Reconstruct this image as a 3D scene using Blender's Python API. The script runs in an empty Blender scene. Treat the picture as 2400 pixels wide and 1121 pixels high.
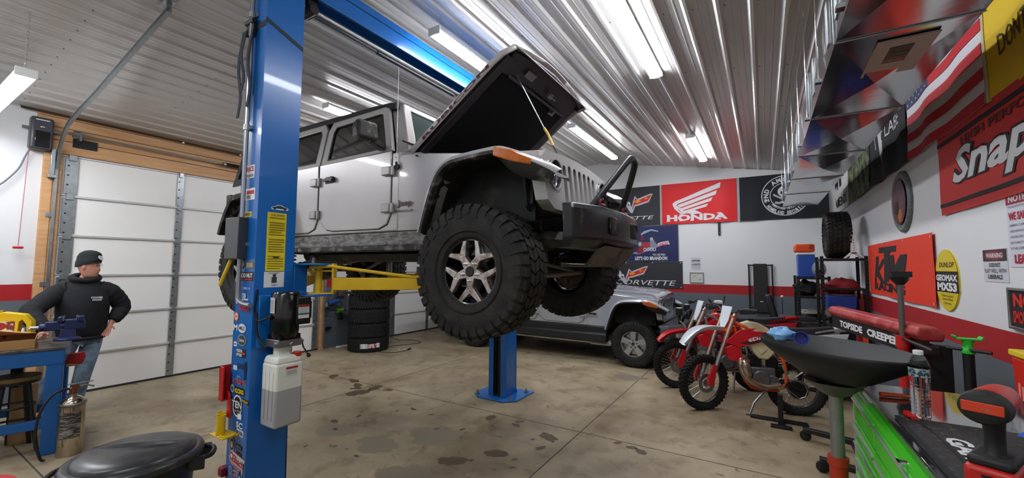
import bpy, bmesh, math, random
import numpy as np
from mathutils import Vector as V, Matrix, Euler
from mathutils.geometry import tessellate_polygon
R = math.radians
PI = math.pi
random.seed(7)
S = bpy.context.scene
COL = S.collection

# ---------------------------------------------------------------- camera, world, exposure
YAW, PITCH, ROLL, FPX, CAMH = -.547317, .0672033, .00623462, 964.44, 1.76
fw = V((math.sin(YAW)*math.cos(PITCH), math.cos(YAW)*math.cos(PITCH), math.sin(PITCH)))
r0 = V((math.cos(YAW), -math.sin(YAW), 0)); u0 = r0.cross(fw)
rr = math.cos(ROLL)*r0 + math.sin(ROLL)*u0; uu = -math.sin(ROLL)*r0 + math.cos(ROLL)*u0
cam = bpy.data.objects.new('camera', bpy.data.cameras.new('camera'))
COL.objects.link(cam)
cam.data.sensor_fit = 'HORIZONTAL'; cam.data.sensor_width = 36; cam.data.lens = FPX/2400*36
cam.data.clip_start = .05; cam.data.clip_end = 100
cm = Matrix((rr, uu, -fw)).transposed().to_4x4(); cm.translation = (0, 0, CAMH)
cam.matrix_world = cm
S.camera = cam
w = bpy.data.worlds.new('world'); S.world = w; w.use_nodes = True
w.node_tree.nodes['Background'].inputs[0].default_value = (.05, .055, .065, 1)
w.node_tree.nodes['Background'].inputs[1].default_value = 1
S.view_settings.view_transform = 'Standard'; S.view_settings.look = 'None'
S.view_settings.gamma = 1; S.view_settings.use_curve_mapping = False
S.view_settings.exposure = 0.33
LAMP = 42.0          # strength of the strip lights
S.cycles.max_bounces = 7; S.cycles.diffuse_bounces = 4; S.cycles.glossy_bounces = 4
S.cycles.transmission_bounces = 6; S.cycles.transparent_max_bounces = 8
S.cycles.caustics_reflective = False; S.cycles.caustics_refractive = False
S.cycles.sample_clamp_indirect = 6

# ---------------------------------------------------------------- materials
def lin(c):
    if isinstance(c, str):
        c = c.lstrip('#'); c = [int(c[i:i+2], 16)/255 for i in (0, 2, 4)]
        return tuple((x/12.92 if x <= .04045 else ((x+.055)/1.055)**2.4) for x in c)
    return tuple(c)
MATS = {}
def mat(name, col=(.5, .5, .5), rough=.5, metal=0, var=0, vscale=6, col2=None, bump=0, bscale=40, coat=0, emit=0,
        trans=0, ior=1.45, spec=.5, thr=(.45, .6), stretch=None):
    if name in MATS: return MATS[name]
    m = bpy.data.materials.new(name); m.use_nodes = True; MATS[name] = m
    nt = m.node_tree; N = nt.nodes; L = nt.links; b = N['Principled BSDF']
    c = lin(col)
    b.inputs['Base Color'].default_value = (*c, 1); b.inputs['Roughness'].default_value = rough
    b.inputs['Metallic'].default_value = metal; b.inputs['IOR'].default_value = ior
    b.inputs['Specular IOR Level'].default_value = spec
    b.inputs['Coat Weight'].default_value = coat; b.inputs['Coat Roughness'].default_value = .05
    b.inputs['Transmission Weight'].default_value = trans
    if emit:
        b.inputs['Emission Color'].default_value = (*c, 1); b.inputs['Emission Strength'].default_value = emit
    if var or col2 or bump:
        tc = N.new('ShaderNodeTexCoord'); mp = N.new('ShaderNodeMapping'); L.new(tc.outputs['Object'], mp.inputs[0])
        if stretch: mp.inputs['Scale'].default_value = stretch
    if var or col2:
        n = N.new('ShaderNodeTexNoise'); n.inputs['Scale'].default_value = vscale; n.inputs['Detail'].default_value = 6
        n.inputs['Roughness'].default_value = .6
        L.new(mp.outputs[0], n.inputs[0])
        cr = N.new('ShaderNodeValToRGB'); L.new(n.outputs['Fac'], cr.inputs[0])
        if col2:
            d = lin(col2); cr.color_ramp.elements[0].position, cr.color_ramp.elements[1].position = thr
        else:
            d = tuple(x*(1-var) for x in c); cr.color_ramp.elements[0].position = .3; cr.color_ramp.elements[1].position = .7
        cr.color_ramp.elements[0].color = (*c, 1); cr.color_ramp.elements[1].color = (*d, 1)
        L.new(cr.outputs[0], b.inputs['Base Color'])
    if bump:
        n2 = N.new('ShaderNodeTexNoise'); n2.inputs['Scale'].default_value = bscale; n2.inputs['Detail'].default_value = 4
        L.new(mp.outputs[0], n2.inputs[0])
        bp = N.new('ShaderNodeBump'); bp.inputs['Strength'].default_value = bump; bp.inputs['Distance'].default_value = .01
        L.new(n2.outputs['Fac'], bp.inputs['Height']); L.new(bp.outputs[0], b.inputs['Normal'])
    return m

def M(name):
    return MATS[name]
blue = mat('lift_blue', '#1566b4', .28, coat=.3, var=.12, vscale=3)
yel = mat('arm_yellow', '#e6bd1c', .35, coat=.2, var=.15, vscale=8)
blk = mat('black', '#141414', .45)
blkg = mat('gloss_black', '#0c0c0d', .18, coat=.3)
rub = mat('rubber', '#171616', .75, col2='#28251f', vscale=7, bump=.3, bscale=90)
rubn = mat('new_rubber', '#101113', .6)
silv = mat('silver_paint', '#b5b0ae', .28, metal=.2, coat=.6, var=.06, vscale=2.5)
silv2 = mat('clean_silver_paint', '#b4b7bd', .22, metal=.35, coat=.8)
chrome = mat('chrome', '#d8d8da', .12, metal=1)
steel = mat('steel', '#9a9b9d', .38, metal=.9, var=.15, vscale=20)
galv = mat('galvanised', '#aab0b2', .35, metal=.85, var=.25, vscale=14)
dkst = mat('dark_steel', '#3c3a38', .5, metal=.6, col2='#5d5348', vscale=9)
red = mat('red_paint', '#c01d1c', .35, coat=.2)
white = mat('white', '#e4e4e2', .5)
whp = mat('white_plastic', '#e2e2df', .45)
orange = mat('orange', '#e8531a', .4)
alu = mat('aluminium', '#b9b9b6', .3, metal=.9, var=.1, vscale=12)

# ---------------------------------------------------------------- mesh builder
class MB:
    def __init__(s, X=None):
        s.v = []; s.f = []; s.mi = []; s.X = X or Matrix(); s.c = 0
    def add(s, vs, fs, mi=None):
        o = len(s.v); X = s.X; s.v += [tuple(X @ V(p)) for p in vs]
        s.f += [tuple(i+o for i in f) for f in fs]; s.mi += [s.c if mi is None else mi]*len(fs); return s
    def box(s, c, size, rot=None, taper=1):
        a, b, d = [q/2 for q in size]; Q = (rot.to_matrix() if isinstance(rot, Euler) else rot) if rot is not None else None
        vs = []
        for z in (-d, d):
            t = taper if z > 0 else 1
            for x, y in ((-a, -b), (a, -b), (a, b), (-a, b)):
                p = V((x*t, y*t, z)); p = Q @ p if Q is not None else p; vs.append(p+V(c))
        return s.add(vs, [(3, 2, 1, 0), (4, 5, 6, 7), (0, 1, 5, 4), (1, 2, 6, 5), (2, 3, 7, 6), (3, 0, 4, 7)])
    def bx(s, x0, x1, y0, y1, z0, z1):
        return s.box(((x0+x1)/2, (y0+y1)/2, (z0+z1)/2), (abs(x1-x0), abs(y1-y0), abs(z1-z0)))
    def frame(s, d):
        d = V(d).normalized(); a = V((0, 0, 1)) if abs(d.z) < .9 else V((1, 0, 0))
        u = d.cross(a).normalized(); return u, d.cross(u).normalized()
    def cyl(s, a, b, r, r2=None, n=16, cap=True):
        a = V(a); b = V(b); r2 = r if r2 is None else r2; u, w_ = s.frame(b-a); vs = []
        for p, q in ((a, r), (b, r2)):
            for i in range(n):
                t = 2*PI*i/n; vs.append(p+u*(q*math.cos(t))+w_*(q*math.sin(t)))
        fs = [(i, (i+1) % n, n+(i+1) % n, n+i) for i in range(n)]
        if cap: fs += [tuple(range(n))[::-1], tuple(range(n, 2*n))]
        return s.add(vs, fs)
    def tube(s, pts, r, n=8, closed=False, sub=0):
        pts = [V(p) for p in pts]
        if sub: pts = smooth_path(pts, sub, closed)
        k = len(pts); vs = []; fs = []; u = None
        for i, p in enumerate(pts):
            if closed: d = pts[(i+1) % k]-pts[i-1]
            else: d = pts[min(i+1, k-1)]-pts[max(i-1, 0)]
            d = d.normalized() if d.length > 1e-9 else V((0, 0, 1))
            if u is None: u, w_ = s.frame(d)
            else:
                u = (u-d*u.dot(d)); u = u.normalized() if u.length > 1e-6 else s.frame(d)[0]; w_ = d.cross(u)
            q = r[i] if isinstance(r, (list, tuple)) and len(r) == k else (r if not isinstance(r, (list, tuple)) else r[0])
            for j in range(n):
                t = 2*PI*j/n; vs.append(p+u*(q*math.cos(t))+w_*(q*math.sin(t)))
        for i in range(k if closed else k-1):
            for j in range(n):
                a, b = i*n, ((i+1) % k)*n; fs.append((a+j, a+(j+1) % n, b+(j+1) % n, b+j))
        if not closed: fs += [tuple(range(n))[::-1], tuple(range((k-1)*n, k*n))]
        return s.add(vs, fs)
    def lathe(s, prof, c=(0, 0, 0), axis='z', n=24, a0=0, a1=2*PI):
        full = abs(a1-a0-2*PI) < 1e-6; m = n if full else n+1; vs = []; fs = []
        for r, h in prof:
            for i in range(m):
                t = a0+(a1-a0)*i/n; x, y = r*math.cos(t), r*math.sin(t)
                p = {'z': (x, y, h), 'y': (x, h, y), 'x': (h, x, y)}[axis]; vs.append(V(p)+V(c))
        for k in range(len(prof)-1):
            for i in range(n):
                j = (i+1) % m; fs.append((k*m+i, k*m+j, (k+1)*m+j, (k+1)*m+i))
        return s.add(vs, fs)
    def prism(s, poly, a, b, axis='y'):
        n = len(poly); g = {'y': lambda p, h: (p[0], h, p[1]), 'z': lambda p, h: (p[0], p[1], h), 'x': lambda p, h: (h, p[0], p[1])}[axis]
        vs = [g(p, a) for p in poly]+[g(p, b) for p in poly]
        fs = [tuple(range(n))[::-1], tuple(range(n, 2*n))]+[(i, (i+1) % n, n+(i+1) % n, n+i) for i in range(n)]
        return s.add(vs, fs)
    def ring(s, outer, inner, a, b, axis='y'):
        n = len(outer); g = {'y': lambda p, h: (p[0], h, p[1]), 'z': lambda p, h: (p[0], p[1], h), 'x': lambda p, h: (h, p[0], p[1])}[axis]
        vs = [g(p, h) for h in (a, b) for q in (outer, inner) for p in q]; fs = []
        for i in range(n):
            j = (i+1) % n
            fs += [(i, j, n+j, n+i), (2*n+i, 3*n+i, 3*n+j, 2*n+j), (i, 2*n+i, 2*n+j, j), (n+i, n+j, 3*n+j, 3*n+i)]
        return s.add(vs, fs)
    def ell(s, c, r, n=14, rot=None):
        vs = []; fs = []; m = n//2; r = (r, r, r) if not hasattr(r, '__len__') else r
        Q = rot.to_matrix() if rot is not None else Matrix.Identity(3)
        for i in range(m+1):
            ph = PI*i/m
            for j in range(n):
                t = 2*PI*j/n; vs.append(V(c)+Q @ V((r[0]*math.sin(ph)*math.cos(t), r[1]*math.sin(ph)*math.sin(t), r[2]*math.cos(ph))))
        for i in range(m):
            for j in range(n): fs.append((i*n+j, (i+1)*n+j, (i+1)*n+(j+1) % n, i*n+(j+1) % n))
        return s.add(vs, fs)
    def loft(s, rings, cap=True, closed=True):
        n = len(rings[0]); vs = [p for r_ in rings for p in r_]; fs = []
        for k in range(len(rings)-1):
            for i in range(n if closed else n-1):
                j = (i+1) % n; fs.append((k*n+i, k*n+j, (k+1)*n+j, (k+1)*n+i))
        if cap and closed: fs += [tuple(range(n))[::-1], tuple(range((len(rings)-1)*n, len(rings)*n))]
        return s.add(vs, fs)
    def build(s, name, mats, parent=None, smooth=40, bevel=0, seg=2, sub=0, solid=0, fn=None):
        if fn: s.v = [tuple(fn(V(p))) for p in s.v]
        me = bpy.data.meshes.new(name); me.from_pydata(s.v, [], s.f)
        for m in (mats if isinstance(mats, (list, tuple)) else [mats]): me.materials.append(m)
        nm = len(me.materials)
        me.polygons.foreach_set('material_index', [min(i, nm-1) for i in s.mi])
        bm = bmesh.new(); bm.from_mesh(me); bmesh.ops.remove_doubles(bm, verts=bm.verts, dist=1e-6)
        bmesh.ops.recalc_face_normals(bm, faces=bm.faces); bm.to_mesh(me); bm.free()
        if smooth:
            me.polygons.foreach_set('use_smooth', [True]*len(me.polygons)); me.set_sharp_from_angle(angle=R(smooth))
        o = bpy.data.objects.new(name, me); COL.objects.link(o)
        if parent: o.parent = parent
        if solid:
            q = o.modifiers.new('s', 'SOLIDIFY'); q.thickness = solid; q.offset = 0
        if bevel:
            q = o.modifiers.new('b', 'BEVEL'); q.width = bevel; q.segments = seg; q.limit_method = 'ANGLE'; q.angle_limit = R(35)
        if sub:
            q = o.modifiers.new('u', 'SUBSURF'); q.levels = sub; q.render_levels = sub
        return o

def smooth_path(pts, sub, closed=False):
    k = len(pts); out = []
    rng = range(k) if closed else range(k-1)
    for i in rng:
        g = lambda j: pts[j % k] if closed else pts[min(max(j, 0), k-1)]
        p0, p1, p2, p3 = g(i-1), g(i), g(i+1), g(i+2)
        for t in range(sub):
            t = t/sub
            out.append(.5*((2*p1)+(p2-p0)*t+(2*p0-5*p1+4*p2-p3)*t*t+(3*p1-p0-3*p2+p3)*t**3))
    if not closed: out.append(pts[-1])
    return out

def thing(name, label, cat, loc=(0, 0, 0), rz=0, group=None):
    o = bpy.data.objects.new(name, None); o.empty_display_size = .1; COL.objects.link(o)
    o.location = loc; o.rotation_euler = (0, 0, rz); return tag(o, label, cat, group)
def tag(o, label, cat, group=None, kind=None):
    o['label'] = label; o['category'] = cat
    if group: o['group'] = group
    if kind: o['kind'] = kind
    return o
def struct(o):
    o['kind'] = 'structure'; return o
def lab(o, l):
    o['label'] = l; return o
def copy_tree(o, parent=None):
    c = o.copy(); COL.objects.link(c); c.parent = parent
    for ch in [x for x in KIDS.get(o.name, [])] if False else [x for x in bpy.data.objects if x.parent == o]: copy_tree(ch, c)
    return c
KIDS = {}
def apply_bool(o, cutter):
    bpy.context.view_layer.update(); q = o.modifiers.new('c', 'BOOLEAN'); q.operation = 'DIFFERENCE'; q.object = cutter; q.solver = 'EXACT'
    dg = bpy.context.evaluated_depsgraph_get(); dg.update()
    me = bpy.data.meshes.new_from_object(o.evaluated_get(dg)); o.modifiers.remove(q)
    o.data = me; bpy.data.objects.remove(cutter)
    me.polygons.foreach_set('use_smooth', [True]*len(me.polygons)); me.set_sharp_from_angle(angle=R(35)); return o

# ---------------------------------------------------------------- lettering
_tx = {}
def text_geo(s, bold=.0, shear=0):
    k = (s, bold, shear)
    if k in _tx: return _tx[k]
    c = bpy.data.curves.new('t', 'FONT'); c.body = s; c.offset = bold; c.shear = shear; c.resolution_u = 2; c.fill_mode = 'FRONT'
    o = bpy.data.objects.new('t', c); COL.objects.link(o)
    dg = bpy.context.evaluated_depsgraph_get(); dg.update()
    me = bpy.data.meshes.new_from_object(o.evaluated_get(dg))
    vs = [(p.co.x, p.co.y) for p in me.vertices]; fs = [tuple(p.vertices) for p in me.polygons]
    bpy.data.objects.remove(o); bpy.data.meshes.remove(me)
    xs = [p[0] for p in vs] or [0, 1]; ys = [p[1] for p in vs] or [0, 1]
    x0, x1, y0, y1 = min(xs), max(xs), min(ys), max(ys)
    vs = [((x-x0)/(x1-x0+1e-9), (y-y0)/(y1-y0+1e-9)) for x, y in vs]
    _tx[k] = (vs, fs, (x1-x0)/(y1-y0+1e-9)); return _tx[k]
def cutgrid(vs, fs, step):
    if not step: return vs, fs
    bm = bmesh.new(); vv = [bm.verts.new((x, y, 0)) for x, y in vs]
    for f in fs:
        try: bm.faces.new([vv[i] for i in f])
        except ValueError: pass
    xs = [p[0] for p in vs]; ys = [p[1] for p in vs]
    for ax, lo, hi in ((0, min(xs), max(xs)), (1, min(ys), max(ys))):
        q = math.ceil(lo/step)*step
        while q < hi:
            co = (q, 0, 0) if ax == 0 else (0, q, 0); no = (1, 0, 0) if ax == 0 else (0, 1, 0)
            bmesh.ops.bisect_plane(bm, geom=bm.verts[:]+bm.edges[:]+bm.faces[:], plane_co=co, plane_no=no); q += step
    bm.verts.index_update(); r = [(v.co.x, v.co.y) for v in bm.verts], [tuple(v.index for v in f.verts) for f in bm.faces]
    bm.free(); return r
class Sheet:
    """A flat or draped rectangle (w x h, u to the right, v up) that carries printed shapes in its own mesh."""
    def __init__(s, o, u, v, w, h, wave=None, step=0, gap=.0012):
        s.o = V(o); s.u = V(u).normalized(); s.v = V(v).normalized(); s.n = s.u.cross(s.v); s.w = w; s.h = h
        s.wave = wave; s.step = step; s.mb = MB(); s.mats = []; s.layer = 0; s.gap = gap
    def mi(s, m):
        if isinstance(m, str): m = mat('ink_'+m, m, .6)
        if m not in s.mats: s.mats.append(m)
        return s.mats.index(m)
    def P(s, p, off=0):
        d = s.wave(p[0], p[1]) if s.wave else 0
        sag = 0
        if isinstance(d, tuple): d, sag = d
        return s.o+s.u*p[0]+s.v*(p[1]+sag)+s.n*(d+off)
    def base(s, m, nx=1, ny=1, thick=.004, x0=0, y0=0, x1=None, y1=None):
        x1 = s.w if x1 is None else x1; y1 = s.h if y1 is None else y1
        k = s.mi(m); vs = []; fs = []
        for off in (0, -thick):
            for j in range(ny+1):
                for i in range(nx+1): vs.append(s.P((x0+(x1-x0)*i/nx, y0+(y1-y0)*j/ny), off))
        T = (nx+1)*(ny+1)
        for j in range(ny):
            for i in range(nx):
                a = j*(nx+1)+i; q = (a, a+1, a+nx+2, a+nx+1); fs += [q, tuple(T+x for x in q[::-1])]
        edge = [i for i in range(nx+1)]+[(j)*(nx+1)+nx for j in range(1, ny+1)]+[ny*(nx+1)+i for i in range(nx-1, -1, -1)]+[j*(nx+1) for j in range(ny-1, 0, -1)]
        for a, b in zip(edge, edge[1:]+edge[:1]): fs.append((a, T+a, T+b, b))
        s.mb.add(vs, fs, k); return s
    def geo(s, vs, fs, m):
        s.layer += 1; vs, fs = cutgrid(vs, fs, s.step); off = s.gap+.00025*s.layer
        s.mb.add([s.P(p, off) for p in vs], fs, s.mi(m)); return s
    def poly(s, pts, m):
        t = tessellate_polygon([[V((x, y, 0)) for x, y in pts]]); return s.geo(list(pts), [tuple(q) for q in t], m)
    def rect(s, x0, y0, x1, y1, m):
        return s.geo([(x0, y0), (x1, y0), (x1, y1), (x0, y1)], [(0, 1, 2, 3)], m)
    def disc(s, x, y, r, m, r2=None, n=40, ry=None):
        ry = ry or r
        if r2 is None: return s.geo([(x+r*math.cos(2*PI*i/n), y+ry*math.sin(2*PI*i/n)) for i in range(n)], [tuple(range(n))], m)
        f = ry/r
        vs = [(x+q*math.cos(2*PI*i/n), y+q*f*math.sin(2*PI*i/n)) for q in (r, r2) for i in range(n)]
        return s.geo(vs, [(i, (i+1) % n, n+(i+1) % n, n+i) for i in range(n)], m)
    def text(s, t, x0, y0, x1, y1, m, bold=.02, shear=0, outline=None, fn=None):
        if outline:
            e = outline[1]; vs, fs, a = text_geo(t, bold+.05, shear); s.geo([(x0-e+x*(x1-x0+2*e), y0-e+y*(y1-y0+2*e)) for x, y in vs], fs, outline[0])
        vs, fs, a = text_geo(t, bold, shear); return s.geo([(x0+x*(x1-x0), y0+y*(y1-y0)) for x, y in vs], fs, m)
    def arc(s, t, cx, cy, r, a0, a1, hgt, m, flip=False, bold=.03):
        n = len(t)
        for i, ch in enumerate(t):
            if ch == ' ': continue
            vs, fs, asp = text_geo(ch, bold); th = a0+(a1-a0)*(i+.5)/n; wd = min(hgt*asp, abs(a1-a0)*r/n*.9)
            c, q = math.cos(th), math.sin(th); o = []
            for x, y in vs:
                x = (x-.5)*wd; y = (y-.5)*hgt
                if flip: o.append((cx+c*(r-y)-q*x, cy+q*(r-y)+c*x))
                else: o.append((cx+c*(r+y)+q*x, cy+q*(r+y)-c*x))
            s.geo(o, fs, m); s.layer -= 1
        s.layer += 1; return s
    def star(s, x, y, r, m, rot=PI/2):
        return s.geo([(x, y)]+[(x+(r if i % 2 == 0 else r*.4)*math.cos(rot+PI*i/5), y+(r if i % 2 == 0 else r*.4)*math.sin(rot+PI*i/5)) for i in range(10)], [(0, 1+i, 1+(i+1) % 10) for i in range(10)], m)
    def build(s, name, parent=None):
        return s.mb.build(name, s.mats, parent, smooth=50)
def quv(c, w, h):
    """corner pixels TL,TR,BR,BL of a rectangle in a picture -> function turning its pixels into (u, v) metres"""
    TL, TR, BR, BL = [V(p) for p in c]
    def f(p):
        u, v = .5, .5; p = V(p)
        for _ in range(12):
            q = (BL*(1-u)+BR*u)*(1-v)+(TL*(1-u)+TR*u)*v
            du = (BR-BL)*(1-v)+(TR-TL)*v; dv = (TL-BL)*(1-u)+(TR-BR)*u
            d = p-q; det = du.x*dv.y-du.y*dv.x; u += (d.x*dv.y-d.y*dv.x)/det; v += (du.x*d.y-du.y*d.x)/det
        return (u*w, v*h)
    return lambda pts: [f(p) for p in pts]
# ================================================================ SETTING
XA, XC, YB, YF = -8.0, 1.2, 9.7, -2.6
RIDX, RIDZ, EA, EC = -3.4, 4.33, 3.77, 3.6
def ceilz(x):
    return EA+(RIDZ-EA)*(x-XA)/(RIDX-XA) if x < RIDX else EC+(RIDZ-EC)*(XC-x)/(XC-RIDX)
# floor
def floor_mat():
    m = mat('concrete', '#9c9284', .38); nt = m.node_tree; N = nt.nodes; L = nt.links; b = N['Principled BSDF']
    geo = N.new('ShaderNodeNewGeometry')
    def noise(sc, det=6, ro=.6, dist=0):
        n = N.new('ShaderNodeTexNoise'); n.inputs['Scale'].default_value = sc; n.inputs['Detail'].default_value = det
        n.inputs['Roughness'].default_value = ro; n.inputs['Distortion'].default_value = dist; L.new(geo.outputs['Position'], n.inputs[0]); return n.outputs['Fac']
    def ramp(f, a, b_, c0, c1):
        r = N.new('ShaderNodeValToRGB'); r.color_ramp.elements[0].position = a; r.color_ramp.elements[1].position = b_
        r.color_ramp.elements[0].color = (*c0, 1); r.color_ramp.elements[1].color = (*c1, 1); L.new(f, r.inputs[0]); return r.outputs[0]
    def mul(a, c, fac=1):
        x = N.new('ShaderNodeMix'); x.data_type = 'RGBA'; x.blend_type = 'MULTIPLY'; x.inputs[0].default_value = fac
        L.new(a, x.inputs[6]); L.new(c, x.inputs[7]); return x.outputs[2]
    c = ramp(noise(.9, 8, .62), .3, .72, lin('#8b7b63'), lin('#b9a98c'))
    c = mul(c, ramp(noise(.45, 4, .5, .8), .36, .52, (.66, .62, .55), (1, 1, 1)))
    c = mul(c, ramp(noise(3.2, 8, .66, .4), .36, .48, (.62, .57, .49), (1, 1, 1)), .8)
    c = mul(c, ramp(noise(7, 5, .6, .2), .30, .36, (.33, .28, .22), (1, 1, 1)), .9)
    c = mul(c, ramp(noise(90, 3, .7), .3, .7, (.86, .86, .86), (1.06, 1.06, 1.06)))
    L.new(c, b.inputs['Base Color'])
    L.new(ramp(noise(2.2, 5, .6), .35, .65, (.26,)*3, (.55,)*3), b.inputs['Roughness'])
    bp = N.new('ShaderNodeBump'); bp.inputs['Strength'].default_value = .15; bp.inputs['Distance'].default_value = .004
    L.new(noise(30), bp.inputs['Height']); L.new(bp.outputs[0], b.inputs['Normal'])
    return m
fl = MB(); fl.bx(XA-.3, XC+.3, YF-.3, YB+.3, -.1, 0)
fl.c = 1
for x in (-1.72, -4.97): fl.bx(x-.006, x+.006, YF, YB, -.0005, .0006)
for y in (1.0, 4.25, 7.56): fl.bx(XA, XC, y-.006, y+.006, -.0005, .0007)
# worn pale/dark edges of joints and oil stains (shapes of their own)
fl.c = 2
def blob(cx, cy, r, seed, z=.0009, sx=1.4, sy=.8, rot=0):
    rnd = random.Random(seed); n = 26; k = [rnd.uniform(.6, 1.1) for _ in range(n)]
    k = [(k[i-1]+k[i]+k[(i+1) % n])/3+rnd.uniform(-.12, .12) for i in range(n)]
    pts = []
    for i in range(n):
        t = 2*PI*i/n; x, y = r*k[i]*math.cos(t)*sx, r*k[i]*math.sin(t)*sy
        pts.append((cx+x*math.cos(rot)-y*math.sin(rot), cy+x*math.sin(rot)+y*math.cos(rot), z))
    fl.add(pts+[(cx, cy, z)], [(i, (i+1) % n, n) for i in range(n)])
rnd = random.Random(5)
for cx, cy, r in ((-5.9, 4.24, .1), (-5.4, 4.25, .1), (-5.15, 4.12, .09), (-4.85, 3.9, .15), (-4.83, 4.16, .11), (-4.6, 4.2, .07), (-5.05, 4.0, .07), (-2.76, 4.08, .08),
                  (-2.42, 4.16, .05), (-2.4, 4.05, .05), (-2.46, 3.02, .12), (-2.2, 3.35, .1), (-1.15, 4.16, .05), (-1.05, 4.12, .06), (-1.3, 4.2, .04), (-1.95, 3.95, .1), (-4.2, 3.05, .05), (-4.1, 3.3, .04)):
    blob(cx, cy, r, rnd.random(), rot=rnd.uniform(0, 3))
for k in range(26):
    blob(rnd.uniform(-4.2, -1.9), rnd.uniform(2.4, 3.9), rnd.uniform(.012, .05), k, rot=rnd.uniform(0, 3))
fl.c = 3
for cx, cy, r in ((-1.91, 6.72, .22), (-2.97, 6.58, .12), (-2.62, 6.5, .07), (-4.0, 2.9, .22), (-3.3, 2.9, .25), (-3.0, 3.35, .3), (-2.6, 2.55, .3)):
    blob(cx, cy, r, r*9, z=.0008, sx=1.1, sy=.9)
o = fl.build('floor', [floor_mat(), mat('joint', '#4a443c', .9), mat('oil_stain', '#5a4a36', .4), mat('damp_stain', '#857966', .32)], smooth=0); struct(o)
# walls
def wall_mat(name, top, bot):
    m = mat(name, '#dfdfdd', .55); nt = m.node_tree; N = nt.nodes; L = nt.links; b = N['Principled BSDF']
    g = N.new('ShaderNodeNewGeometry'); s = N.new('ShaderNodeSeparateXYZ'); L.new(g.outputs['Position'], s.inputs[0])
    mr = N.new('ShaderNodeMapRange'); mr.inputs[1].default_value = 0; mr.inputs[2].default_value = 4; L.new(s.outputs[2], mr.inputs[0])
    r = N.new('ShaderNodeValToRGB'); r.color_ramp.interpolation = 'CONSTANT'; e = r.color_ramp.elements
    e[0].position = 0; e[0].color = (*lin('#5d656c'), 1); e[1].position = bot/4; e[1].color = (*lin('#a31a1f'), 1)
    q = e.new(top/4); q.color = (*lin('#dcdddd'), 1); L.new(mr.outputs[0], r.inputs[0]); L.new(r.outputs[0], b.inputs['Base Color'])
    n = N.new('ShaderNodeTexNoise'); n.inputs['Scale'].default_value = 60; L.new(g.outputs['Position'], n.inputs[0])
    bp = N.new('ShaderNodeBump'); bp.inputs['Strength'].default_value = .08; bp.inputs['Distance'].default_value = .003
    L.new(n.outputs[0], bp.inputs['Height']); L.new(bp.outputs[0], b.inputs['Normal']); return m
wA = wall_mat('wall_paint_left', 1.49, 1.29); wB = wall_mat('wall_paint', 1.405, 1.215)
# far wall with gable
g = MB(); g.prism([(XA-.2, -.05), (XC+.2, -.05), (XC+.2, EC+.1), (RIDX, RIDZ+.12), (XA-.2, EA+.1)], YB, YB+.15, 'y'); struct(g.build('wall_back', wB, smooth=0))
g = MB(); g.bx(XC, XC+.15, YF, YB, -.05, EC+.1); struct(g.build('wall_right', wB, smooth=0))
g = MB(); g.prism([(XA-.2, -.05), (XC+.2, -.05), (XC+.2, EC+.1), (RIDX, RIDZ+.12), (XA-.2, EA+.1)], YF-.15, YF, 'y'); struct(g.build('wall_front', wB, smooth=0))
# left wall with two garage door openings
D1, D2, DT = (1.50, 5.36), (7.30, 9.5), 3.21
g = MB()
g.bx(XA-.15, XA, YF, D1[0]-.10, -.05, EA+.1); g.bx(XA-.15, XA, D1[1]+.05, D2[0]-.05, -.05, EA+.1)
g.bx(XA-.15, XA, D1[0]-.12, D1[1]+.05, DT, EA+.1); g.bx(XA-.15, XA, D2[0]-.05, YB, DT, EA+.1); g.bx(XA-.15, XA, D2[1]+.02, YB, -.05, DT)
struct(g.build('wall_left', wA, smooth=0))
# ceiling : ribbed steel liner panel
def ceiling():
    vs = []; P = .2286; prof = []
    x = XA-.05
    while x < XC+.05:
        for dx, dz in ((0, 0), (.022, -.021), (.044, -.021), (.066, 0), (.108, 0), (.113, -.002), (.121, -.002), (.126, 0), (.170, 0), (.175, -.002), (.183, -.002), (.188, 0)):
            prof.append((x+dx, dz))
        x += P
    prof = [p for p in prof if p[0] <= XC+.05]+[(XC+.05, 0)]
    ys = [YF, 1.5, 1.5, YB+.02]; m = MB()
    for (ya, yb, zo) in ((YF-.02, 1.5, 0), (1.5, YB+.02, -.003)):
        vs = [(x, y, ceilz(x)+d+zo) for y in (ya, yb) for x, d in prof]; n = len(prof)
        m.add(vs, [(i, i+1, n+i+1, n+i) for i in range(n-1)])
    m.c = 1
    for yk in (-1.3, -.1, 1.1, 2.3, 3.5, 4.7, 5.9, 7.1, 8.3, 9.4):
        x = XA+.03
        while x < XC:
            m.cyl((x, yk, ceilz(x)-.008), (x, yk, ceilz(x)+.004), .006, n=6); x += P
    m.c = 0
    m.prism([(XA-.2, EA+.03), (RIDX, RIDZ+.03), (XC+.2, EC+.02), (XC+.2, EC+.12), (RIDX, RIDZ+.14), (XA-.2, EA+.13)], YF, YB, 'y')
    cmat = mat('ceiling_steel', '#cfccc9', .30, metal=.18, var=.05, vscale=.8)
    struct(m.build('ceiling', [cmat, mat('screw', '#6a6866', .5, .6)], smooth=0))
ceiling()
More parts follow.
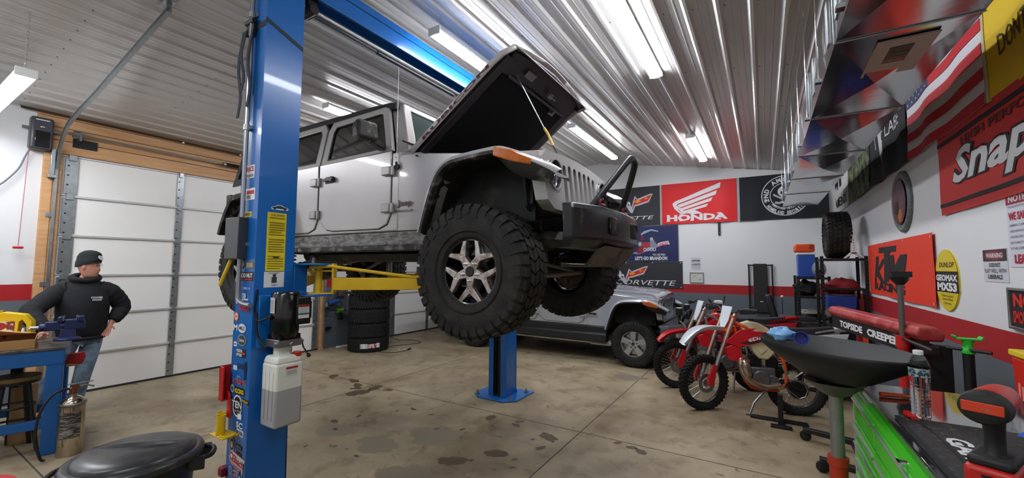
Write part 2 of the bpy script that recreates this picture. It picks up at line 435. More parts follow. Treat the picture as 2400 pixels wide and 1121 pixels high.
# timber framing round the first door
pine = mat('pine', '#cfa274', .55, col2='#b58354', vscale=3, stretch=(3, .6, 9), thr=(.35, .75))
g = MB()
for i, (z0, z1) in enumerate(((3.235, 3.40), (3.41, 3.57), (3.58, 3.70), (3.71, 3.79))): g.bx(XA, XA+.045-.004*i, 1.25, 7.0, z0, z1)
struct(g.build('trim_1', pine, bevel=.003, seg=1, smooth=0))
g = MB(); g.bx(XA-.02, XA+.06, 1.33, 1.42, 0, 3.235); g.bx(XA-.02, XA+.05, 1.42, 1.5, 0, 3.235); struct(g.build('trim_2', pine, bevel=.003, seg=1, smooth=0))
g = MB(); g.bx(XA-.02, XA+.025, D1[1], D1[1]+.1, 0, 3.235); struct(g.build('trim_3', pine, smooth=0))
# garage doors
dw = mat('door_white', '#eeece8', .42, var=.03, vscale=2)
seal = mat('weather_seal', '#26282a', .7)
def garage_door(name, y0, y1, stiles):
    t = struct(bpy.data.objects.new(name, None)); COL.objects.link(t); t.location = (XA, y0, 0)
    X = Matrix.Translation((-XA, -y0, 0)); h = DT/6
    p = MB(X)
    for k in range(6):
        a = k*h+.02 if k == 0 else k*h
        p.bx(XA-.05, XA-.012, y0+.01, y1-.01, a+.004, (k+1)*h-.004)
    p.build('panel', dw, t, bevel=.006)
    s = MB(X)
    for k in range(1, 6): s.bx(XA-.02, XA+.012, y0+.12, y1-.1, k*h-.016, k*h+.014)
    s.build('strut', mat('strut_white', '#cfcfcd', .3, metal=.4), t, bevel=.004)
    q = MB(X); q.bx(XA-.05, XA-.005, y0, y1, 0, .03); q.build('bottom_seal', seal, t)
    for ys, wd in stiles:
        g_ = MB(X)
        for k in range(6):
            g_.bx(XA-.014, XA+.006, ys-wd/2, ys+wd/2, k*h+.03, (k+1)*h-.02)
            g_.bx(XA-.01, XA+.03, ys-wd*.3, ys+wd*.3, (k+1)*h-.05, (k+1)*h+.03)
        g_.c = 1
        for k in range(24): g_.cyl((XA+.004, ys-wd*.25, .1+k*.13), (XA+.0075, ys-wd*.25, .1+k*.13), .012, n=8)
        g_.build('stile', [galv, blk], t, bevel=.002, seg=1)
    return t
garage_door('door_1', D1[0], D1[1], [(1.60, .13), (2.83, .09), (4.1, .09), (5.27, .12)])
garage_door('door_2', D2[0], D2[1], [(7.38, .12), (8.62, .09)])
# door tracks
def track(nm, label, pts, ysgn=1):
    t = thing(nm, label, 'door track', pts[0])
    m = MB(Matrix.Translation(-V(pts[0])))
    path = smooth_path([V(p) for p in pts], 4)
    w_ = .055
    # channel section : web + two lips, swept in the X-Z plane
    ringz = []
    for i, p in enumerate(path):
        d = (path[min(i+1, len(path)-1)]-path[max(i-1, 0)]).normalized(); n_ = V((-d.z, 0, d.x))
        ringz.append([p+n_*a+V((0, b*ysgn, 0)) for a, b in ((-w_/2, .0), (-w_/2, .03), (-w_/2+.006, .03), (-w_/2+.004, .004), (w_/2-.004, .004), (w_/2-.006, .03), (w_/2, .03), (w_/2, 0))])
    m.loft(ringz); m.build('rail', galv, t, smooth=40)
    return t
tk = track('door_track', 'galvanised overhead door track curving up from the near door jamb to the ceiling',
      [(-7.94, 1.46, .1), (-7.94, 1.46, 1.5), (-7.94, 1.46, 2.8), (-7.93, 1.46, 3.05), (-7.84, 1.46, 3.3), (-7.62, 1.46, 3.5), (-7.3, 1.46, 3.6), (-6.4, 1.46, 3.74), (-4.55, 1.46, 4.08)], -1)
X0 = Matrix.Translation((7.94, -1.46, -.1))
m = MB(X0); m.bx(-7.93, -4.5, 1.462, 1.468, 3.45, 3.46) if False else None
m.cyl((-4.62, 1.45, 4.06), (-4.62, 1.45, ceilz(-4.62)-.005), .008); m.bx(-4.66, -4.58, 1.43, 1.47, 4.1, ceilz(-4.62)-.02); m.bx(-4.70, -4.52, 1.41, 1.49, ceilz(-4.6)-.03, ceilz(-4.6)-.022)
m.build('hanger', galv, tk)
for z in (.6, 1.5, 2.4, 3.0): m = MB(X0); m.bx(-8.0, -7.93, 1.38, 1.46, z-.03, z+.03); m.build('bracket', galv, tk, bevel=.002)
track('door_track', 'dark overhead door track behind the lift crossbeam above the raised vehicle',
      [(-7.94, 5.42, .1), (-7.94, 5.42, 2.8), (-7.84, 5.42, 3.3), (-7.5, 5.42, 3.52), (-6.4, 5.42, 3.7), (-4.6, 5.42, 4.02)], 1)
track('door_track', 'galvanised track at the near edge of the far garage door beside the tyre stack',
      [(-7.94, 7.25, .1), (-7.94, 7.25, 2.8), (-7.84, 7.25, 3.3), (-7.5, 7.25, 3.52), (-6.4, 7.25, 3.7), (-4.6, 7.25, 4.02)], -1)
# torsion shaft with spring
t = thing('torsion_shaft', 'steel torsion shaft with a dark coil spring across the timber above the door', 'torsion shaft', (-7.86, 1.4, 3.5))
m = MB(); m.cyl((0, .09, 0), (0, 4.2, -.02), .013, n=12); m.build('shaft', steel, t)
m = MB(); m.tube([(0+.028*math.cos(a), 2.0+a*.0032, -.01+.028*math.sin(a)) for a in [i*PI/4 for i in range(8*76)]], .006, n=5); m.build('spring', blk, t)
m = MB(); m.cyl((0, .16, 0), (0, .22, 0), .05, n=20); m.cyl((0, .12, 0), (0, .16, 0), .02); m.bx(-.1, .02, .22, .24, -.08, .06); m.build('cable_drum', steel, t)
for y_ in (1.96, 3.95): m = MB(); m.cyl((0, y_, -.015), (0, y_+.04, -.015), .035); m.build('spring_collar', steel, t)
m = MB(); m.bx(-.1, -.08, .18, .42, -.16, -.04); m.build('bracket_plate', blk, t)
t = thing('pipe', 'thin dark pipe along the timber header just under the ceiling', 'pipe', (-7.93, 1.2, 3.74)); m = MB(); m.tube([(0, -.1, 0), (0, 2, -.01), (0, 4.6, 0)], .016); m.c = 1
for y in (1.6, 2.45): m.cyl((0, y, -.02), (.02, y, -.02), .015)
m.build('tube', [mat('dark_pipe', '#3a2c22', .5), whp], t)
# opener
t = thing('door_opener', 'black wall-mounted garage door opener at the top of the door jamb', 'door opener', (-7.98, 1.28, 3.22))
m = MB(); m.bx(.0, .14, -.10, .10, 0, .42); m.build('housing', mat('opener_grey', '#3a3c42', .35), t, bevel=.025, seg=3)
m = MB(); m.bx(.135, .148, -.06, .07, .03, .24); m.build('cover', blkg, t, bevel=.012)
m = MB(); m.ell((.149, 0, .29), (.004, .02, .012)); m.build('emblem', chrome, t)
m = MB(); m.bx(.142, .147, -.06, .06, .375, .385); m.build('light_strip', white, t)
m = MB(); m.cyl((.06, .1, .27), (.06, .17, .27), .028); m.build('coupling', steel, t); m = MB(); m.cyl((.06, -.1, .27), (.06, -.16, .27), .02); m.build('shaft_stub', steel, t)
t = thing('electric_lead', 'grey power cord drooping from the door opener along the left wall', 'cord', (-7.95, 1.2, 3.2))
m = MB(); m.tube([(.03, 0, .02), (.02, -.03, -.08), (.02, -.10, -.3), (.02, -.3, -.55), (.02, -.7, -.62), (.02, -1.1, -.5)], .009, sub=6); m.build('cable', mat('grey_cable', '#63676b', .5), t)
t = thing('release_cord', 'thin red release cord hanging with a red handle on the left wall', 'cord', (-7.9, 1.19, 3.2))
m = MB(); m.cyl((0, 0, 0), (0, -.02, -1.22), .003, n=6); m.build('cord', mat('red_cord', '#b03a4a', .6), t)
m = MB(); m.box((0, -.02, -1.24), (.03, .09, .03)); m.build('handle', red, t, bevel=.01)
t = thing('jamb_bracket', 'bright galvanised spring bracket on the timber jamb below the opener', 'bracket', (-7.9, 1.42, 2.9))
m = MB(); m.bx(-.02, .03, -.04, .0, 0, .36); m.bx(-.02, .04, -.06, .02, -.02, .02); m.build('arm', galv, t, bevel=.004)
# ceiling lights
lamp_m = mat('led_diffuser', '#f4f8ff', .5, emit=LAMP)
def strip_light(label, c, axis, ln=2.4, chain=True):
    t = thing('strip_light', label, 'ceiling light', c, 0 if axis == 'y' else PI/2, 'LED strip lights hung under the ceiling')
    m = MB(); m.prism([(-.07, .037), (-.04, .08), (.04, .08), (.07, .037)], -ln/2, ln/2, 'y'); m.bx(-.07, .07, -ln/2-.012, -ln/2, .0, .08); m.bx(-.07, .07, ln/2, ln/2+.012, .0, .08)
    m.build('housing', whp, t, bevel=.003)
    m = MB(); m.prism([(-.062, .036), (-.066, .028), (-.066, .018), (-.05, .002), (-.02, -.006), (.02, -.006), (.05, .002), (.066, .018), (.066, .028), (.062, .036)], -ln/2, ln/2, 'y'); m.build('diffuser', lamp_m, t)
    for s_ in (-1, 1):
        y = s_*(ln/2-.08); wx = c[0]-(y if axis == 'x' else 0); zc = ceilz(wx)-c[2]-.02
        if zc > .12:
            m = MB(); k = int((zc-.075)/.03)
            for i in range(k):
                z = .075+(i+.5)*(zc-.075)/k; a, b = (.007, .002) if i % 2 else (.002, .007)
                m.tube([(a, y+b, z-.016), (a, y+b, z+.016), (-a, y-b, z+.016), (-a, y-b, z-.016)], .002, n=4, closed=True)
            m.build('chain', chrome, t)
strip_light('long bright strip light above the raised vehicle, cut by the top of the photo', (-.95, 3.35, 3.86), 'y', 2.5)
strip_light('short bright strip light ahead near the far wall above the red wing flag', (-.95, 7.95, 3.86), 'y', 1.7)
strip_light('strip light near the far wall seen over the hood edge and headlight', (-2.55, 7.1, 3.98), 'y', 2.2)
strip_light('strip light behind the open hood next to the blue crossbeam', (-2.6, 3.93, 3.95), 'y', 2.2)
strip_light('strip light whose glare shows over the rear roof edge of the raised vehicle', (-5.1, 4.5, 3.93), 'y', 2.2)
strip_light('strip light hanging on a chain low at the left over the workbench', (-6.53, .78, 3.41), 'x', 2.0)
strip_light('added strip light out of view above the camera, for ambient light', (-.95, -1.0, 3.86), 'y', 2.4)  # unseen lamp added behind the camera to raise the ambient light
strip_light('added strip light out of view at the front of the workshop, for ambient light', (-4.2, -1.0, 3.9), 'y', 2.4)  # another added lamp out of view, only for ambient fill
strip_light('added strip light out of view at the front left, for ambient light', (-6.4, -1.0, 3.75), 'y', 2.0)  # added ambient lamp, unseen, on the left side
# ================================================================ VEHICLE LIFT
def lift():
    t = thing('vehicle_lift', 'blue two-post vehicle lift with yellow arms holding up the silver four-wheel-drive', 'vehicle lift', (-2.97, 1.57, 0))
    O = Matrix.Translation((2.97, -1.57, 0))
    x0, x1, y0, y1 = -3.08, -2.85, 1.435, 1.70
    # near column: C section open towards +y
    m = MB(O); th = .012; H_ = 4.02
    m.bx(x0, x1, y0, y0+th, 0, H_); m.bx(x0, x0+th, y0, y1, 0, H_); m.bx(x1-th, x1, y0, y1, 0, H_)
    m.bx(x0, x0+.07, y1-th, y1, 0, H_); m.bx(x1-.07, x1, y1-th, y1, 0, H_)
    m.build('column', blue, t, bevel=.006)
    a0, a1, b0, b1 = -3.24, -2.965, 4.73, 5.01
    m = MB(O); m.bx(a0, a1, b1-th, b1, 0, H_); m.bx(a0, a0+th, b0, b1, 0, H_); m.bx(a1-th, a1, b0, b1, 0, H_)
    m.bx(a0, a0+.075, b0, b0+th, 0, H_); m.bx(a1-.09, a1, b0, b0+th, 0, H_)
    m.build('column', blue, t, bevel=.006)
    m = MB(O); m.bx(a0+.075, a1-.09, b0+.03, b0+.04, .02, 1.5); m.bx(a0+.11, a0+.115, b0+.0, b0+.03, .05, 1.5); m.build('slide_channel', blk, t)
    for (cx, cy, s) in (((x0+x1)/2, (y0+y1)/2, -1), ((a0+a1)/2-.03, (b0+b1)/2+.03, 1)):
        m = MB(O); w_, d_ = .34, .30
        m.prism([(cx-w_, cy-d_*.6), (cx-w_*.6, cy-d_), (cx+w_*.6, cy-d_), (cx+w_, cy-d_*.6), (cx+w_, cy+d_), (cx-w_, cy+d_)], .0, .018, 'z')
        for sx in (-1, 1): m.prism([(cy-.02, .018), (cy+.16*s+.02, .018), (cy-.02, .3)], cx+sx*.135, cx+sx*.145, 'x')
        bp = m.build('base_plate', blue, t, bevel=.003)
        for sx, sy in ((-1, -1), (1, -1), (-1, 1), (1, 1)):
            m = MB(O); X, Y = cx+sx*.27, cy+sy*.2; m.cyl((X, Y, .018), (X, Y, .03), .03); m.cyl((X, Y, .03), (X, Y, .05), .02, n=6); m.cyl((X, Y, .05), (X, Y, .075), .01, n=8); m.build('anchor_bolt', steel, bp)
    m = MB(O); m.bx(-3.12, -2.88, y0, b1, 3.96, 4.03); m.bx(-2.90, -2.88, y0, b1, 3.82, 3.96); m.bx(-3.12, -3.10, y0, b1, 3.82, 3.96); m.bx(-3.12, -2.88, y0, b1, 3.95, 3.965)
    bm_ = m.build('crossbeam', blue, t, bevel=.004)
    m = MB(O); m.cyl((-3.0, y1+.02, 3.78), (-3.0, b0-.02, 3.78), .026); m.build('shutoff_bar', steel, bm_); m = MB(O); m.cyl((-3.0, y1+.1, 3.735), (-3.0, 2.5, 3.735), .008); m.cyl((-3.0, 2.5, 3.735), (-3.0, 3.6, 3.735), .018); m.build('gas_strut', blk, bm_)
    m = MB(O); m.bx(-3.06, -2.94, 1.78, 1.86, 3.72, 3.95); m.cyl((-3.06, 1.82, 3.75), (-2.92, 1.82, 3.75), .04); m.build('switch_bracket', blk, bm_, bevel=.004)
    # sheaves / conduit
    m = MB(O); m.tube([(x1-.14, y0-.025, 4.0), (x1-.14, y0-.025, 2.2), (x1-.15, y0-.025, 1.62), (x1-.12, y0-.025, 1.52), (x1+.02, y0-.03, 1.50)], .014, sub=6)
    c_ = m.build('conduit', mat('conduit', '#9fa3a6', .3, metal=.8), t)
    for z in (3.5, 2.7, 1.9):
        m = MB(O); m.bx(x1-.18, x1-.10, y0-.014, y0-.0, z-.012, z+.012); m.cyl((x1-.14, y0-.025, z-.02), (x1-.14, y0-.025, z+.02), .02); m.build('clip', galv, c_)
    # strap wrapped round the column
    m = MB(O)
    m.bx(x0-.003, x1+.003, y0-.003, y0, 3.40, 3.44); m.prism([(y0-.003, 3.43), (y1, 3.33), (y1, 3.36), (y0-.003, 3.46)], x1, x1+.003, 'x'); m.bx(x0-.003, x0, y0, y1, 3.38, 3.42)
    st = m.build('strap', mat('strap', '#26333f', .8), t)
    m = MB(O); m.bx(x0+.02, x0+.12, y0-.03, y0-.003, 3.36, 3.47); m.cyl((x0+.02, y0-.03, 3.45), (x0+.13, y0-.03, 3.45), .016); m.build('ratchet', blk, st, bevel=.004)
    for dx, l in ((0, .62), (.03, .44), (.12, .56)):
        m = MB(O); P = [(x0+dx, y0-.03, 3.4), (x0+dx-.02, y0-.045, 3.4-l*.4), (x0+dx+.005, y0-.035, 3.4-l*.75), (x0+dx-.01, y0-.04, 3.4-l)]
        pp = smooth_path([V(p) for p in P], 6); rings = [[p+V((-.016, 0, 0)), p+V((.016, 0, 0)), p+V((.016, -.004, 0)), p+V((-.016, -.004, 0))] for p in pp]
        m.loft(rings); m.build('loose_end', mat('strap_navy', '#16202e', .8), st)
    # carriages
    for (cx, cy, s) in ((-2.965, 1.78, 1), (-3.10, 4.65, -1)):
        m = MB(O); m.bx(cx-.10, cx+.08, cy-.09*s, cy-.065*s, 1.50, 2.2); c = m.build('carriage', blk, t, bevel=.004)
        m = MB(O); m.bx(cx-.27, cx+.27, cy-.08*s, cy+.12*s, 1.54, 1.555); m.bx(cx-.27, cx+.27, cy-.08*s, cy+.12*s, 1.76, 1.775); m.bx(cx-.12, cx-.1, cy-.08*s, cy+.02*s, 1.555, 1.76); m.bx(cx+.1, cx+.12, cy-.08*s, cy+.02*s, 1.555, 1.76)
        m.build('arm_bracket', blue, c, bevel=.004)
    def arm(p, q, z=1.625, rod=True):
        p = V((*p, z)); q = V((*q, z)); d = (q-p).normalized(); L_ = (q-p).length; ang = math.atan2(d.y, d.x)
        A = O @ Matrix.Translation(p) @ Matrix.Rotation(ang, 4, 'Z')
        m = MB(A); m.bx(.10, L_*.72, -.055, .055, -.045, .045); m.bx(-.06, .12, -.05, .05, .09, .10); m.bx(-.06, .12, -.05, .05, -.075, -.063)
        m.bx(.10, .115, -.055, .055, -.075, .15); m.cyl((0, 0, -.08), (0, 0, .15), .025); a = m.build('arm', yel, t, bevel=.005)
        m = MB(A); m.bx(L_*.6, L_+.02, -.042, .042, -.034, .034); m.build('arm_extension', yel, a, bevel=.004)
        if rod:
            m = MB(A); m.tube([(-.05, -.06, .12), (.08, -.06, .13), (.16, -.05, .12), (L_*.62, -.05, .05), (L_*.68, -.05, .047)], .012, sub=4); m.build('guard_rod', yel, a)
        m = MB(A); m.cyl((L_, 0, .03), (L_, 0, .22), .035); m.build('pad_post', steel, a)
        m = MB(A); m.cyl((L_, 0, .22), (L_, 0, .245), .06); m.bx(L_-.06, L_+.06, -.06, -.045, .24, .28); m.bx(L_-.06, L_+.06, .045, .06, .24, .28); m.build('lift_pad', blk, a)
        return a
    arm((-2.80, 1.86), (-1.98, 2.62)); arm((-3.12, 1.86), (-4.15, 2.70)); arm((-2.9, 4.58), (-2.0, 3.85)); arm((-3.3, 4.58), (-4.15, 3.75))
    # labels on the +x face (u runs along +y)
    def S_(name, o, w_, h_, u=(0, 1, 0)):
        s = Sheet(V(o)-V((-2.97, 1.57, 0)), u, (0, 0, 1), w_, h_); s.nm = name; return s
    s = S_('warning_label', (x1+.0015, 1.50, 1.72), .13, .40); s.base('#e0c81e', thick=.001)
    for i in range(22):
        if i % 7 != 6: s.rect(.012, .015+i*.0165, .118-(.02 if i % 5 == 0 else 0), .021+i*.0165, '#8a7a1c')
    s.text('CAUTION', .02, .378, .11, .39, '#2a2a20'); s.rect(.045, .09, .085, .098, '#222222'); s.build('warning_label', t)
    s = S_('safety_label', (x1+.0015, 1.495, 1.61), .135, .105); s.base('#dcdcdc', thick=.001); s.rect(.05, .03, .085, .07, '#3a3a3a'); s.disc(.068, .08, .012, '#3a3a3a'); s.text('READ FIRST', .03, .092, .1, .1, '#555555'); s.text('SAFETY', .05, .01, .09, .02, '#555555'); s.build('safety_label', t)
    s = S_('car_sticker', (x1+.0015, 1.52, 2.135), .12, .04); s.geo([(0, .012), (.01, .006), (.11, .006), (.12, .012), (.117, .024), (.09, .03), (.07, .04), (.045, .04), (.025, .028), (.003, .024)], [tuple(range(10))], '#e8eef4')
    s.geo([(.006, .014), (.114, .014), (.112, .022), (.088, .027), (.068, .036), (.047, .036), (.026, .025), (.006, .021)], [tuple(range(8))], '#27323c'); s.disc(.025, .014, .008, '#111111'); s.disc(.095, .014, .008, '#111111'); s.build('sticker', t)
    # beam lettering (raised, same blue)
    # stickers on the -y face of the near column (u = +x from x0)
    def stick(u, v, w_, h_, bg, items, round_=False, rot=0):
        o = V((x0+u, y0-.0015, v))-V((-2.97, 1.57, 0)); c, q = math.cos(rot), math.sin(rot)
        s = Sheet(o, (c, 0, q), (-q, 0, c), w_, h_)
        if bg:
            if round_: s.mi(bg); s.disc(w_/2, h_/2, w_/2, bg, ry=h_/2)
            else: s.base(bg, thick=.0008)
        for it in items:
            k = it[0]
            if k == 't': s.text(it[1], it[2]*w_, it[3]*h_, it[4]*w_, it[5]*h_, it[6], bold=.03)
            elif k == 'r': s.rect(it[1]*w_, it[2]*h_, it[3]*w_, it[4]*h_, it[5])
            elif k == 'd': s.disc(it[1]*w_, it[2]*h_, it[3]*w_, it[4], ry=it[3]*h_)
        s.build('sticker', t)
    W_, K_, RD = '#e6e6e6', '#15181c', '#c02a28'
    T = lambda s_, c=W_, a=(.08, .2, .92, .8): ('t', s_, *a, c)
    stick(.07, 2.20, .12, .08, '#dfe3ea', [('r', .1, .5, .9, .8, RD), T('SPEC', '#444444', (.1, .1, .6, .4))])
    stick(.03, 2.085, .13, .035, '#d8c83a', [T('ACEROX', '#222222')])
    stick(.06, 2.35, .11, .09, '#d9dde6', [T('RACE', RD, (.1, .5, .9, .9)), ('r', .1, .1, .9, .3, '#888888')])
    stick(.12, 1.735, .10, .05, '#6e6a52', [T('DORK', '#cfc79a')]); stick(.035, 1.735, .07, .07, '#5a4a5a', [('d', .5, .5, .35, '#c8b070')], True)
    stick(.04, 1.655, .18, .06, '#2c2a2c', [T('ROD NUT', W_, (.05, .35, .95, .85)), ('r', .05, .1, .95, .2, RD)])
    stick(.0, 1.51, .055, .12, '#1a2440', [('d', .5, .82, .3, '#a9b4cc'), ('d', .5, .5, .3, '#a9b4cc'), ('d', .5, .18, .3, '#a9b4cc')], True)
    stick(.07, 1.59, .13, .03, None, [T('TURN 14', '#9fc4ea')]); stick(.08, 1.52, .10, .055, None, [('r', .1, .1, .9, .3, W_), T('SB', W_, (.1, .35, .6, .95))])
    stick(.05, 1.455, .14, .05, None, [T('SUPRA', RD, (0, .1, 1, .9))], rot=-.1)
    stick(.0, 1.38, .06, .065, '#c8472e', [('d', .5, .5, .38, '#e8b8a0'), T('TOYO', '#7a1f14', (.2, .4, .8, .6))], True)
    stick(.0, 1.32, .05, .04, None, [T('M', W_, (0, 0, 1, 1))]); stick(.06, 1.31, .10, .06, '#d6d9dc', [T('MILE', K_, (.15, .3, .85, .7))], True)
    stick(.06, 1.225, .11, .075, '#9a9a6a', [('d', .5, .5, .42, '#2a3a58'), T('Outdoor', '#c8cfa8', (.2, .35, .8, .65))], True); stick(.01, 1.215, .04, .03, W_, [('r', .2, .3, .8, .7, '#5a78a0')])
    stick(.05, 1.15, .12, .055, '#16181c', [T('POISON', W_, (.05, .55, .65, .95)), T('SPYDER', W_, (.05, .08, .65, .45)), ('d', .82, .5, .16, RD)])
    stick(.07, 1.075, .10, .035, None, [T('OSK', '#14284c', (0, 0, 1, 1))]); stick(.15, 1.0, .05, .11, None, [('d', .5, .8, .4, '#12233f'), ('r', .3, .1, .8, .7, '#12233f')]); stick(.02, 1.06, .05, .03, '#c9d0d8', [])
    stick(.02, .975, .16, .03, None, [T('XTREME', '#c04a48', (0, 0, 1, 1))]); stick(.07, 1.01, .06, .03, None, [('d', .5, .3, .4, '#7a9ab8'), ('d', .5, .2, .28, '#1c5a9c')])
    stick(.0, .91, .05, .055, '#9fb0c4', [('d', .5, .5, .3, '#3a5a80')], True); stick(.05, .905, .13, .05, '#16181a', [T('R2CING', '#e6d020')]); stick(.15, .865, .085, .03, '#181818', [T('HOLLEY', '#dcb43c')], rot=-.1)
    s = Sheet(V((x0+.03, y0-.0015, .76))-V((-2.97, 1.57, 0)), (1, 0, 0), (0, 0, 1), .14, .14)
    s.disc(.07, .075, .06, W_, ry=.07); s.disc(.07, .075, .05, K_, ry=.06); s.text('TEN', .0, .06, .125, .105, W_, outline=(K_, .004)); s.text('FACTORY', .04, .035, .12, .05, '#aaaaaa'); s.rect(.08, -.005, .13, .03, W_); s.build('sticker', t)
    stick(.095, .70, .08, .04, None, [T('SC', W_, (0, 0, 1, 1))], rot=-.05); stick(.1, .655, .085, .04, '#d4d6dc', [T('MOTORS', '#2a3a6a')], rot=-.1)
    stick(.02, .535, .07, .09, W_, [('d', .5, .5, .4, K_), ('d', .5, .5, .25, W_)], True); stick(.105, .57, .075, .03, '#1b2230', [T('AMSOIL', '#99a6b8')], rot=-.12); stick(.11, .525, .07, .03, '#2a2a38', [T('NITTO', RD)], rot=-.12)
    s = Sheet(V((x0+.015, y0-.0015, .45))-V((-2.97, 1.57, 0)), (1, 0, -.16), (.16, 0, 1), .19, .095)
    s.geo([(0, .05), (.02, .03), (.16, .0), (.19, .0), (.18, .06), (.2, .095), (.04, .1), (.01, .085)], [tuple(range(8))], W_); s.disc(.035, .062, .027, RD); s.disc(.035, .062, .017, W_); s.rect(.02, .05, .045, .055, RD)
    s.text('Eibach', .05, .035, .19, .085, RD, bold=.03); s.rect(.04, .012, .17, .028, RD)
    for i in range(7): s.rect(.045+i*.018, .014, .052+i*.018, .026, W_)
    s.build('sticker', t)
    stick(.03, .385, .045, .06, '#b8c0ce', [('d', .5, .5, .35, '#7a6a9a')], True); stick(.08, .395, .055, .03, '#d8b8c4', [T('METRO', '#9a2a4a')]); stick(.14, .35, .06, .09, '#a8b4c4', [('d', .5, .5, .38, '#20406a'), ('d', .5, .45, .2, '#c8d4e0')], True)
    stick(.03, .29, .06, .045, None, [T('EDGE', '#7a8aa8', (0, 0, 1, 1))]); stick(.055, .235, .075, .05, '#d8742a', [T('FASS', '#f0c088')], rot=-.1)
    stick(.125, .155, .075, .1, '#d8dade', [('d', .5, .55, .4, K_), T('TEN', W_, (.12, .45, .88, .75))], True)
    s = Sheet(V((x0+.04, y0-.0015, .12))-V((-2.97, 1.57, 0)), (1, 0, 0), (0, 0, 1), .09, .11); s.disc(.045, .055, .045, RD, ry=.055); s.text('b', .012, .035, .045, .1, W_); s.text('d', .045, .01, .08, .075, W_); s.build('sticker', t)
    stick(.13, .10, .07, .03, '#4a4240', [T('BAJA', '#a89890')], rot=-.15); stick(.15, .03, .06, .075, '#d6e2d8', [('d', .5, .5, .3, '#4a7a58')]); stick(.0, .04, .07, .05, '#24407a', [T('Amsoil', '#c8d4f0')], True)
    stick(.08, -.03 if False else .0, .12, .028, '#e0e4ea', [T('AIRAID', K_)])
    s = Sheet(V((x0+.195, y0-.0015, .95))-V((-2.97, 1.57, 0)), (0, 0, 1), (-1, 0, 0), .2, .02); s.text('Speed Co', 0, 0, .2, .018, '#5aa04a'); s.build('sticker', t)
    # power unit on the +x face
    m = MB(O); m.bx(x1, x1+.03, 1.46, 1.66, 1.22, 1.56); m.build('mount_bracket', blue, t, bevel=.004)
    m = MB(O); cx, cy = x1+.13, 1.575
    m.lathe([(0, 1.585), (.075, 1.585), (.086, 1.57), (.086, 1.33), (.08, 1.29), (0, 1.29)], (cx, cy, 0), n=28); m.bx(cx-.07, cx+.07, cy-.07, cy+.07, 1.27, 1.31)
    pu = m.build('motor', blkg, t); m = MB(O); m.bx(cx-.02, cx+.10, cy+.02, cy+.12, 1.37, 1.55); m.bx(cx+.0, cx+.08, cy+.1, cy+.14, 1.40, 1.52); m.build('capacitor_box', blk, pu, bevel=.008)
    s = Sheet(V((cx+.101, cy+.03, 1.41))-V((-2.97, 1.57, 0)), (0, 1, 0), (0, 0, 1), .075, .09); s.base('#c9cdd0', thick=.001); s.rect(0, .075, .075, .09, '#8a2222'); s.rect(.008, .035, .068, .07, '#a8b0b4'); s.rect(0, .025, .075, .032, '#303030'); s.build('spec_plate', pu)
    s = Sheet(V((cx-.02, cy-.0885, 1.45))-V((-2.97, 1.57, 0)), (1, 0, 0), (0, 0, 1), .05, .1); s.base('#c4c6c8', thick=.002)
    for i in range(6): s.rect(.005, .012+i*.013, .04, .016+i*.013, '#777777')
    s.build('spec_plate', pu)
    m = MB(O); m.bx(cx-.08, cx+.07, cy-.08, cy+.08, 1.23, 1.28); m.cyl((cx+.07, cy, 1.25), (cx+.10, cy, 1.25), .015); m.cyl((cx+.05, cy-.09, 1.255), (cx+.05, cy+.1, 1.255), .014); vb = m.build('valve_block', steel, pu, bevel=.004)
    m = MB(O); m.tube([(cx+.05, cy+.09, 1.26), (cx+.06, cy+.1, 1.21), (cx+.08, cy+.125, 1.16)], .005); m.ell((cx+.08, cy+.127, 1.155), .014); m.build('release_lever', [blk], vb)
    m = MB(O); m.cyl((cx-.01, cy-.06, 1.44), (cx+.0, cy-.11, 1.42), .012); m.tube([(cx-.02, cy-.1, 1.42), (cx-.1, cy-.12, 1.40), (cx-.13, cy-.13, 1.47), (cx-.12, cy-.12, 1.6)], .006, sub=5); m.tube([(cx-.12, cy-.12, 1.45), (cx-.1, cy-.12, 1.3), (cx-.03, cy-.1, 1.23)], .008, sub=5); m.build('hose', blk, pu)
    # reservoir
    tank = mat('tank_plastic', '#dcdccf', .35, col2='#a9a7a8', vscale=1); nt = tank.node_tree
    if True:
        N = nt.nodes; L = nt.links; g_ = N.new('ShaderNodeNewGeometry'); sp = N.new('ShaderNodeSeparateXYZ'); L.new(g_.outputs['Position'], sp.inputs[0])
        gt = N.new('ShaderNodeMath'); gt.operation = 'GREATER_THAN'; gt.inputs[1].default_value = .965; L.new(sp.outputs[2], gt.inputs[0])
        mx = N.new('ShaderNodeMix'); mx.data_type = 'RGBA'; mx.inputs[6].default_value = (*lin('#a3a1a3'), 1); mx.inputs[7].default_value = (*lin('#dedfd6'), 1); L.new(gt.outputs[0], mx.inputs[0]); L.new(mx.outputs[2], N['Principled BSDF'].inputs['Base Color'])
    m = MB(O); rx0, rx1, ry0, ry1 = x1+.045, x1+.215, 1.485, 1.665
    for z0, z1, i in ((.73, 1.13, 0),): m.bx(rx0, rx1, ry0, ry1, z0, z1)
    m.box(((rx0+rx1)/2, (ry0+ry1)/2, 1.15), (.17, .18, .05), taper=.86); m.cyl(((rx0+rx1)/2-.01, (ry0+ry1)/2, 1.15), ((rx0+rx1)/2-.01, (ry0+ry1)/2, 1.24), .055)
    tk_ = m.build('reservoir', tank, t, bevel=.016, seg=3)
    m = MB(O)
    for i in range(3): m.bx(rx0+.035+i*.045, rx0+.05+i*.045, ry0-.004, ry0, .78, 1.08)
    m.build('reservoir_ribs', tank, tk_, bevel=.003)
    m = MB(O); m.cyl((rx1-.03, ry1-.03, 1.16), (rx1-.03, ry1-.03, 1.19), .026, n=20); m.build('filler_cap', red, tk_, bevel=.004)
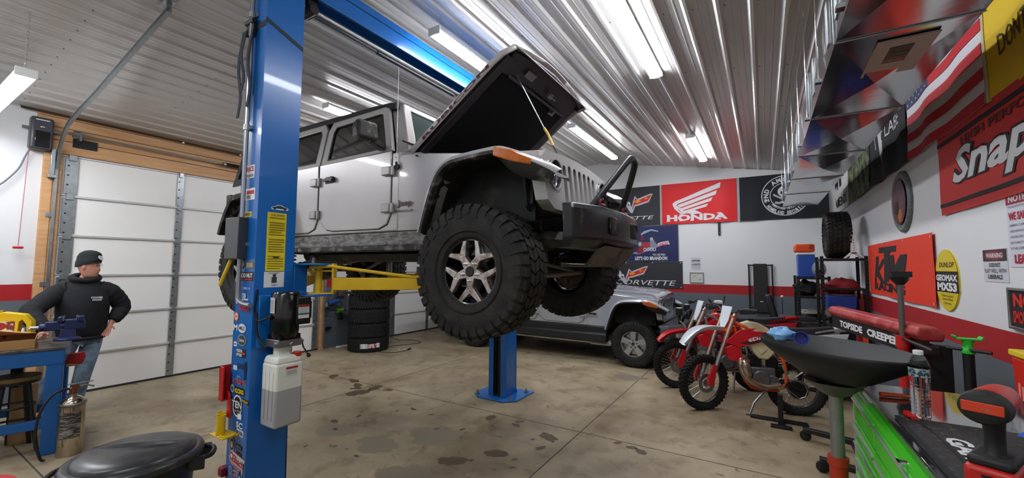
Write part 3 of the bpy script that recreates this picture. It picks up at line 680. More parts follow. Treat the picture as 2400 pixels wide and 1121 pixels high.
    s = Sheet(V((rx1+.0015, ry0+.06, 1.045))-V((-2.97, 1.57, 0)), (0, 1, 0), (0, 0, 1), .08, .06); s.base('#d8d8d4', thick=.001); s.rect(0, .047, .08, .06, '#b02020'); s.rect(.006, .01, .074, .04, '#c8c8c4')
    for i in range(3): s.rect(.01, .014+i*.009, .07, .017+i*.009, '#8a8a8a')
    s.build('warning_sticker', tk_)
    # switch / lock box with yellow release handle on -y face
    m = MB(O); m.bx(x0-.06, x1-.11, y0-.06, y0, 1.80, 2.08); lb = m.build('lock_box', mat('dark_grey_paint', '#3c3d40', .35), t, bevel=.004)
    m = MB(O); m.cyl((x0-.02, y0-.03, 1.80), (x0-.09, y0-.06, 1.62), .012); m.build('release_handle', yel, lb)
    # yellow adapter holders, red tool tray
    m = MB(O)
    m.bx(x0-.03, x0+.14, y0-.10, y0-.0, .655, .665)
    hd = m.build('adapter_shelf', yel, t, bevel=.003)
    for dx, dy in ((.0, -.05), (.055, -.075)):
        m = MB(O); m.lathe([(.026, .665), (.026, .79), (.022, .79), (.022, .67)], (x0+dx, y0+dy, 0), n=20); m.build('adapter_cup', yel, hd)
    m = MB(O); m.lathe([(.03, .664), (.03, .672), (.045, .672), (.045, .664)], (x0+.105, y0-.055, 0), n=20); m.build('adapter_ring', yel, hd)
    m = MB(O); m.bx(x0-.05, x0-.0, y0-.05, y0-.042, .86, 1.08); m.bx(x0-.05, x0-.045, y0-.05, y0+.03, .86, 1.08); m.bx(x0-.05, x0, y0-.05, y0+.03, .86, .865); m.prism([(x0-.0, .75), (x0+.05, .75), (x0+.03, .9), (x0-.0, .92)], y0-.02, y0-.012, 'y')
    m.build('tool_tray', red, t, bevel=.002)
    m = MB(O); m.bx(x0-.06, x0, y0-.03, y0+.05, .36, .42); m.build('rubber_bumper', mat('old_red', '#8a1f2a', .6), t, bevel=.01)
    return t
lift()

# ================================================================ VEHICLES
def tyre_mesh(Rr, W, rim, N=34, rows=3, knob=.014, rough=True):
    """tyre about the y axis"""
    m = MB(); h = W/2
    prof = [(rim-.005, -h*.72), (rim+.012, -h*.86), (rim+(Rr-rim)*.45, -h*1.0), (Rr-.055, -h*.99), (Rr-.03, -h*.90), (Rr-knob*.9, -h*.72), (Rr-knob, -h*.3), (Rr-knob, h*.3), (Rr-knob*.9, h*.72), (Rr-.03, h*.90), (Rr-.055, h*.99), (rim+(Rr-rim)*.45, h), (rim+.012, h*.86), (rim-.005, h*.72)]
    m.lathe(prof, axis='y', n=64)
    def blk_(t, dt, r0_, r1_, ya, yb, sk=0):
        vs = []
        for r_ in (r0_, r1_):
            for (y, tt) in ((ya, t-dt+sk*ya), (yb, t-dt+sk*yb), (yb, t+dt+sk*yb), (ya, t+dt+sk*ya)):
                vs.append((r_*math.cos(tt), y, r_*math.sin(tt)))
        m.add(vs, [(0, 1, 2, 3), (7, 6, 5, 4), (0, 4, 5, 1), (1, 5, 6, 2), (2, 6, 7, 3), (3, 7, 4, 0)])
    st = 2*PI/N; r1_ = Rr-knob-.004
    for i in range(N):
        t = i*st
        for k in range(rows):
            y0_ = -h*.56+k*(h*1.12/rows); sk = (2.2 if k % 2 else -2.2)
            blk_(t+(st/2 if k % 2 else 0), st*.40, r1_, Rr, y0_+.006, y0_+h*1.12/rows-.006, sk*.6)
            blk_(t+(st/2 if k % 2 else 0)+st*.5, st*.05, r1_, Rr-.003, y0_, y0_+h*1.12/rows, -sk)
        for s in (-1, 1):
            blk_(t+(st*.25 if s > 0 else 0), st*.36, r1_-.004, Rr-.003, s*h*.60, s*h*.90)
            # shoulder lug wrapping onto the sidewall
            e = .022 if i % 2 else .045; tt = t+(st*.25 if s > 0 else 0); vs = []
            for (r_, y) in ((Rr-.008, s*h*.88), (Rr-.03-e*.2, s*(h+.004)), (Rr-.055-e, s*(h+.004)), (Rr-.055-e, s*h*.9), (Rr-.03, s*h*.86)):
                for d in (-st*.35, st*.35): vs.append((r_*math.cos(tt+d), y, r_*math.sin(tt+d)))
            m.add(vs, [(0, 1, 3, 2), (2, 3, 5, 4), (4, 5, 7, 6), (0, 2, 4, 6, 8), (9, 7, 5, 3, 1), (6, 7, 9, 8), (8, 9, 1, 0)])
    # side wall bead lines
    for s in (-1, 1):
        m.lathe([(rim+.045, s*h*.93), (rim+.052, s*(h*.95+.006)), (rim+.06, s*h*.96)], axis='y', n=48)
    return m
def wheel(name, loc, side, parent, Rr, W, rim, style, protos):
    """side -1: outer face towards -y"""
    t = bpy.data.objects.new(name, None); COL.objects.link(t); t.parent = parent; t.location = loc
    if side > 0: t.rotation_euler = (0, 0, PI)
    k = style
    if k not in protos:
        P = protos[k] = []
        h = W/2
        P.append(('tyre', tyre_mesh(Rr, W, rim, 36 if k == 'a' else 44, 3, .014 if k == 'a' else .009).build('tyre', rub, None, smooth=30)))
        m = MB(); m.lathe([(rim+.01, -h*.80), (rim+.012, -h*.76), (rim-.012, -h*.70), (rim-.02, -h*.2), (rim-.03, h*.6), (rim+.005, h*.75), (rim+.01, h*.72)], axis='y', n=48)
        m.lathe([(rim-.03, h*.05), (rim*.5, h*.02), (.0, h*.02)], axis='y', n=32)
        P.append(('rim', m.build('rim', blkg if k == 'a' else alu, None)))
        yf = -h*.62 if k == 'a' else -h*.55
        m = MB(); n5 = 5
        def pol(r_, a): return (r_*math.cos(a), r_*math.sin(a))
        for i in range(n5):
            A = R(90)+2*PI*i/n5+(R(36) if k == 'a' else 0)
            if k == 'a':
                # Y spoke: stem then two arms to the rim
                r_in, r_mid, r_out = .045, .125, rim-.006
                m.prism([pol(.0, A), pol(.058, A-.63), pol(.092, A-.30), pol(r_mid, A-.19), pol(r_mid+.014, A), pol(r_mid, A+.19), pol(.092, A+.30), pol(.058, A+.63)][::-1], yf-.012, yf+.035, 'y')
                for s in (-1, 1):
                    m.prism([pol(r_mid+.018, A), pol(r_mid-.018, A+s*.22), pol(r_out, A+s*.47), pol(r_out, A+s*.33)], yf-.012, yf+.03, 'y')
                ra = [pol(rim-.001, A+(-.5+j*.1)) for j in range(11)]; rb = [pol(rim-.014, A+(.5-j*.1)) for j in range(11)]
            else:
                m.prism([pol(.0, A), pol(.07, A-.63), pol(.10, A-.40), pol(rim-.004, A-.24), pol(rim-.0, A), pol(rim-.004, A+.24), pol(.10, A+.40), pol(.07, A+.63)], yf-.02, yf+.03, 'y')
        P.append(('spokes', m.build('spokes', mat('machined', '#c9bfb8', .3, metal=.7, col2='#8a7c72', vscale=12) if k == 'a' else mat('silver_wheel', '#b9bbbd', .28, metal=.75), None, smooth=0, bevel=.005)))
        m = MB(); m.lathe([(rim+.004, yf-.01), (rim-.010, yf-.014), (rim-.014, yf+.02)], axis='y', n=48); P.append(('rim_edge', m.build('rim_edge', M('machined') if k == 'a' else M('silver_wheel'), None)))
        m = MB()
        m.cyl((0, yf-.02, 0), (0, yf+.02, 0), .036, n=24); P.append(('centre_cap', m.build('centre_cap', blk if k == 'a' else M('silver_wheel'), None, bevel=.005)))
        for i in range(5):
            a = R(90)+2*PI*i/5+(R(36) if k == 'a' else 0); m = MB(); x, z = pol(.0635, a); m.cyl((x, yf-.028, z), (x, yf+.02, z), .0125, n=6); m.ell((x, yf-.028, z), (.011, .006, .011), n=8); P.append(('lug_nut', m.build('lug_nut', chrome if k == 'a' else dkst, None)))
        m = MB(); m.cyl((0, h*.15, 0), (0, h*.19, 0), .165, n=36); m.cyl((0, h*.0, 0), (0, h*.5, 0), .085, n=24); P.append(('brake_disc', m.build('brake_disc', dkst, None)))
        for _, o in P: o.parent = t
        # nuts sit in the spokes' seats
    else:
        for nm, o in protos[k]:
            c = o.copy(); COL.objects.link(c); c.parent = t
    return t

def jeep(loc, name, label, raised):
    t = thing(name, label, 'car' if raised else 'pickup truck', loc)
    wz = .335 if raised else .405; Rr = .47 if raised else .40; Wt = .32 if raised else .255
    body = silv if raised else silv2
    dirt = mat('muddy_black', '#1f1e1d', .6, col2='#8c877f', vscale=9, thr=(.5, .68)) if raised else mat('clean_black', '#1d1e20', .5)
    dirt2 = mat('muddy_sill', '#8c8a88', .6, col2='#4c4843', vscale=5, thr=(.4, .62), stretch=(2, 2, 5)) if raised else mat('black_sill', '#1b1c1e', .5)
    glass = mat('tint_glass', '#0b0d0f', .06, trans=.0, spec=.8, coat=1) ; wsg = MATS.get('windscreen')
    if wsg is None:
        wsg = mat('windscreen', '#2c3a38', .12, trans=.3, ior=1.35, spec=.25)
    WB = 3.008 if raised else 3.487
    def tumble(p):      # greenhouse leans in above the belt line
        if p.z > 1.31 and abs(p.y) > .3:
            s = 1 if p.y > 0 else -1; p.y -= s*(p.z-1.31)*.20
        return p
    xr = -WB
    # tub
    for s in ((-1, 1) if True else (-1,)):
        m = MB()
        arch = [(xr+.62, .66), (xr+.55, .90), (xr+.38, 1.06), (xr+.30, 1.10), (xr-.30, 1.10), (xr-.38, 1.05), (xr-.52, .85), (xr-.60, .70)]
        poly = [(-.86, .66)]+arch+[(xr-.66, .70), (xr-.66, 1.30), (-.86, 1.33)]
        if not raised: poly = [(-.86, .66), (-2.9, .66), (-2.9, 1.31), (-.86, 1.33)]
        m.prism(poly, s*.70, s*.79, 'y'); m.build('body_side', body, t, bevel=.012)
    m = MB(); m.bx(xr-.64 if raised else -2.88, -.45, -.72, .72, .64, .72); m.bx(-.95, -.85, -.76, .76, .70, 1.30); m.bx((xr-.66) if raised else -2.93, (xr-.62) if raised else -2.88, -.76, .76, .68, 1.30)
    m.build('floor_pan', mat('underbody', '#15140f', .8, col2='#2b2824', vscale=5), t)
    if not raised:     # pickup bed
        for s in (-1, 1):
            m = MB(); m.prism([(-2.97, .66), (xr+.62, .66), (xr+.5, 1.0), (xr+.3, 1.10), (xr-.3, 1.10), (xr-.5, 1.0), (xr-.6, .7), (xr-1.05, .72), (xr-1.05, 1.28), (-2.97, 1.28)], s*.70, s*.80, 'y'); m.build('bed_side', body, t, bevel=.01)
        m = MB(); m.bx(xr-1.05, xr-1.0, -.78, .78, .72, 1.28); m.bx(-2.97, xr-1.0, -.7, .7, .7, .76); m.build('bed_floor', body, t, bevel=.01)
    # cowl + hood box sides
    m = MB(); m.loft([[(-.95, -.78, 1.30), (-.95, .78, 1.30), (-.95, .76, 1.345), (-.95, -.76, 1.345)], [(-.70, -.72, 1.29), (-.70, .72, 1.29), (-.70, .70, 1.325), (-.70, -.70, 1.325)]]); m.build('cowl', body, t, bevel=.008)
    for s in (-1, 1):
        m = MB()
        m.prism([(-.95, .66), (-.50, .66), (-.455, .80), (-.40, .95), (-.33, 1.07), (-.24, 1.13), (-.1, 1.145), (.2, 1.15), (.4, 1.12), (.4, 1.185), (-.2, 1.235), (-.55, 1.275), (-.95, 1.31)], s*.72, s*.787, 'y')
        f = m.build('front_quarter', body, t, bevel=.005, fn=lambda p: V((p.x, p.y*(1-max(0, p.x+.62)*.115), p.z)))
        # badge
        sh = Sheet((-.90 if s < 0 else -.62, s*.7915, .80), (1 if s < 0 else -1, 0, 0), (0, 0, 1), .26, .12)
        ink = mat('badge_red', '#4c2a30', .4) if raised else mat('badge_black', '#141414', .35)
        sh.gap = .001; sh.text('Jeep', .03, .05, .20, .115, ink, bold=.04); sh.text('WRANGLER' if raised else 'GLADIATOR', .0, .015, .22, .033, mat('badge_dark', '#33312f', .4)); sh.build('badge', f)
        # screws and antenna
        m = MB()
        for xx, zz in ((-.93, 1.285), (-.70, 1.27)): m.cyl((xx+.03, s*.765, zz), (xx+.03, s*.793, zz-.0), .007, n=8)
        m.build('trim_screw', blk, f)
    m = MB(); m.cyl((-.875, -.79, 1.20), (-.875, -.81, 1.20), .024); m.cyl((-.875, -.805, 1.20), (-.875, -.81, 1.24), .010); a = m.build('antenna_base', blk, t); m = MB(); m.cyl((-.875, -.808, 1.23), (-.875, -.808, 2.06), .0022, n=6); m.build('antenna_mast', mat('mast', '#cfcfcf', .4, metal=.6), a)
    # flares
    P_ = [(-.475, .62), (-.42, .80), (-.365, .95), (-.30, 1.06), (-.21, 1.12), (-.08, 1.138), (.16, 1.150), (.24, 1.138), (.40, 1.075), (.50, 1.025), (.56, .985)]
    for s in (-1, 1):
        def yo(x): return .94 if x < .18 else .94-(x-.18)*.48
        m = MB(); rings = []
        Q = [V((x, z)) for x, z in P_]
        Q = smooth_path([V((q.x, 0, q.y)) for q in Q], 3)
        for i, q in enumerate(Q):
            d = (Q[min(i+1, len(Q)-1)]-Q[max(i-1, 0)]).normalized(); n_ = V((-d.z, 0, d.x)); k = min(1, i/4); y_ = yo(q.x)
            yi = .68 if q.x > -.3 else .76; xi = q.x if q.x < .30 else .30+(q.x-.30)*.4
            rings.append([V((xi, s*yi, q.z+.02*(q.x > .3)))+n_*.045, V((q.x, s*(y_-.05), q.z))+n_*.048, V((q.x, s*(y_-.012), q.z))+n_*.034, V((q.x, s*y_, q.z))+n_*.008, V((q.x, s*(y_-.006), q.z))-n_*.002, V((xi, s*yi, q.z))-n_*.002])
        m.loft(rings); f = m.build('front_fender', body, t, smooth=50)
        m = MB(); rings = []
        for i, q in enumerate(Q):
            d = (Q[min(i+1, len(Q)-1)]-Q[max(i-1, 0)]).normalized(); n_ = V((-d.z, 0, d.x)); y_ = yo(q.x)+.006
            e = (.032+(.075*min(1, max(0, (q.x-.2)/.12))))*(1-max(0, q.x-.46)*3.5); xj = q.x if q.x < .40 else .40+(q.x-.40)*.4
            rings.append([V((xj, s*(y_-.10), q.z))+n_*.0, V((q.x, s*y_, q.z))+n_*.004, V((q.x, s*y_, q.z))-n_*e*.6, V((q.x, s*(y_-.03), q.z))-n_*e, V((xj, s*(y_-.10), q.z))-n_*.01])
        m.loft(rings); m.build('flare_lip', dirt, f, smooth=50)
        m = MB(); m.loft([[(.19, s*.88, 1.11), (.19, s*.951, 1.115), (.19, s*.945, 1.178), (.19, s*.88, 1.185)], [(.30, s*.84, 1.075), (.30, s*.900, 1.075), (.30, s*.894, 1.155), (.30, s*.84, 1.160)], [(.42, s*.80, 1.045), (.42, s*.842, 1.05), (.42, s*.836, 1.095), (.42, s*.80, 1.10)]]); m.build('side_marker', mat('amber', '#d8701c', .15, coat=1, var=.4, vscale=40), f, bevel=.008)
        # wheel well liner
        m = MB(); rings = []
        for q in Q[::2]:
            rings.append([V((q.x, s*.52, q.z+.015)), V((q.x, s*(yo(q.x)-.05), q.z-.006)), V((q.x*1.02, s*(yo(q.x)-.05), q.z-.012)), V((q.x, s*.52, q.z-.01))])
        m.loft(rings); m.bx(-.50, .33, s*.58, s*.60, .70, 1.14); m.bx(-.50, .33, s*.50, s*.60, .70, .72); m.prism([(s*.50, .72), (s*.66, .80), (s*.72, 1.08), (s*.50, 1.12)], .28, .30, 'x'); m.bx(-.52, -.50, s*.44, s*.76, .62, 1.12)
        m.build('wheel_well', mat('liner', '#151515', .7, col2='#3a352c', vscale=5, thr=(.52, .7)), t, smooth=0)
        # rear flare
        m = MB(); rings = []; Pr = [(xr+.64, .64), (xr+.56, .88), (xr+.42, 1.06), (xr+.28, 1.13), (xr-.28, 1.13), (xr-.42, 1.06), (xr-.56, .86), (xr-.62, .72)]
        Qr = smooth_path([V((x, 0, z)) for x, z in Pr], 3)
        for i, q in enumerate(Qr):
            d = (Qr[min(i+1, len(Qr)-1)]-Qr[max(i-1, 0)]).normalized(); n_ = V((d.z, 0, -d.x))
            rings.append([V((q.x, s*.78, q.z))+n_*.03, V((q.x, s*.92, q.z))+n_*.03, V((q.x, s*.94, q.z)), V((q.x, s*.93, q.z))-n_*.03, V((q.x, s*.70, q.z))-n_*.01])
        m.loft(rings); m.build('rear_fender', dirt if raised else body, t, smooth=50)
    # hood
    H = bpy.data.objects.new('hood', None); COL.objects.link(H); H.parent = t; H.location = (-.80, 0, 1.305)
    if raised: H.rotation_euler = (0, -R(37), 0)
    else: H.rotation_euler = (0, R(2.5), 0)
    secs = []; SK = .065 if raised else .12
    for i in range(13):
        u = i/12; x = u*1.22; hw = .725-.04*u; zt = .055-.02*u**2; dz = 0 if u < .85 else -((u-.85)/.15)**2*.055
        row = []
        for j in range(17):
            v = -1+j/8; y = hw*v; a = abs(v)
            z = zt+.028*(1-a**2)+(.018 if a < .42 else (.018*(1-(a-.42)/.1) if a < .52 else 0))+dz
            if a > .93: z -= .012
            row.append((x+.07*u*u*(1-a**2), y, z))
        row = [(x, -hw, zt-SK+dz)]+row+[(x, hw, zt-SK+dz)]
        secs.append(row)
    m = MB(); m.loft(secs, cap=False, closed=False)
    m.add([(1.22, p[1], p[2]) for p in secs[-1][1:-1]]+[(1.235, p[1], secs[-1][1][2]-.08) for p in secs[-1][1:-1]], [(j, j+1, 17+j+1, 17+j) for j in range(16)])
    hs = m.build('hood_skin', body, H, smooth=35, solid=.008)
    if raised:
        dkf = mat('hood_underside', '#3e3a41', .45)
        m = MB()
        m.ring([(.02, -.68), (1.19, -.64), (1.24, -.3), (1.255, 0), (1.24, .3), (1.19, .64), (.02, .68)], [(.10, -.60), (1.0, -.56), (1.03, -.3), (1.04, 0), (1.03, .3), (1.0, .56), (.10, .60)], -.02, .02, 'z'); m.build('inner_frame', dkf, H, bevel=.01)
        m = MB(); m.prism([(.06, -.62), (1.06, -.54), (1.06, .54), (.06, .62)], -.012, .005, 'z'); m.build('insulation_pad', mat('felt', '#0f0f13', .9), H)
        m = MB(); m.tube([(1.02, -.50, -.05), (1.02, .50, -.05)], .012); m.build('front_rail', mat('dark_rail', '#55525a', .4), H)
        m = MB(); m.box((1.1, .08, -.06), (.05, .07, .03)); m.tube([(1.1, .05, -.06), (1.1, .06, -.10), (1.1, .14, -.10), (1.1, .15, -.06)], .006); m.build('hood_latch', galv, H)
        m = MB(); m.box((1.12, -.30, -.0475), (.06, .13, .004)); m.build('service_label', mat('lbl', '#8a8a8c', .5), H)
        m = MB(); m.box((1.0, .30, -.05), (.03, .03, .06)); m.box((.97, .3, -.06), (.02, .09, .01)); m.build('hinge_hook', galv, H)
        m = MB()
        for s in (-1, 1): m.box((1.16, s*.63, -.03), (.04, .03, .05))
        m.build('rubber_stop', blk, H)
        for s in (-1, 1):
            yb = lambda x: s*(.731-.0328*x)
            sh = Sheet((0, 0, 0), (1, 0, 0), (0, 0, 1), 1, .1)
            vs, fs, a_ = text_geo('RUBICON', .04); m = MB()
            m.add([((.18+x*.80) if s < 0 else (.98-x*.8), yb(.18+x*.8 if s < 0 else .98-x*.8), -.004+y*.034) for x, y in vs], fs); m.build('hood_lettering', M('badge_red'), H)
        # prop rod : built in car space
        a = V((-.80, 0, 1.305)); c, q = math.cos(R(37)), math.sin(R(37))
        g = lambda x, y, z: a+V((x*c-z*q, y, x*q+z*c))
        m = MB(); top = g(1.06, -.43, -.03); bot = V((.40, -.30, 1.19)); mid = top.lerp(bot, .62); m.cyl(top, mid, .0045, n=8); m.build('prop_rod', galv, t)
        m = MB(); m2 = top.lerp(bot, .82); m.tube([mid, mid.lerp(m2, .3)+V((.0, .02, 0)), m2], .011, n=8); m.build('prop_grip', mat('grip_yellow', '#d6b25a', .5), t)
        m = MB(); m.cyl(m2, bot, .0045, n=8); m.build('prop_end', blk, t)
        # engine bay
        m = MB(); m.bx(-.72, .20, -.50, .50, .86, 1.0); m.build('engine_bay', M('underbody'), t)
        m = MB(); m.bx(-.45, .1, -.16, .16, .95, 1.17); m.build('engine_cover', blk, t, bevel=.02)
        m = MB(); m.bx(-.15, .15, -.50, -.3, .95, 1.20); m.build('air_box', blk, t, bevel=.02); m = MB(); m.bx(-.5, -.22, -.55, -.35, .95, 1.19); m.cyl((-.35, -.45, 1.19), (-.35, -.45, 1.22), .04); m.build('battery', blk, t, bevel=.01)
        m = MB(); m.bx(.20, .30, -.52, .52, 1.17, 1.225); m.build('radiator_support', blk, t, bevel=.01)
    else:
        m = MB()
        for s in (-1, 1): m.box((1.06, s*.62, -.0), (.05, .03, .08))
        m.build('hood_latch', blk, H, bevel=.008)
    # windscreen frame, leaning back
    wf = lambda u, v, off=0: V((-.84-.19*v+off*.9, u*(.735-.10*v), 1.335+.475*v+off*.3))
    m = MB()
    for a_, b_ in (((-1, 0), (-1, 1)), ((1, 0), (1, 1))):
        s = a_[0]; m.loft([[wf(s*1.02, v, -.10), wf(s*.88, v, -.08), wf(s*.88, v, .05), wf(s, v, .04)] for v in (0, .5, 1)])
    for v0, v1 in ((0, .10), (.90, 1.0)):
        m.loft([[wf(u, v0), wf(u, v1), wf(u, v1, .045), wf(u, v0, .045)] for u in (-.99, -.5, 0, .5, .99)])
    m.build('windscreen_frame', body, t, bevel=.006)
    m = MB(); m.add([wf(-.9, .08, .03), wf(.9, .08, .03), wf(.9, .92, .03), wf(-.9, .92, .03)], [(0, 1, 2, 3)]); m.build('windscreen', wsg, t, smooth=0, solid=.005)
    m = MB()
    for c_ in (-.35, .25): m.tube([wf(c_, .02, .07), wf(c_-.05, .10, .06), wf(c_-.75, .14, .05)], .008)
    m.build('wiper', blk, t)
    # roof and greenhouse
    xe = (xr-.60) if raised else -2.86
    topm = mat('soft_top', '#1d1d1f', .75, var=.3, vscale=30)
    def RP(x0, x1, z0, z1, yy): return [(x0, -yy, z0), (x1, -yy, z0), (x1, yy, z0), (x0, yy, z0), (x0, -yy, z1), (x1, -yy, z1), (x1, yy, z1), (x0, yy, z1)]
    m = MB(); rows = []
    for x, dz in ((-1.03, -.012), (-1.10, 0), (-1.3, .008), (-2.2, .012), (xe+.2, .006), (xe+.02, -.02)):
        rows.append([(x, -.695, 1.775+dz), (x, -.69, 1.835+dz), (x, -.62, 1.862+dz), (x, 0, 1.875+dz), (x, .62, 1.862+dz), (x, .69, 1.835+dz), (x, .695, 1.775+dz), (x, 0, 1.80+dz)])
    m.loft(rows); m.build('roof', topm, t, bevel=.006)
    m = MB(); m.bx(xe-.0, xe+.03, -.66, .66, 1.30, 1.80); m.build('rear_window', glass, t, fn=tumble, bevel=.01)
    for s in (-1, 1):
        if raised:
            xa, xb = xr+.46, xe
            m = MB(); m.ring([(xa, 1.30), (xa+.05, 1.79), (xb, 1.79), (xb-.05, 1.30)], [(xa-.08, 1.38), (xa-.05, 1.74), (xb+.08, 1.74), (xb+.04, 1.38)], s*.76, s*.79, 'y'); m.build('quarter_pillar', topm, t, fn=tumble)
            m = MB(); m.prism([(xa-.08, 1.38), (xa-.05, 1.74), (xb+.08, 1.74), (xb+.04, 1.38)], s*.77, s*.778, 'y'); m.build('quarter_window', glass, t, fn=tumble)
        # doors
        for k, (x0, x1) in enumerate(((-1.935, -.945), (-2.78, -1.955))):
            d = bpy.data.objects.new('door', None); COL.objects.link(d); d.parent = t
            if k == 0: low = [(x0, 1.34), (x0, .90), (x0+.04, .78), (x0+.13, .705), (x0+.22, .69), (x1-.14, .685), (x1-.04, .72), (x1, .80), (x1, 1.345)]
            else: low = [(x0, 1.34), (x0, 1.12), (x0+.10, .95), (x0+.22, .74), (x0+.30, .69), (x1-.14, .685), (x1-.04, .72), (x1, .80), (x1, 1.34)]
            m = MB(); e = 1.02; cx_ = (x0+x1)/2
            m.prism([(cx_+(x-cx_)*1.011, 1.0+(z-1.0)*1.018) for x, z in low], s*.783, s*.7925, 'y'); m.build('door_seal', mat('seam', '#1a1a1a', .8), d)
            m = MB(); m.prism(low, s*.785, s*.803, 'y'); m.build('door_panel', body, d, bevel=.007)
            if k == 0: out = [(x0, 1.33), (x0+.005, 1.70), (x0+.05, 1.785), (x1-.20, 1.80), (x1-.155, 1.78), (x1, 1.35)]; inn = [(x0+.085, 1.375), (x0+.085, 1.68), (x0+.115, 1.725), (x1-.245, 1.745), (x1-.215, 1.73), (x1-.085, 1.385)]
            else: out = [(x0, 1.33), (x0+.02, 1.70), (x0+.08, 1.785), (x1-.06, 1.79), (x1-.005, 1.72), (x1, 1.33)]; inn = [(x0+.07, 1.375), (x0+.085, 1.67), (x0+.12, 1.72), (x1-.11, 1.73), (x1-.075, 1.68), (x1-.075, 1.375)]
            m = MB(); m.ring(out, inn, s*.765, s*.80, 'y'); m.build('window_frame', body, d, fn=tumble, bevel=.005)
            cxw = sum(p[0] for p in inn)/6; czw = sum(p[1] for p in inn)/6
            m = MB(); m.ring([(cxw+(x-cxw)*1.03, czw+(z-czw)*1.06) for x, z in inn], [(cxw+(x-cxw)*.96, czw+(z-czw)*.93) for x, z in inn], s*.772, s*.796, 'y'); m.build('window_seal', blk, d, fn=tumble)
            m = MB(); m.prism(inn, s*.778, s*.784, 'y')
            m.build('window', mat('dusty_glass', '#0a0b0d', .08, spec=.7, col2='#46484a', vscale=70, thr=(.62, .72)) if raised and k else glass, d, fn=tumble)
            # handle and hinges
            m = MB(); hx = x0+.11; m.bx(hx-.01, hx+.14, s*.803, s*.835, 1.165, 1.195); m.cyl((hx+.11, s*.80, 1.18), (hx+.11, s*.84, 1.18), .026); m.box((hx+.05, s*.806, 1.18), (.12, .008, .065)); m.build('door_handle', blkg, d, bevel=.008)
            for z in (1.17, .855):
                m = MB(); m.box((x1-.03, s*.822, z), (.10, .036, .075)); m.box((x1+.035, s*.815, z), (.03, .03, .085)); m.build('door_hinge', mat('hinge_grey', '#a8a4a2', .35, metal=.25) if raised else body, d, bevel=.008)
        # mirror
        mr = MB(); mr.loft([[(-1.10, s*.80, 1.36), (-1.02, s*.80, 1.36), (-1.02, s*.80, 1.41), (-1.10, s*.80, 1.41)], [(-1.08, s*.93, 1.40), (-1.03, s*.93, 1.40), (-1.03, s*.93, 1.46), (-1.08, s*.93, 1.46)]])
        mo = mr.build('mirror_arm', blkg, t, bevel=.008)
        mr = MB(); mr.box((-1.05, s*.985, 1.485), (.09, .20, .155), rot=Euler((0, 0, s*R(8))), taper=.9); mr.build('mirror_housing', dirt if raised else blk, mo, bevel=.025, seg=3)
        mr = MB(); mr.box((-1.098, s*.985, 1.485), (.004, .16, .12), rot=Euler((0, 0, s*R(8)))); mr.build('mirror_glass', chrome, mo)
        # sill
        m = MB(); m.bx(xr+.62, -.50, s*.72, s*.795, .535, .655); m.build('sill', dirt2, t, bevel=.015)
        m = MB(); m.prism([(s*.80, .50), (s*.62, .50), (s*.62, .56), (s*.80, .54)], xr+.64, -.52, 'x'); m.build('rock_rail', dirt, t, bevel=.006)
        if not raised:
            m = MB(); m.bx(xr+.75, -.50, s*.68, s*.83, .36, .53); m.build('side_step', dirt, t, bevel=.03)
            m = MB(); m.bx(xr+.8, -.1, s*.5, s*.62, .30, .37); m.bx(-.9, -.5, s*.5, s*.62, .28, .33); m.build('frame_shield', whp, t, bevel=.01)
    # grille with seven slots and round lamps
    g = MB(Matrix.Translation((-.01, 0, 0))); prof = [(-.66, .84), (-.70, 1.05), (-.69, 1.15), (-.63, 1.205), (-.3, 1.235), (0, 1.245), (.3, 1.235), (.63, 1.205), (.69, 1.15), (.70, 1.05), (.66, .84), (.56, .785), (-.56, .785)]
    g.loft([[(.36-(z-.98)*.10, y, z) for y, z in prof], [(.455-(z-.98)*.10, y*.985, z) for y, z in prof]])
    go = g.build('grille', body, t, bevel=0)
    c = MB()
    for i in range(7):
        y = (i-3)*.105; hh = .175 if abs(i-3) < 3 else .16
        pts = []
        for k in range(16):
            a = 2*PI*(k+.5)/16; cz = hh-.03 if math.sin(a) >= 0 else -(hh-.03); pts.append((y+.032*math.cos(a), .995+cz+.03*math.sin(a)))
        c.prism(pts, .2, .6, 'x')
    for s in (-1, 1): c.cyl((.2, s*.505, 1.045), (.6, s*.505, 1.045), .108, n=36)
    apply_bool(go, c.build('cut', blk, t))
    m = MB(); m.bx(.30, .33, -.64, .64, .82, 1.18); m.build('radiator', blk, t)
    m = MB()
    for i in range(7):
        for k in range(11): m.box((.36, (i-3)*.105, .84+k*.028), (.01, .058, .006), rot=Euler((0, .5, 0)))
    m.build('grille_mesh', blk, go)
    for s in (-1, 1):
        m = MB(); m.lathe([(.108, .455), (.10, .39), (.085, .36), (.0, .345)], (0, s*.505, 1.045), 'x', n=32); hl = m.build('headlight', mat('lamp_chrome', '#8b8d92', .2, metal=.8), t)
        m = MB(); m.lathe([(.1, .42), (.07, .437), (.0, .442)], (0, s*.505, 1.045), 'x', n=32); m.build('headlight_lens', mat('lens', '#6f747c', .05, spec=.9, coat=1, metal=.3), hl)
        m = MB(); m.lathe([(.108, .445), (.114, .457), (.104, .457), (.104, .445)], (0, s*.505, 1.045), 'x', n=36); m.build('headlight_bezel', body, hl)
        m = MB(); m.cyl((.36, s*.505, 1.045), (.425, s*.505, 1.045), .03); m.build('headlight_projector', chrome, hl)
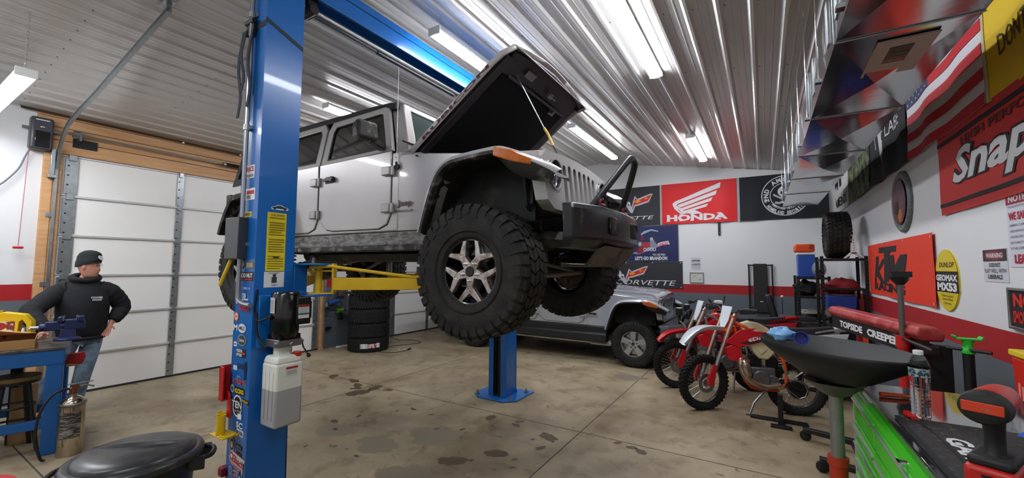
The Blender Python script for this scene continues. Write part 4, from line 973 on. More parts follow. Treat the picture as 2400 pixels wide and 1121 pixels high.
    # bumper
    if raised:
        bl = mat('bumper_black', '#222326', .38, col2='#6e6a64', vscale=11, thr=(.56, .75))
        m = MB(); top = [(.60, -.735), (.68, -.73), (.785, -.44), (.81, .0), (.785, .44), (.68, .73), (.60, .735)]
        m.loft([[(x-.06, y*.93, .50) for x, y in top], [(x+.0, y*.99, .56) for x, y in top], [(x, y, .76) for x, y in top], [(x-.015, y*.97, .80) for x, y in top]]); b = m.build('front_bumper', bl, t, bevel=.012, smooth=25)
        m = MB(); m.loft([[(.78, -.40, .52), (.78, .40, .52), (.72, .40, .50), (.72, -.40, .50)], [(.66, -.40, .38), (.66, .40, .38), (.62, .40, .38), (.62, -.40, .38)], [(.42, -.36, .37), (.42, .36, .37), (.42, .36, .40), (.42, -.36, .40)]]); m.build('skid_plate', mat('skid', '#5e574d', .6, col2='#332f2a', vscale=6), b)
        for y in (-.24, .24): m = MB(); m.box((.797, y, .67), (.02, .24, .13), rot=Euler((0, 0, -y*.3))); m.build('light_recess', dirt, b, bevel=.02)
        m = MB(); m.tube([(.66, -.36, .80), (.74, -.28, .94), (.85, -.10, 1.17), (.865, -.03, 1.215), (.865, .06, 1.215), (.85, .12, 1.17), (.74, .24, .94), (.66, .32, .80)], .026, n=12, sub=5); m.build('stinger_hoop', mat('hoop_black', '#27282a', .4, col2='#8c8c8a', vscale=30, thr=(.62, .78)), b)
        for y in (-.30, .28):
            m = MB(); m.tube([(.72+.0*i, y+.035*math.cos(a), .835+.035*math.sin(a)) for i, a in enumerate([PI*k/8 for k in range(9)])], .014); m.cyl((.72, y-.04, .82), (.72, y+.04, .82), .02); m.build('tow_shackle', mat('shackle_red', '#6a1420', .4), b)
    else:
        m = MB(); top = [(.46, -.88), (.62, -.84), (.76, -.60), (.80, -.3), (.80, .3), (.76, .60), (.62, .84), (.46, .88)]
        m.loft([[(x-.05, y*.97, .48) for x, y in top], [(x, y, .54) for x, y in top], [(x, y, .70) for x, y in top], [(x-.04, y*.98, .76) for x, y in top]]); b = m.build('front_bumper', mat('bumper_grey', '#45474b', .45), t, bevel=.015, smooth=25)
        for s in (-1, 1):
            m = MB(); m.box((.70, s*.73, .62), (.03, .16, .12), rot=Euler((0, 0, -s*R(32)))); m.build('fog_bezel', mat('bezel', '#9a9ca0', .4), b, bevel=.03, seg=3)
            m = MB(); m.box((.708, s*.735, .62), (.03, .12, .085), rot=Euler((0, 0, -s*R(32)))); m.build('fog_light', blk, b, bevel=.03, seg=3)
            m = MB(); m.box((.70, s*.42, .98), (.10, .15, .13)); m.bx(.68, .72, s*.42-.02, s*.42+.02, .76, .92); lp = m.build('driving_light', blk, b, bevel=.012)
            m = MB(); m.box((.70, s*.42, 1.046), (.08, .10, .004)); m.build('light_top', white, lp)
        m = MB(); m.tube([(.72, -.35, .76), (.80, -.30, .95), (.80, .30, .95), (.72, .35, .76)], .022, sub=4); m.build('bumper_hoop', blk, b)
    m = MB(); m.bx(xr-.80 if raised else xr-1.15, xr-.66 if raised else xr-1.05, -.78, .78, .52, .68); m.build('rear_bumper', dirt, t, bevel=.02)
    for s in (-1, 1):
        X_ = xr-.67 if raised else xr-1.06
        m = MB(); m.bx(X_-.05, X_+.05, s*.70, s*.82, 1.02, 1.20); tl = m.build('tail_light', blk, t, bevel=.01); m = MB(); m.bx(X_-.06, X_-.045, s*.71, s*.80, 1.04, 1.18); m.build('tail_lens', red, tl)
    # underbody
    ub = M('underbody')
    for s in (-1, 1):
        m = MB(); m.tube([(.55, s*.42, .56), (.1, s*.42, .60), (-.35, s*.42, .56), (-.6, s*.46, .48), (-2.4, s*.46, .48), (xr+.3, s*.44, .58), (xr-.6, s*.44, .62)], .062, n=4); m.build('frame_rail', dkst if False else mat('frame_black', '#1c1b19', .6, col2='#4a443b', vscale=8, thr=(.5, .7)), t, smooth=0)
    for i, ax in enumerate((0, xr)):
        m = MB(); m.cyl((ax, -.72, wz), (ax, .72, wz), .042); m.ell((ax+.02, -.18 if i == 0 else 0, wz), (.16, .15, .15)); m.cyl((ax+.02, -.18, wz), (ax-.2, -.18, wz+.03), .05); a_ = m.build('axle', dkst, t)
        for s in (-1, 1):
            m = MB(); n_ = 7; m.tube([(ax+.04+.065*math.cos(k*PI/4), s*.46+.065*math.sin(k*PI/4), wz+.05+k*(.64-wz-.05+.05)/(8*n_)) for k in range(8*n_)], .009, n=5); m.build('coil_spring', mat('spring_black', '#1a1a1a', .4), a_)
            m = MB(); m.cyl((ax-.14, s*.55, wz-.03), (ax-.16, s*.5, wz+.25), .032); m.cyl((ax-.16, s*.5, wz+.25), (ax-.18, s*.46, .85), .016); m.build('shock_absorber', mat('shock_grey', '#7d7f83', .4, metal=.5), a_)
            m = MB(); m.cyl((ax, s*.56, wz-.06), (ax-.62 if i == 0 else ax+.62, s*.44, .46), .026); m.build('control_arm', mat('arm_grey', '#5b5a56', .5, metal=.4), a_)
            m = MB(); m.cyl((ax, s*.62, wz), (ax, s*.74, wz), .10); m.bx(ax-.05, ax+.05, s*.60, s*.66, wz-.13, wz+.13); m.build('steering_knuckle' if i == 0 else 'hub_carrier', dkst, a_)
    m = MB(); m.cyl((.19, -.60, wz-.05), (.19, .60, wz-.02), .018); m.cyl((.14, -.45, wz+.10), (.14, .52, wz+.0), .016); m.build('tie_rod', mat('rod_tan', '#6e6658', .5), t)
    m = MB(); m.cyl((-.15, -.18, wz+.05), (-1.5, -.1, .50), .025); m.cyl((-1.9, 0, .5), (xr+.15, 0, wz+.05), .035); m.build('drive_shaft', dkst, t)
    m = MB(); m.bx(-1.75, -.55, -.30, .30, .42, .62); m.bx(-2.6, -1.9, .1, .46, .42, .62); m.cyl((-2.9, -.25, .5), (-2.3, -.25, .5), .10); m.bx(-1.4, -1.1, -.48, .48, .42, .47); m.build('gearbox', M('frame_black'), t, bevel=.03)
    pr = {}
    ty = .98-Wt/2 if raised else .92-Wt/2
    for ax in (0, xr):
        for s in (-1, 1): wheel('wheel', (ax, s*ty, wz), s, t, Rr, Wt, .228 if raised else .225, 'a' if raised else 'b', pr)
    return t
jeep((-1.72, 3.2, 1.39), 'offroad_vehicle', 'muddy silver four-wheel-drive raised on the lift with its hood propped open', True)
jeep((-2.0, 8.30, 0), 'pickup_truck', 'clean silver four-wheel-drive pickup parked on the floor behind the raised vehicle', False)
# ================================================================ WALL HANGINGS
def drape(w, h, a=.012, seed=0, sag=.0):
    rnd = random.Random(seed); p = [rnd.uniform(0, 6) for _ in range(6)]; f = [rnd.uniform(2, 4), rnd.uniform(5, 8)]
    def g(u, v):
        e = .25+.75*(1-v/h)
        d = .004+1.75*a+a*e*(math.sin(f[0]*u/w*PI+p[0]+1.1*v/h)+.6*math.sin(f[1]*u/w*PI+p[1]-1.5*v/h)+.35*math.sin(9*v/h+p[2]+3*u/w))
        return (d, -sag*math.sin(PI*u/w))
    return g
def flag(name, label, wall, a, z, w, h, bg, cat='flag', group=None, amp=.012, seed=0, sag=0, hem=None, step=.05):
    """wall B: a = left x ; wall C: a = far (left as seen) y"""
    if wall == 'B': o, u = (a, YB-.004, z), (1, 0, 0)
    else: o, u = (XC-.004, a, z), (0, -1, 0)
    s = Sheet((0, 0, 0), u, (0, 0, 1), w, h, drape(w, h, amp, seed, sag) if amp else None, step if amp else 0, gap=.003 if amp else .0012)
    s.base(bg, int(w/.05) if amp else 1, int(h/.05) if amp else 1, .002 if amp else .006)
    s.fin = lambda: (lambda ob: (setattr(ob, 'location', V(o)), tag(ob, label, cat, group)))(s.build(name))
    if hem: s.rect(0, 0, .03, h, hem)
    return s
W = mat('ink_white', '#dadada', .6); K = mat('ink_black', '#17181b', .65); RR = mat('flag_red', '#d2191c', .6)
cloth_k = mat('cloth_black', '#1a1b20', .75); BANN = 'flags pinned along the top of the walls'
G = 'flags along the top of the far wall'; GC = 'flags along the top of the right wall'
def vette(s, c, text_box, tc=W):
    q = c
    s.poly(q([(75, 350), (118, 330), (150, 365), (170, 408), (200, 320), (225, 345), (330, 308), (358, 306), (322, 372), (235, 397), (205, 402), (180, 455), (160, 450), (120, 395), (80, 388)]), '#b9bcc4')
    s.poly(q([(205, 338), (232, 356), (326, 319), (347, 316), (315, 362), (232, 385), (196, 392), (180, 430), (176, 420)]), '#cf2a1c')
    s.poly(q([(195, 365), (225, 352), (255, 362), (225, 378)]), '#e6a51e'); s.poly(q([(285, 335), (300, 322), (304, 336), (318, 338), (305, 350), (290, 356)]), '#e07a1c')
    for i, (x, y) in enumerate(((88, 348), (112, 350), (100, 365), (124, 368), (136, 352), (112, 380), (138, 386), (146, 372))): s.poly(q([(x, y), (x+11, y-2), (x+14, y+10), (x+3, y+12)]), K if i % 2 == 0 else '#f0f0f0')
    s.text('CORVETTE', *text_box, tc, bold=.0, shear=.25)
s = flag('flag', 'dark flag with a crossed racing-flag emblem, first on the far wall behind the bumper hoop', 'B', -3.46, 2.73, 1.515, .905, '#25262c', group=G, seed=1)
q = quv(((-160, 272), (422, 243), (428, 550), (-160, 560)), 1.515, .905); vette(s, q, (.10, .14, 1.36, .22)); s.rect(1.50, 0, 1.515, .905, '#b8b8bc'); s.fin()
s = flag('flag', 'bright red flag with a white feathered wing over large white lettering', 'B', -1.94, 2.73, 1.515, .905, RR, group=G, seed=2)
q = quv(((433, 243), (1003, 190), (1003, 525), (437, 550)), 1.515, .905)
s.rect(0, 0, .02, .905, '#c8a8a8')
for p in ([(527, 392), (548, 372), (893, 220), (886, 262), (572, 388), (556, 402), (575, 440), (612, 468), (594, 470), (545, 430)], [(565, 400), (865, 283), (856, 316), (585, 418)], [(585, 425), (833, 338), (820, 366), (602, 440)],
          [(605, 446), (800, 385), (785, 410), (628, 456)], [(628, 460), (690, 432), (757, 462), (690, 468)], [(548, 405), (560, 402), (640, 462), (612, 468)]): s.poly(q(p), W)
s.text('HONDA', .13, .06, 1.34, .20, W, bold=.05); 
for x in (.13, .40, .62, .89, 1.15):  # slab serifs
    s.rect(x-.01, .055, x+.06, .075, W); s.rect(x-.01, .187, x+.06, .205, W)
s.fin()
s = flag('flag', 'black flag with a round white skull seal on the far wall, partly behind the duct', 'B', -.42, 2.73, 1.515, .905, cloth_k, group=G, seed=3)
s.rect(0, 0, .045, .905, '#9fa0a4'); cx, cy = .83, .47
s.disc(cx, cy, .40, W, .385); s.disc(cx, cy, .255, W, .243)
s.arc('2ND AMENDMENT', cx, cy, .32, R(205), R(-25), .085, W, bold=.05); s.arc('HOMELAND SECURITY', cx, cy, .345, R(212), R(328), .07, W, flip=True, bold=.05); s.arc("AMERICA'S ORIGINAL", cx, cy, .262, R(215), R(325), .045, W, flip=True, bold=.03)
s.star(cx-.33, cy-.07, .04, W); s.star(cx+.33, cy-.07, .04, W)
s.disc(cx, cy+.08, .12, W, ry=.11); s.rect(cx-.065, cy-.07, cx+.065, cy+.02, W); s.disc(cx-.045, cy+.06, .032, K); s.disc(cx+.045, cy+.06, .032, K); s.poly([(cx, cy+.03), (cx-.018, cy-.005), (cx+.018, cy-.005)], K)
for i in range(5): s.rect(cx-.055+i*.024, cy-.065, cx-.05+i*.024, cy-.025, K)
for sg in (-1, 1):
    s.poly([(cx-sg*.2, cy+.01), (cx-sg*.19, cy+.045), (cx+sg*.1, cy-.13), (cx+sg*.16, cy-.11), (cx+sg*.18, cy-.15), (cx+sg*.09, cy-.17)][::sg], '#b8b8b8')
s.fin()
s = flag('flag', 'navy flag with a red steam locomotive and a white slogan, under the dark emblem flag', 'B', -3.11, 1.91, 1.525, .80, '#1c2553', group='banners on the far wall', seed=4)
c = lambda x, y: ((x-100)/465*1.14+.385, (830-y)/280*.80)
C_ = lambda pts: [c(*p) for p in pts]
s.poly(C_([(130, 765), (200, 755), (400, 690), (480, 672), (400, 715), (210, 778)]), '#8d8da8')
s.poly(C_([(385, 690), (420, 680), (480, 672), (492, 702), (430, 700), (395, 718)]), '#d8d0d8')
for k in range(3): s.poly(C_([(392, 692+k*9), (478, 678+k*9), (480, 682+k*9), (394, 697+k*9)]), '#c43a3c')
s.poly(C_([(195, 752), (230, 700), (300, 690), (300, 730), (240, 765), (200, 775)]), '#8e1f2a')
s.disc(*c(225, 693), .06, '#4a4a52', ry=.07); s.disc(*c(225, 693), .04, '#a8a8b0', ry=.048)
s.poly(C_([(245, 680), (320, 680), (320, 718), (245, 722)]), '#a02c34'); s.poly(C_([(232, 625), (258, 625), (255, 665), (236, 665)]), '#7c2430'); s.poly(C_([(318, 660), (345, 655), (378, 700), (370, 720), (320, 722)]), '#7f8698'); s.disc(*c(331, 655), .035, '#b0a8a8', ry=.04)
for x in (270, 300, 330, 355): s.disc(*c(x, 738), .035, '#c8c8d0', .02, ry=.04)
s.poly(C_([(232, 612), (262, 590), (330, 575), (392, 590), (392, 600), (330, 588), (262, 612), (240, 622)]), '#9aa0b4')
s.text('YOU ARE FIRED', .385+.585, .12, .385+.86, .165, W); s.text("LET'S GO BRANDON", .385+.19, .02, .385+.90, .105, W, bold=.04)
for k in range(5): s.star(.385+.62+k*.05, .215, .016, '#9a3044')
s.fin()
s = flag('banner', 'long dark banner with racing-flag emblem and stretched white lettering just above the red stripe', 'B', -3.95, 1.30, 2.44, .60, '#2a2a2f', cat='banner', group='banners on the far wall', amp=.004, seed=5)
q = quv(((-280, 790), (593, 842), (597, 1047), (-280, 1030)), 2.44, .60)
vette(s, lambda pts: q([(x-28, y+558) for x, y in pts]), (.95, .06, 2.30, .175))
for x in (.05, .6, 1.2, 1.8, 2.4):
    for y in (.03, .57): s.disc(x, y, .012, '#c8c8c8')
s.fin()
s = flag('wall_sign', 'small white sign with rows of black lettering on the far wall above a picture', 'B', -1.345, 1.705, .205, .285, '#cfd3d8', cat='sign', amp=0)
s.text("YOU CAN'T BUY", .03, .235, .18, .25, K, 0); s.text('HAPPINESS', .015, .19, .19, .225, K, .05); s.text('BUT YOU CAN BUY', .02, .155, .185, .172, K, 0); s.text('A CORVETTE', .015, .105, .19, .145, K, .04); s.text("AND THAT'S KIND", .02, .07, .185, .088, K, 0); s.text('OF THE SAME THING', .02, .035, .185, .053, K, 0); s.fin()
t = thing('picture_frame', 'small silver-framed certificate on the far wall under the white sign', 'picture frame', (-1.23, YB-.012, 1.55))
s = Sheet((-.125, 0, -.10), (1, 0, 0), (0, 0, 1), .25, .20); s.base('#c9cabf', thick=.004); s.text('Lorem' if False else 'Award', .05, .13, .12, .15, '#8a8a7c'); s.rect(.04, .10, .13, .105, '#a9a99c'); s.rect(.04, .08, .13, .084, '#a9a99c'); s.disc(.19, .06, .012, K); s.build('print', t)
m = MB(); m.ring([(-.14, -.115), (.14, -.115), (.14, .115), (-.14, .115)], [(-.12, -.095), (.12, -.095), (.12, .095), (-.12, .095)], -.012, .008, 'y'); m.build('frame', alu, t, bevel=.003)
t = thing('wall_bracket', 'short black perforated bracket on the far wall under the red winged flag', 'bracket', (-.77, YB, 2.45)); m = MB(); m.bx(-.022, .022, -.03, 0, 0, .30); m.bx(-.022, .022, -.034, -.03, .02, .26); m.build('plate', blk, t, bevel=.004); m = MB(); m.cyl((0, -.034, .05), (0, -.038, .05), .008); m.build('screw', steel, t)
# folded cot on the wall
t = thing('folding_cot', 'folded black camp cot hung upright on the far wall across the red stripe', 'cot', (-.05, YB-.05, .92))
m = MB(); 
for x in (-.20, .20): m.tube([(x, 0, 0), (x, 0, .92)], .014)
m.tube([(-.22, 0, .90), (.22, 0, .90)], .014); m.tube([(-.22, -.02, .06), (.22, -.02, .06)], .012); m.build('frame', blk, t)
m = MB(); m.bx(-.125, .115, -.03, .01, -.04, .93); m.build('fabric', mat('cot_cloth', '#2a2928', .85), t, bevel=.012); m = MB(); m.bx(-.02, .03, -.032, -.03, .17, .185); m.build('tag', white, t)
# right wall
s = flag('flag', 'white flag with a black rifle silhouette at the far end of the right wall', 'C', 9.62, 2.76, 1.50, .84, '#d8d8d8', group=GC, seed=6, amp=.010)
s.poly([(.2, .42), (.42, .46), (.46, .56), (.56, .56), (.56, .62), (.72, .62), (1.2, .62), (1.2, .67), (.75, .68), (.7, .74), (.5, .74), (.48, .66), (.22, .62)], K); s.poly([(.62, .62), (.76, .62), (.80, .42), (.68, .40)], K); s.poly([(.46, .6), (.56, .6), (.5, .38), (.42, .40)], K)
s.text('AMENDS', .15, .08, 1.3, .24, K, bold=.03); s.fin()
camo = mat('camo_print', '#6f7a50', .7, col2='#20241a', vscale=9, thr=(.42, .56), stretch=(1, 1, .7))
s = flag('flag', 'green camouflage flag between the white rifle flag and the black helmet flag', 'C', 8.10, 2.76, 1.50, .84, camo, group=GC, seed=7)
for k in range(30):
    rn = random.Random(k); x, y = rn.uniform(.1, 1.3), rn.uniform(.15, .75); s.poly([(x, y), (x+.02, y+.01), (x+rn.uniform(-.03, .07), y+rn.uniform(.1, .2))], rn.choice(['#b9bf98', '#8c9a6a', '#cdd2b4', '#3a442c']))
s.fin()
s = flag('flag', 'black flag with a white Spartan helmet and letters, behind the duct', 'C', 6.575, 2.755, 1.50, .845, cloth_k, group=GC, seed=8)
s.poly([(.42, .30), (.40, .62), (.47, .74), (.60, .76), (.68, .66), (.70, .50), (.62, .52), (.60, .44), (.66, .42), (.60, .24), (.52, .34), (.50, .20)], W); s.poly([(.52, .56), (.62, .56), (.60, .60), (.53, .61)], K); s.poly([(.34, .5), (.38, .76), (.52, .84), (.66, .82), (.5, .80), (.40, .7)], '#b8b8b8')
s.text('MOLON', .76, .66, 1.36, .78, W, .0); s.text('LABE', .80, .42, 1.30, .56, W, .0); s.rect(.28, .40, .30, .62, W); s.fin()
s = flag('flag', 'striped red and white national flag high on the right wall', 'C', 5.055, 2.755, 1.515, .845, '#d6d2d4', group=GC, seed=9, amp=.010)
for i in range(6): s.rect(0, i*2/13, 1.515, min(.845, (i*2+1)/13), mat('stripe_red', '#c01a26', .6))
s.rect(0, 6/13, .62, .845, mat('canton', '#262a5a', .6))
for i in range(9):
    for j in range(6 if i % 2 == 0 else 5): s.star(.055+j*.1+(.05 if i % 2 else 0), .49+i*.042, .016, W)
s.fin()
s = flag('flag', 'yellow flag with black lettering above the big red tool banner', 'C', 3.535, 2.755, 1.515, .845, mat('flag_yellow', '#e2bd18', .6), group=GC, seed=10, amp=.010)
s.rect(0, 0, .03, .845, '#c9b98a'); s.text("DONT TREAD ON ME", .16, .22, 1.4, .34, mat('ink_dk', '#3a3418', .6), bold=.0)
s.poly([(.35, .45), (.6, .5), (.9, .47), (1.2, .44), (1.1, .42), (.5, .42)], '#3f6a3a')
for k in range(12): s.poly([(.40+k*.06, .47), (.42+k*.06, .47), (.38+k*.065, .56+.03*(k % 3))], '#2f5f3c')
for k in range(3): s.disc(.78, .58+k*.06, .16-k*.035, '#6b5a22', .12-k*.035, ry=.05)
s.fin()
SR = mat('banner_red', '#c8231c', .5)
s = flag('banner', 'large red tool-brand banner with black stripes and slanted white lettering on the right wall', 'C', 4.385, 2.17, 2.44, .60, SR, cat='banner', seed=11, amp=.006)
s.rect(0, .055, 2.44, .082, K); s.rect(0, .515, 2.44, .545, K); s.text('HIGH PERFORMANCE', .42, .44, 1.9, .495, mat('ink_maroon', '#5a1712', .6), bold=.03)
s.text('Snap-on', .24, .13, 2.1, .43, W, bold=.03, shear=.3, outline=(K, .012)); s.fin()
s = Sheet((0, 0, 0), (0, -1, 0), (0, 0, 1), .62, .62)
cl = thing('round_plaque', 'round plaque with grey rim and dark orange sunset picture high on the right wall', 'wall plaque', (XC, 5.42, 2.42))
m = MB(); m.lathe([(0, -.005), (.22, -.012), (.235, -.03), (.28, -.035), (.30, -.02), (.30, 0)], axis='x', n=48); m.build('rim', mat('plaque_rim', '#77807c', .6, col2='#5a605e', vscale=60), cl)
s = Sheet((-.036, .225, -.225), (0, -1, 0), (0, 0, 1), .45, .45); s.mi('#3a3448'); s.disc(.225, .225, .222, mat('sky_dusk', '#4a4256', .5, col2='#7a4a44', vscale=5, thr=(.4, .6))); s.disc(.24, .09, .065, '#c8742a'); s.disc(.15, .17, .07, '#2c2430'); s.disc(.225, .225, .222, '#6a2f36', .205); s.build('picture', cl)
s = flag('banner', 'orange-red racing banner with big black letters on the right wall above the red stripe', 'C', 7.02, 1.45, 2.40, .61, mat('ktm_orange', '#e0371a', .6), cat='banner', seed=12, amp=.008, sag=.0)
q = quv(((175, 297), (625, 180), (645, 705), (185, 625)), 2.40, .61)
for p in ([(257, 365), (285, 362), (276, 445), (318, 378), (345, 374), (287, 470), (318, 540), (345, 560), (308, 564), (264, 502), (258, 552), (237, 556)], [(292, 298), (432, 272), (428, 318), (385, 326), (367, 470), (350, 562), (325, 562), (333, 332), (288, 338)],
          [(388, 348), (414, 342), (420, 425), (457, 340), (499, 333), (494, 400), (470, 577), (447, 580), (457, 440), (425, 505), (400, 505), (395, 430), (378, 540), (352, 545)]): s.poly(q(p), K)
s.text('RACING', .28, .055, 1.62, .155, K, bold=.04)
for x, y in ((.03, .58), (.8, .59), (1.6, .59), (2.37, .58), (2.37, .03), (.03, .03)): s.disc(x, y, .012, '#b8b8b8')
s.fin()
s = Sheet((0, 0, 0), (0, -1, 0), (0, 0, 1), .466, .466); s.mi('#e0c81e')
m = MB(); m.lathe([(0, 0), (.233, 0), (.233, .008), (0, .008)], (.0, .0, 0), 'x', n=48); s = Sheet((-.0015, .233, -.233), (0, -1, 0), (0, 0, 1), .466, .466)
s.disc(.233, .233, .232, mat('sign_yellow', '#d9c21f', .4)); s.rect(.008, .14, .458, .30, K); s.text('DUNLOP', .10, .33, .40, .37, K, bold=.03, shear=.2); s.text('GEOMAX', .02, .225, .446, .275, W, bold=.05); s.text('MX53', .04, .15, .43, .215, W, bold=.06)
s.text('The Next Generation of', .12, .105, .36, .125, K, 0); s.text('Ultimate Off-Road', .14, .08, .34, .098, K, 0); s.text('Performance', .17, .05, .31, .068, K, 0)
o = thing('round_sign', 'round yellow tyre sign with a black band and white lettering beside the orange banner', 'sign', (XC-.008, 4.411, 1.678)); m.build('plate', M('sign_yellow'), o); s.build('face', o)
s = flag('wall_sign', 'small tin warning sign with a dark top and white lower half on the right wall', 'C', 3.795, 1.686, .305, .20, '#c9ccd0', cat='sign', amp=0)
s.rect(.004, .125, .301, .196, '#3a2c30'); s.disc(.15, .16, .12, '#7a3038', ry=.032); s.text('WARNING', .05, .145, .255, .175, W); s.text('DOES NOT', .08, .09, .22, .115, K); s.text('PLAY WELL WITH', .02, .055, .285, .08, K, 0); s.text('LIBERALS', .06, .018, .24, .045, '#3a3034'); s.fin()
s = flag('wall_sign', 'tall white notice sign with red headline at the right edge of the photo', 'C', 3.46, 1.775, .305, .41, '#cdcdd8', cat='sign', amp=0)
s.rect(.0, .35, .305, .41, '#9c2438'); s.text('NOTICE', .03, .36, .275, .40, W, .04); s.text("THIS PLACE IS POLITICALLY INCORRECT", .02, .33, .285, .341, K, 0); s.text('WE SALUTE', .02, .26, .285, .305, '#b02438', .04)
for i, l in enumerate(('MERRY CHRISTMAS', 'ONE NATION UNDER GOD', 'WE SALUTE OUR FLAG', 'GIVE THANKS TO OUR TROOPS', 'IF THIS OFFENDS YOU')): s.text(l, .03, .225-i*.032, .275, .238-i*.032, K, 0)
s.text('LEAVE', .06, .02, .25, .07, '#b02438', .04); s.fin()
t = thing('picture_frame', 'silver-framed black sign with red lettering low on the right wall under the notice', 'sign', (XC-.012, 3.33, 1.545))
s = Sheet((0, .135, -.10), (0, -1, 0), (0, 0, 1), .27, .20); s.base(K, thick=.004); s.text('NO', .03, .11, .24, .185, '#c8281c', .05); s.text('SMOKING', .02, .02, .25, .09, '#c8281c', .04); s.build('print', t)
m = MB(); m.ring([(-.15, -.115), (.15, -.115), (.15, .115), (-.15, .115)], [(-.135, -.10), (.135, -.10), (.135, .10), (-.135, .10)], -.01, .008, 'x'); m.build('frame', alu, t, bevel=.002)

# ================================================================ DUCT
t = thing('air_duct', 'long shiny galvanised air duct hung below the ceiling along the right wall', 'air duct', (.58, 5.3, 2.85))
dm = mat('duct_metal', '#b9bcbe', .13, metal=1, bump=.25, bscale=2.2)
O = Matrix.Translation((-.58, -5.3, -2.85))
m = MB(O)
ys = [1.2, 2.45, 3.65, 4.85, 6.05, 7.25, 8.7]
for a, b in zip(ys, ys[1:]):
    # each section is cross-broken : shallow pyramid on the underside
    x0, x1, z = .33, .83, 2.85; cx = (x0+x1)/2
    m.add([(x0, a, z), (x1, a, z), (x1, b, z), (x0, b, z), (cx, (a+b)/2, z-.022), (x0, a, z+.35), (x1, a, z+.35), (x1, b, z+.35), (x0, b, z+.35), (x0-.012, (a+b)/2, z+.17)],
          [(0, 1, 4), (1, 2, 4), (2, 3, 4), (3, 0, 4), (1, 6, 7, 2), (6, 5, 8, 7), (0, 9, 5), (5, 9, 8), (8, 9, 3), (3, 9, 0)])
m.bx(.33, .83, 8.69, 8.70, 2.85, 3.2)
m.build('duct', dm, t, smooth=0)
for y in ys[1:-1]: m = MB(O); m.bx(.326, .834, y-.005, y+.005, 2.843, 2.85); m.bx(.322, .33, y-.006, y+.006, 2.843, 3.2); m.build('seam', galv, t, bevel=.002)
for y in (2.1, 2.9, 3.6, 4.35, 5.2, 6.1, 7.0, 8.0):
    m = MB(O); m.cyl((.305, y, 2.84), (.305, y, ceilz(.305)-.005), .0035, n=8); m.bx(.29, .32, y-.02, y+.02, 2.83, 2.85); m.build('hanger_rod', chrome, t)
for y, h_ in ((2.3, .3), (2.6, .25), (3.3, .26), (3.75, .3), (4.6, .22), (5.6, .25)):
    m = MB(O); m.bx(.320, .329, y, y+.07, 2.92, 2.9+h_); m.build('cleat', galv, t, bevel=.002)
m = MB(O); m.ring([(.50, 2.53), (.72, 2.53), (.72, 2.95), (.50, 2.95)], [(.56, 2.60), (.65, 2.60), (.65, 2.80), (.56, 2.80)], 2.834, 2.842, 'z'); rg = m.build('register', mat('register_beige', '#a8978a', .5), t)
m = MB(O); m.bx(.55, .66, 2.59, 2.81, 2.841, 2.846)
m.c = 1
for k in range(9): m.bx(.56, .65, 2.605+k*.022, 2.612+k*.022, 2.836, 2.841)
m.build('grille', [blk, mat('slat', '#6f6459', .5)], rg)

# ================================================================ SHELVING IN THE FAR CORNER
def rack(label, x0, x1, y0, y1, zt, zs):
    t = thing('storage_rack', label, 'shelving', ((x0+x1)/2, (y0+y1)/2, 0), group='black storage racks in the far corner'); O = Matrix.Translation((-(x0+x1)/2, -(y0+y1)/2, 0))
    for x in (x0, x1):
        for y in (y0, y1):
            m = MB(O); m.bx(x-.02, x+.02, y-.003, y+.003, 0, zt); m.bx(x-.003, x+.003, y-.02, y+.02, 0, zt); m.c = 1
            for k in range(int(zt/.05)): m.cyl((x+.008, y-.0045, .03+k*.05), (x+.008, y-.003, .03+k*.05), .006, n=6)
            m.build('post', [blk, mat('hole', '#8a8d90', .5)], t, smooth=0)
    for z in zs: m = MB(O); m.bx(x0, x1, y0, y1, z-.03, z); m.build('shelf', blk, t, bevel=.003)
    return t
rack('left black steel rack in the far corner with a cooler on top', .47, .86, 7.95, 8.75, 1.64, (.15, .62, 1.0, 1.32, 1.62))
rack('right black steel rack in the far corner with the upright tyre on top', .69, 1.16, 7.05, 7.65, 1.93, (.15, .7, 1.15, 1.5, 1.90))
def bin_(name, label, c, sz, col, lid=None, cat='storage bin'):
    t = thing(name, label, cat, c); m = MB(); m.box((0, 0, sz[2]/2), sz, taper=1.06); m.build('tub', col, t, bevel=.012)
    if lid: m = MB(); m.bx(-sz[0]*.55, sz[0]*.55, -sz[1]*.55, sz[1]*.55, sz[2]+.001, sz[2]+.035); m.build('lid', lid, t, bevel=.008)
    return t
bb = mat('bin_blue', '#23408f', .4)
bin_('storage_bin', 'dark blue plastic bin on the right rack under a red blanket', (.90, 7.3, 1.151), (.30, .4, .24), bb)
bin_('storage_bin', 'small red and white carton on the right rack beside the dark blue bin', (1.11, 7.28, 1.151), (.07, .2, .20), mat('carton_red', '#8f2a2c', .6))
bin_('cooler', 'blue picnic cooler with a white lid on top of the left rack', (.60, 8.35, 1.621), (.22, .36, .36), mat('cooler_blue', '#2d56b0', .35), whp, 'cooler')
t = thing('tool_case', 'bright orange plastic case stacked on the white cooler lid', 'case', (.585, 8.35, 2.022)); m = MB(); m.box((0, 0, .07), (.27, .36, .13)); m.build('case_body', orange, t, bevel=.025, seg=3); m = MB(); m.bx(-.138, -.13, -.05, .05, .03, .10); m.bx(.06, .10, -.19, -.178, .05, .12); m.build('latch', mat('dark_orange', '#a53c12', .5), t, bevel=.004)
t = thing('helmet', 'grey round helmet on the left rack in front of the blue cooler', 'helmet', (.76, 8.16, 1.621)); m = MB(); m.ell((0, 0, .13), (.095, .12, .13), 20); m.build('shell', mat('helmet_grey', '#7c8488', .35), t); m = MB(); m.box((0, -.10, .10), (.12, .06, .05)); m.build('visor', blk, t, bevel=.02)
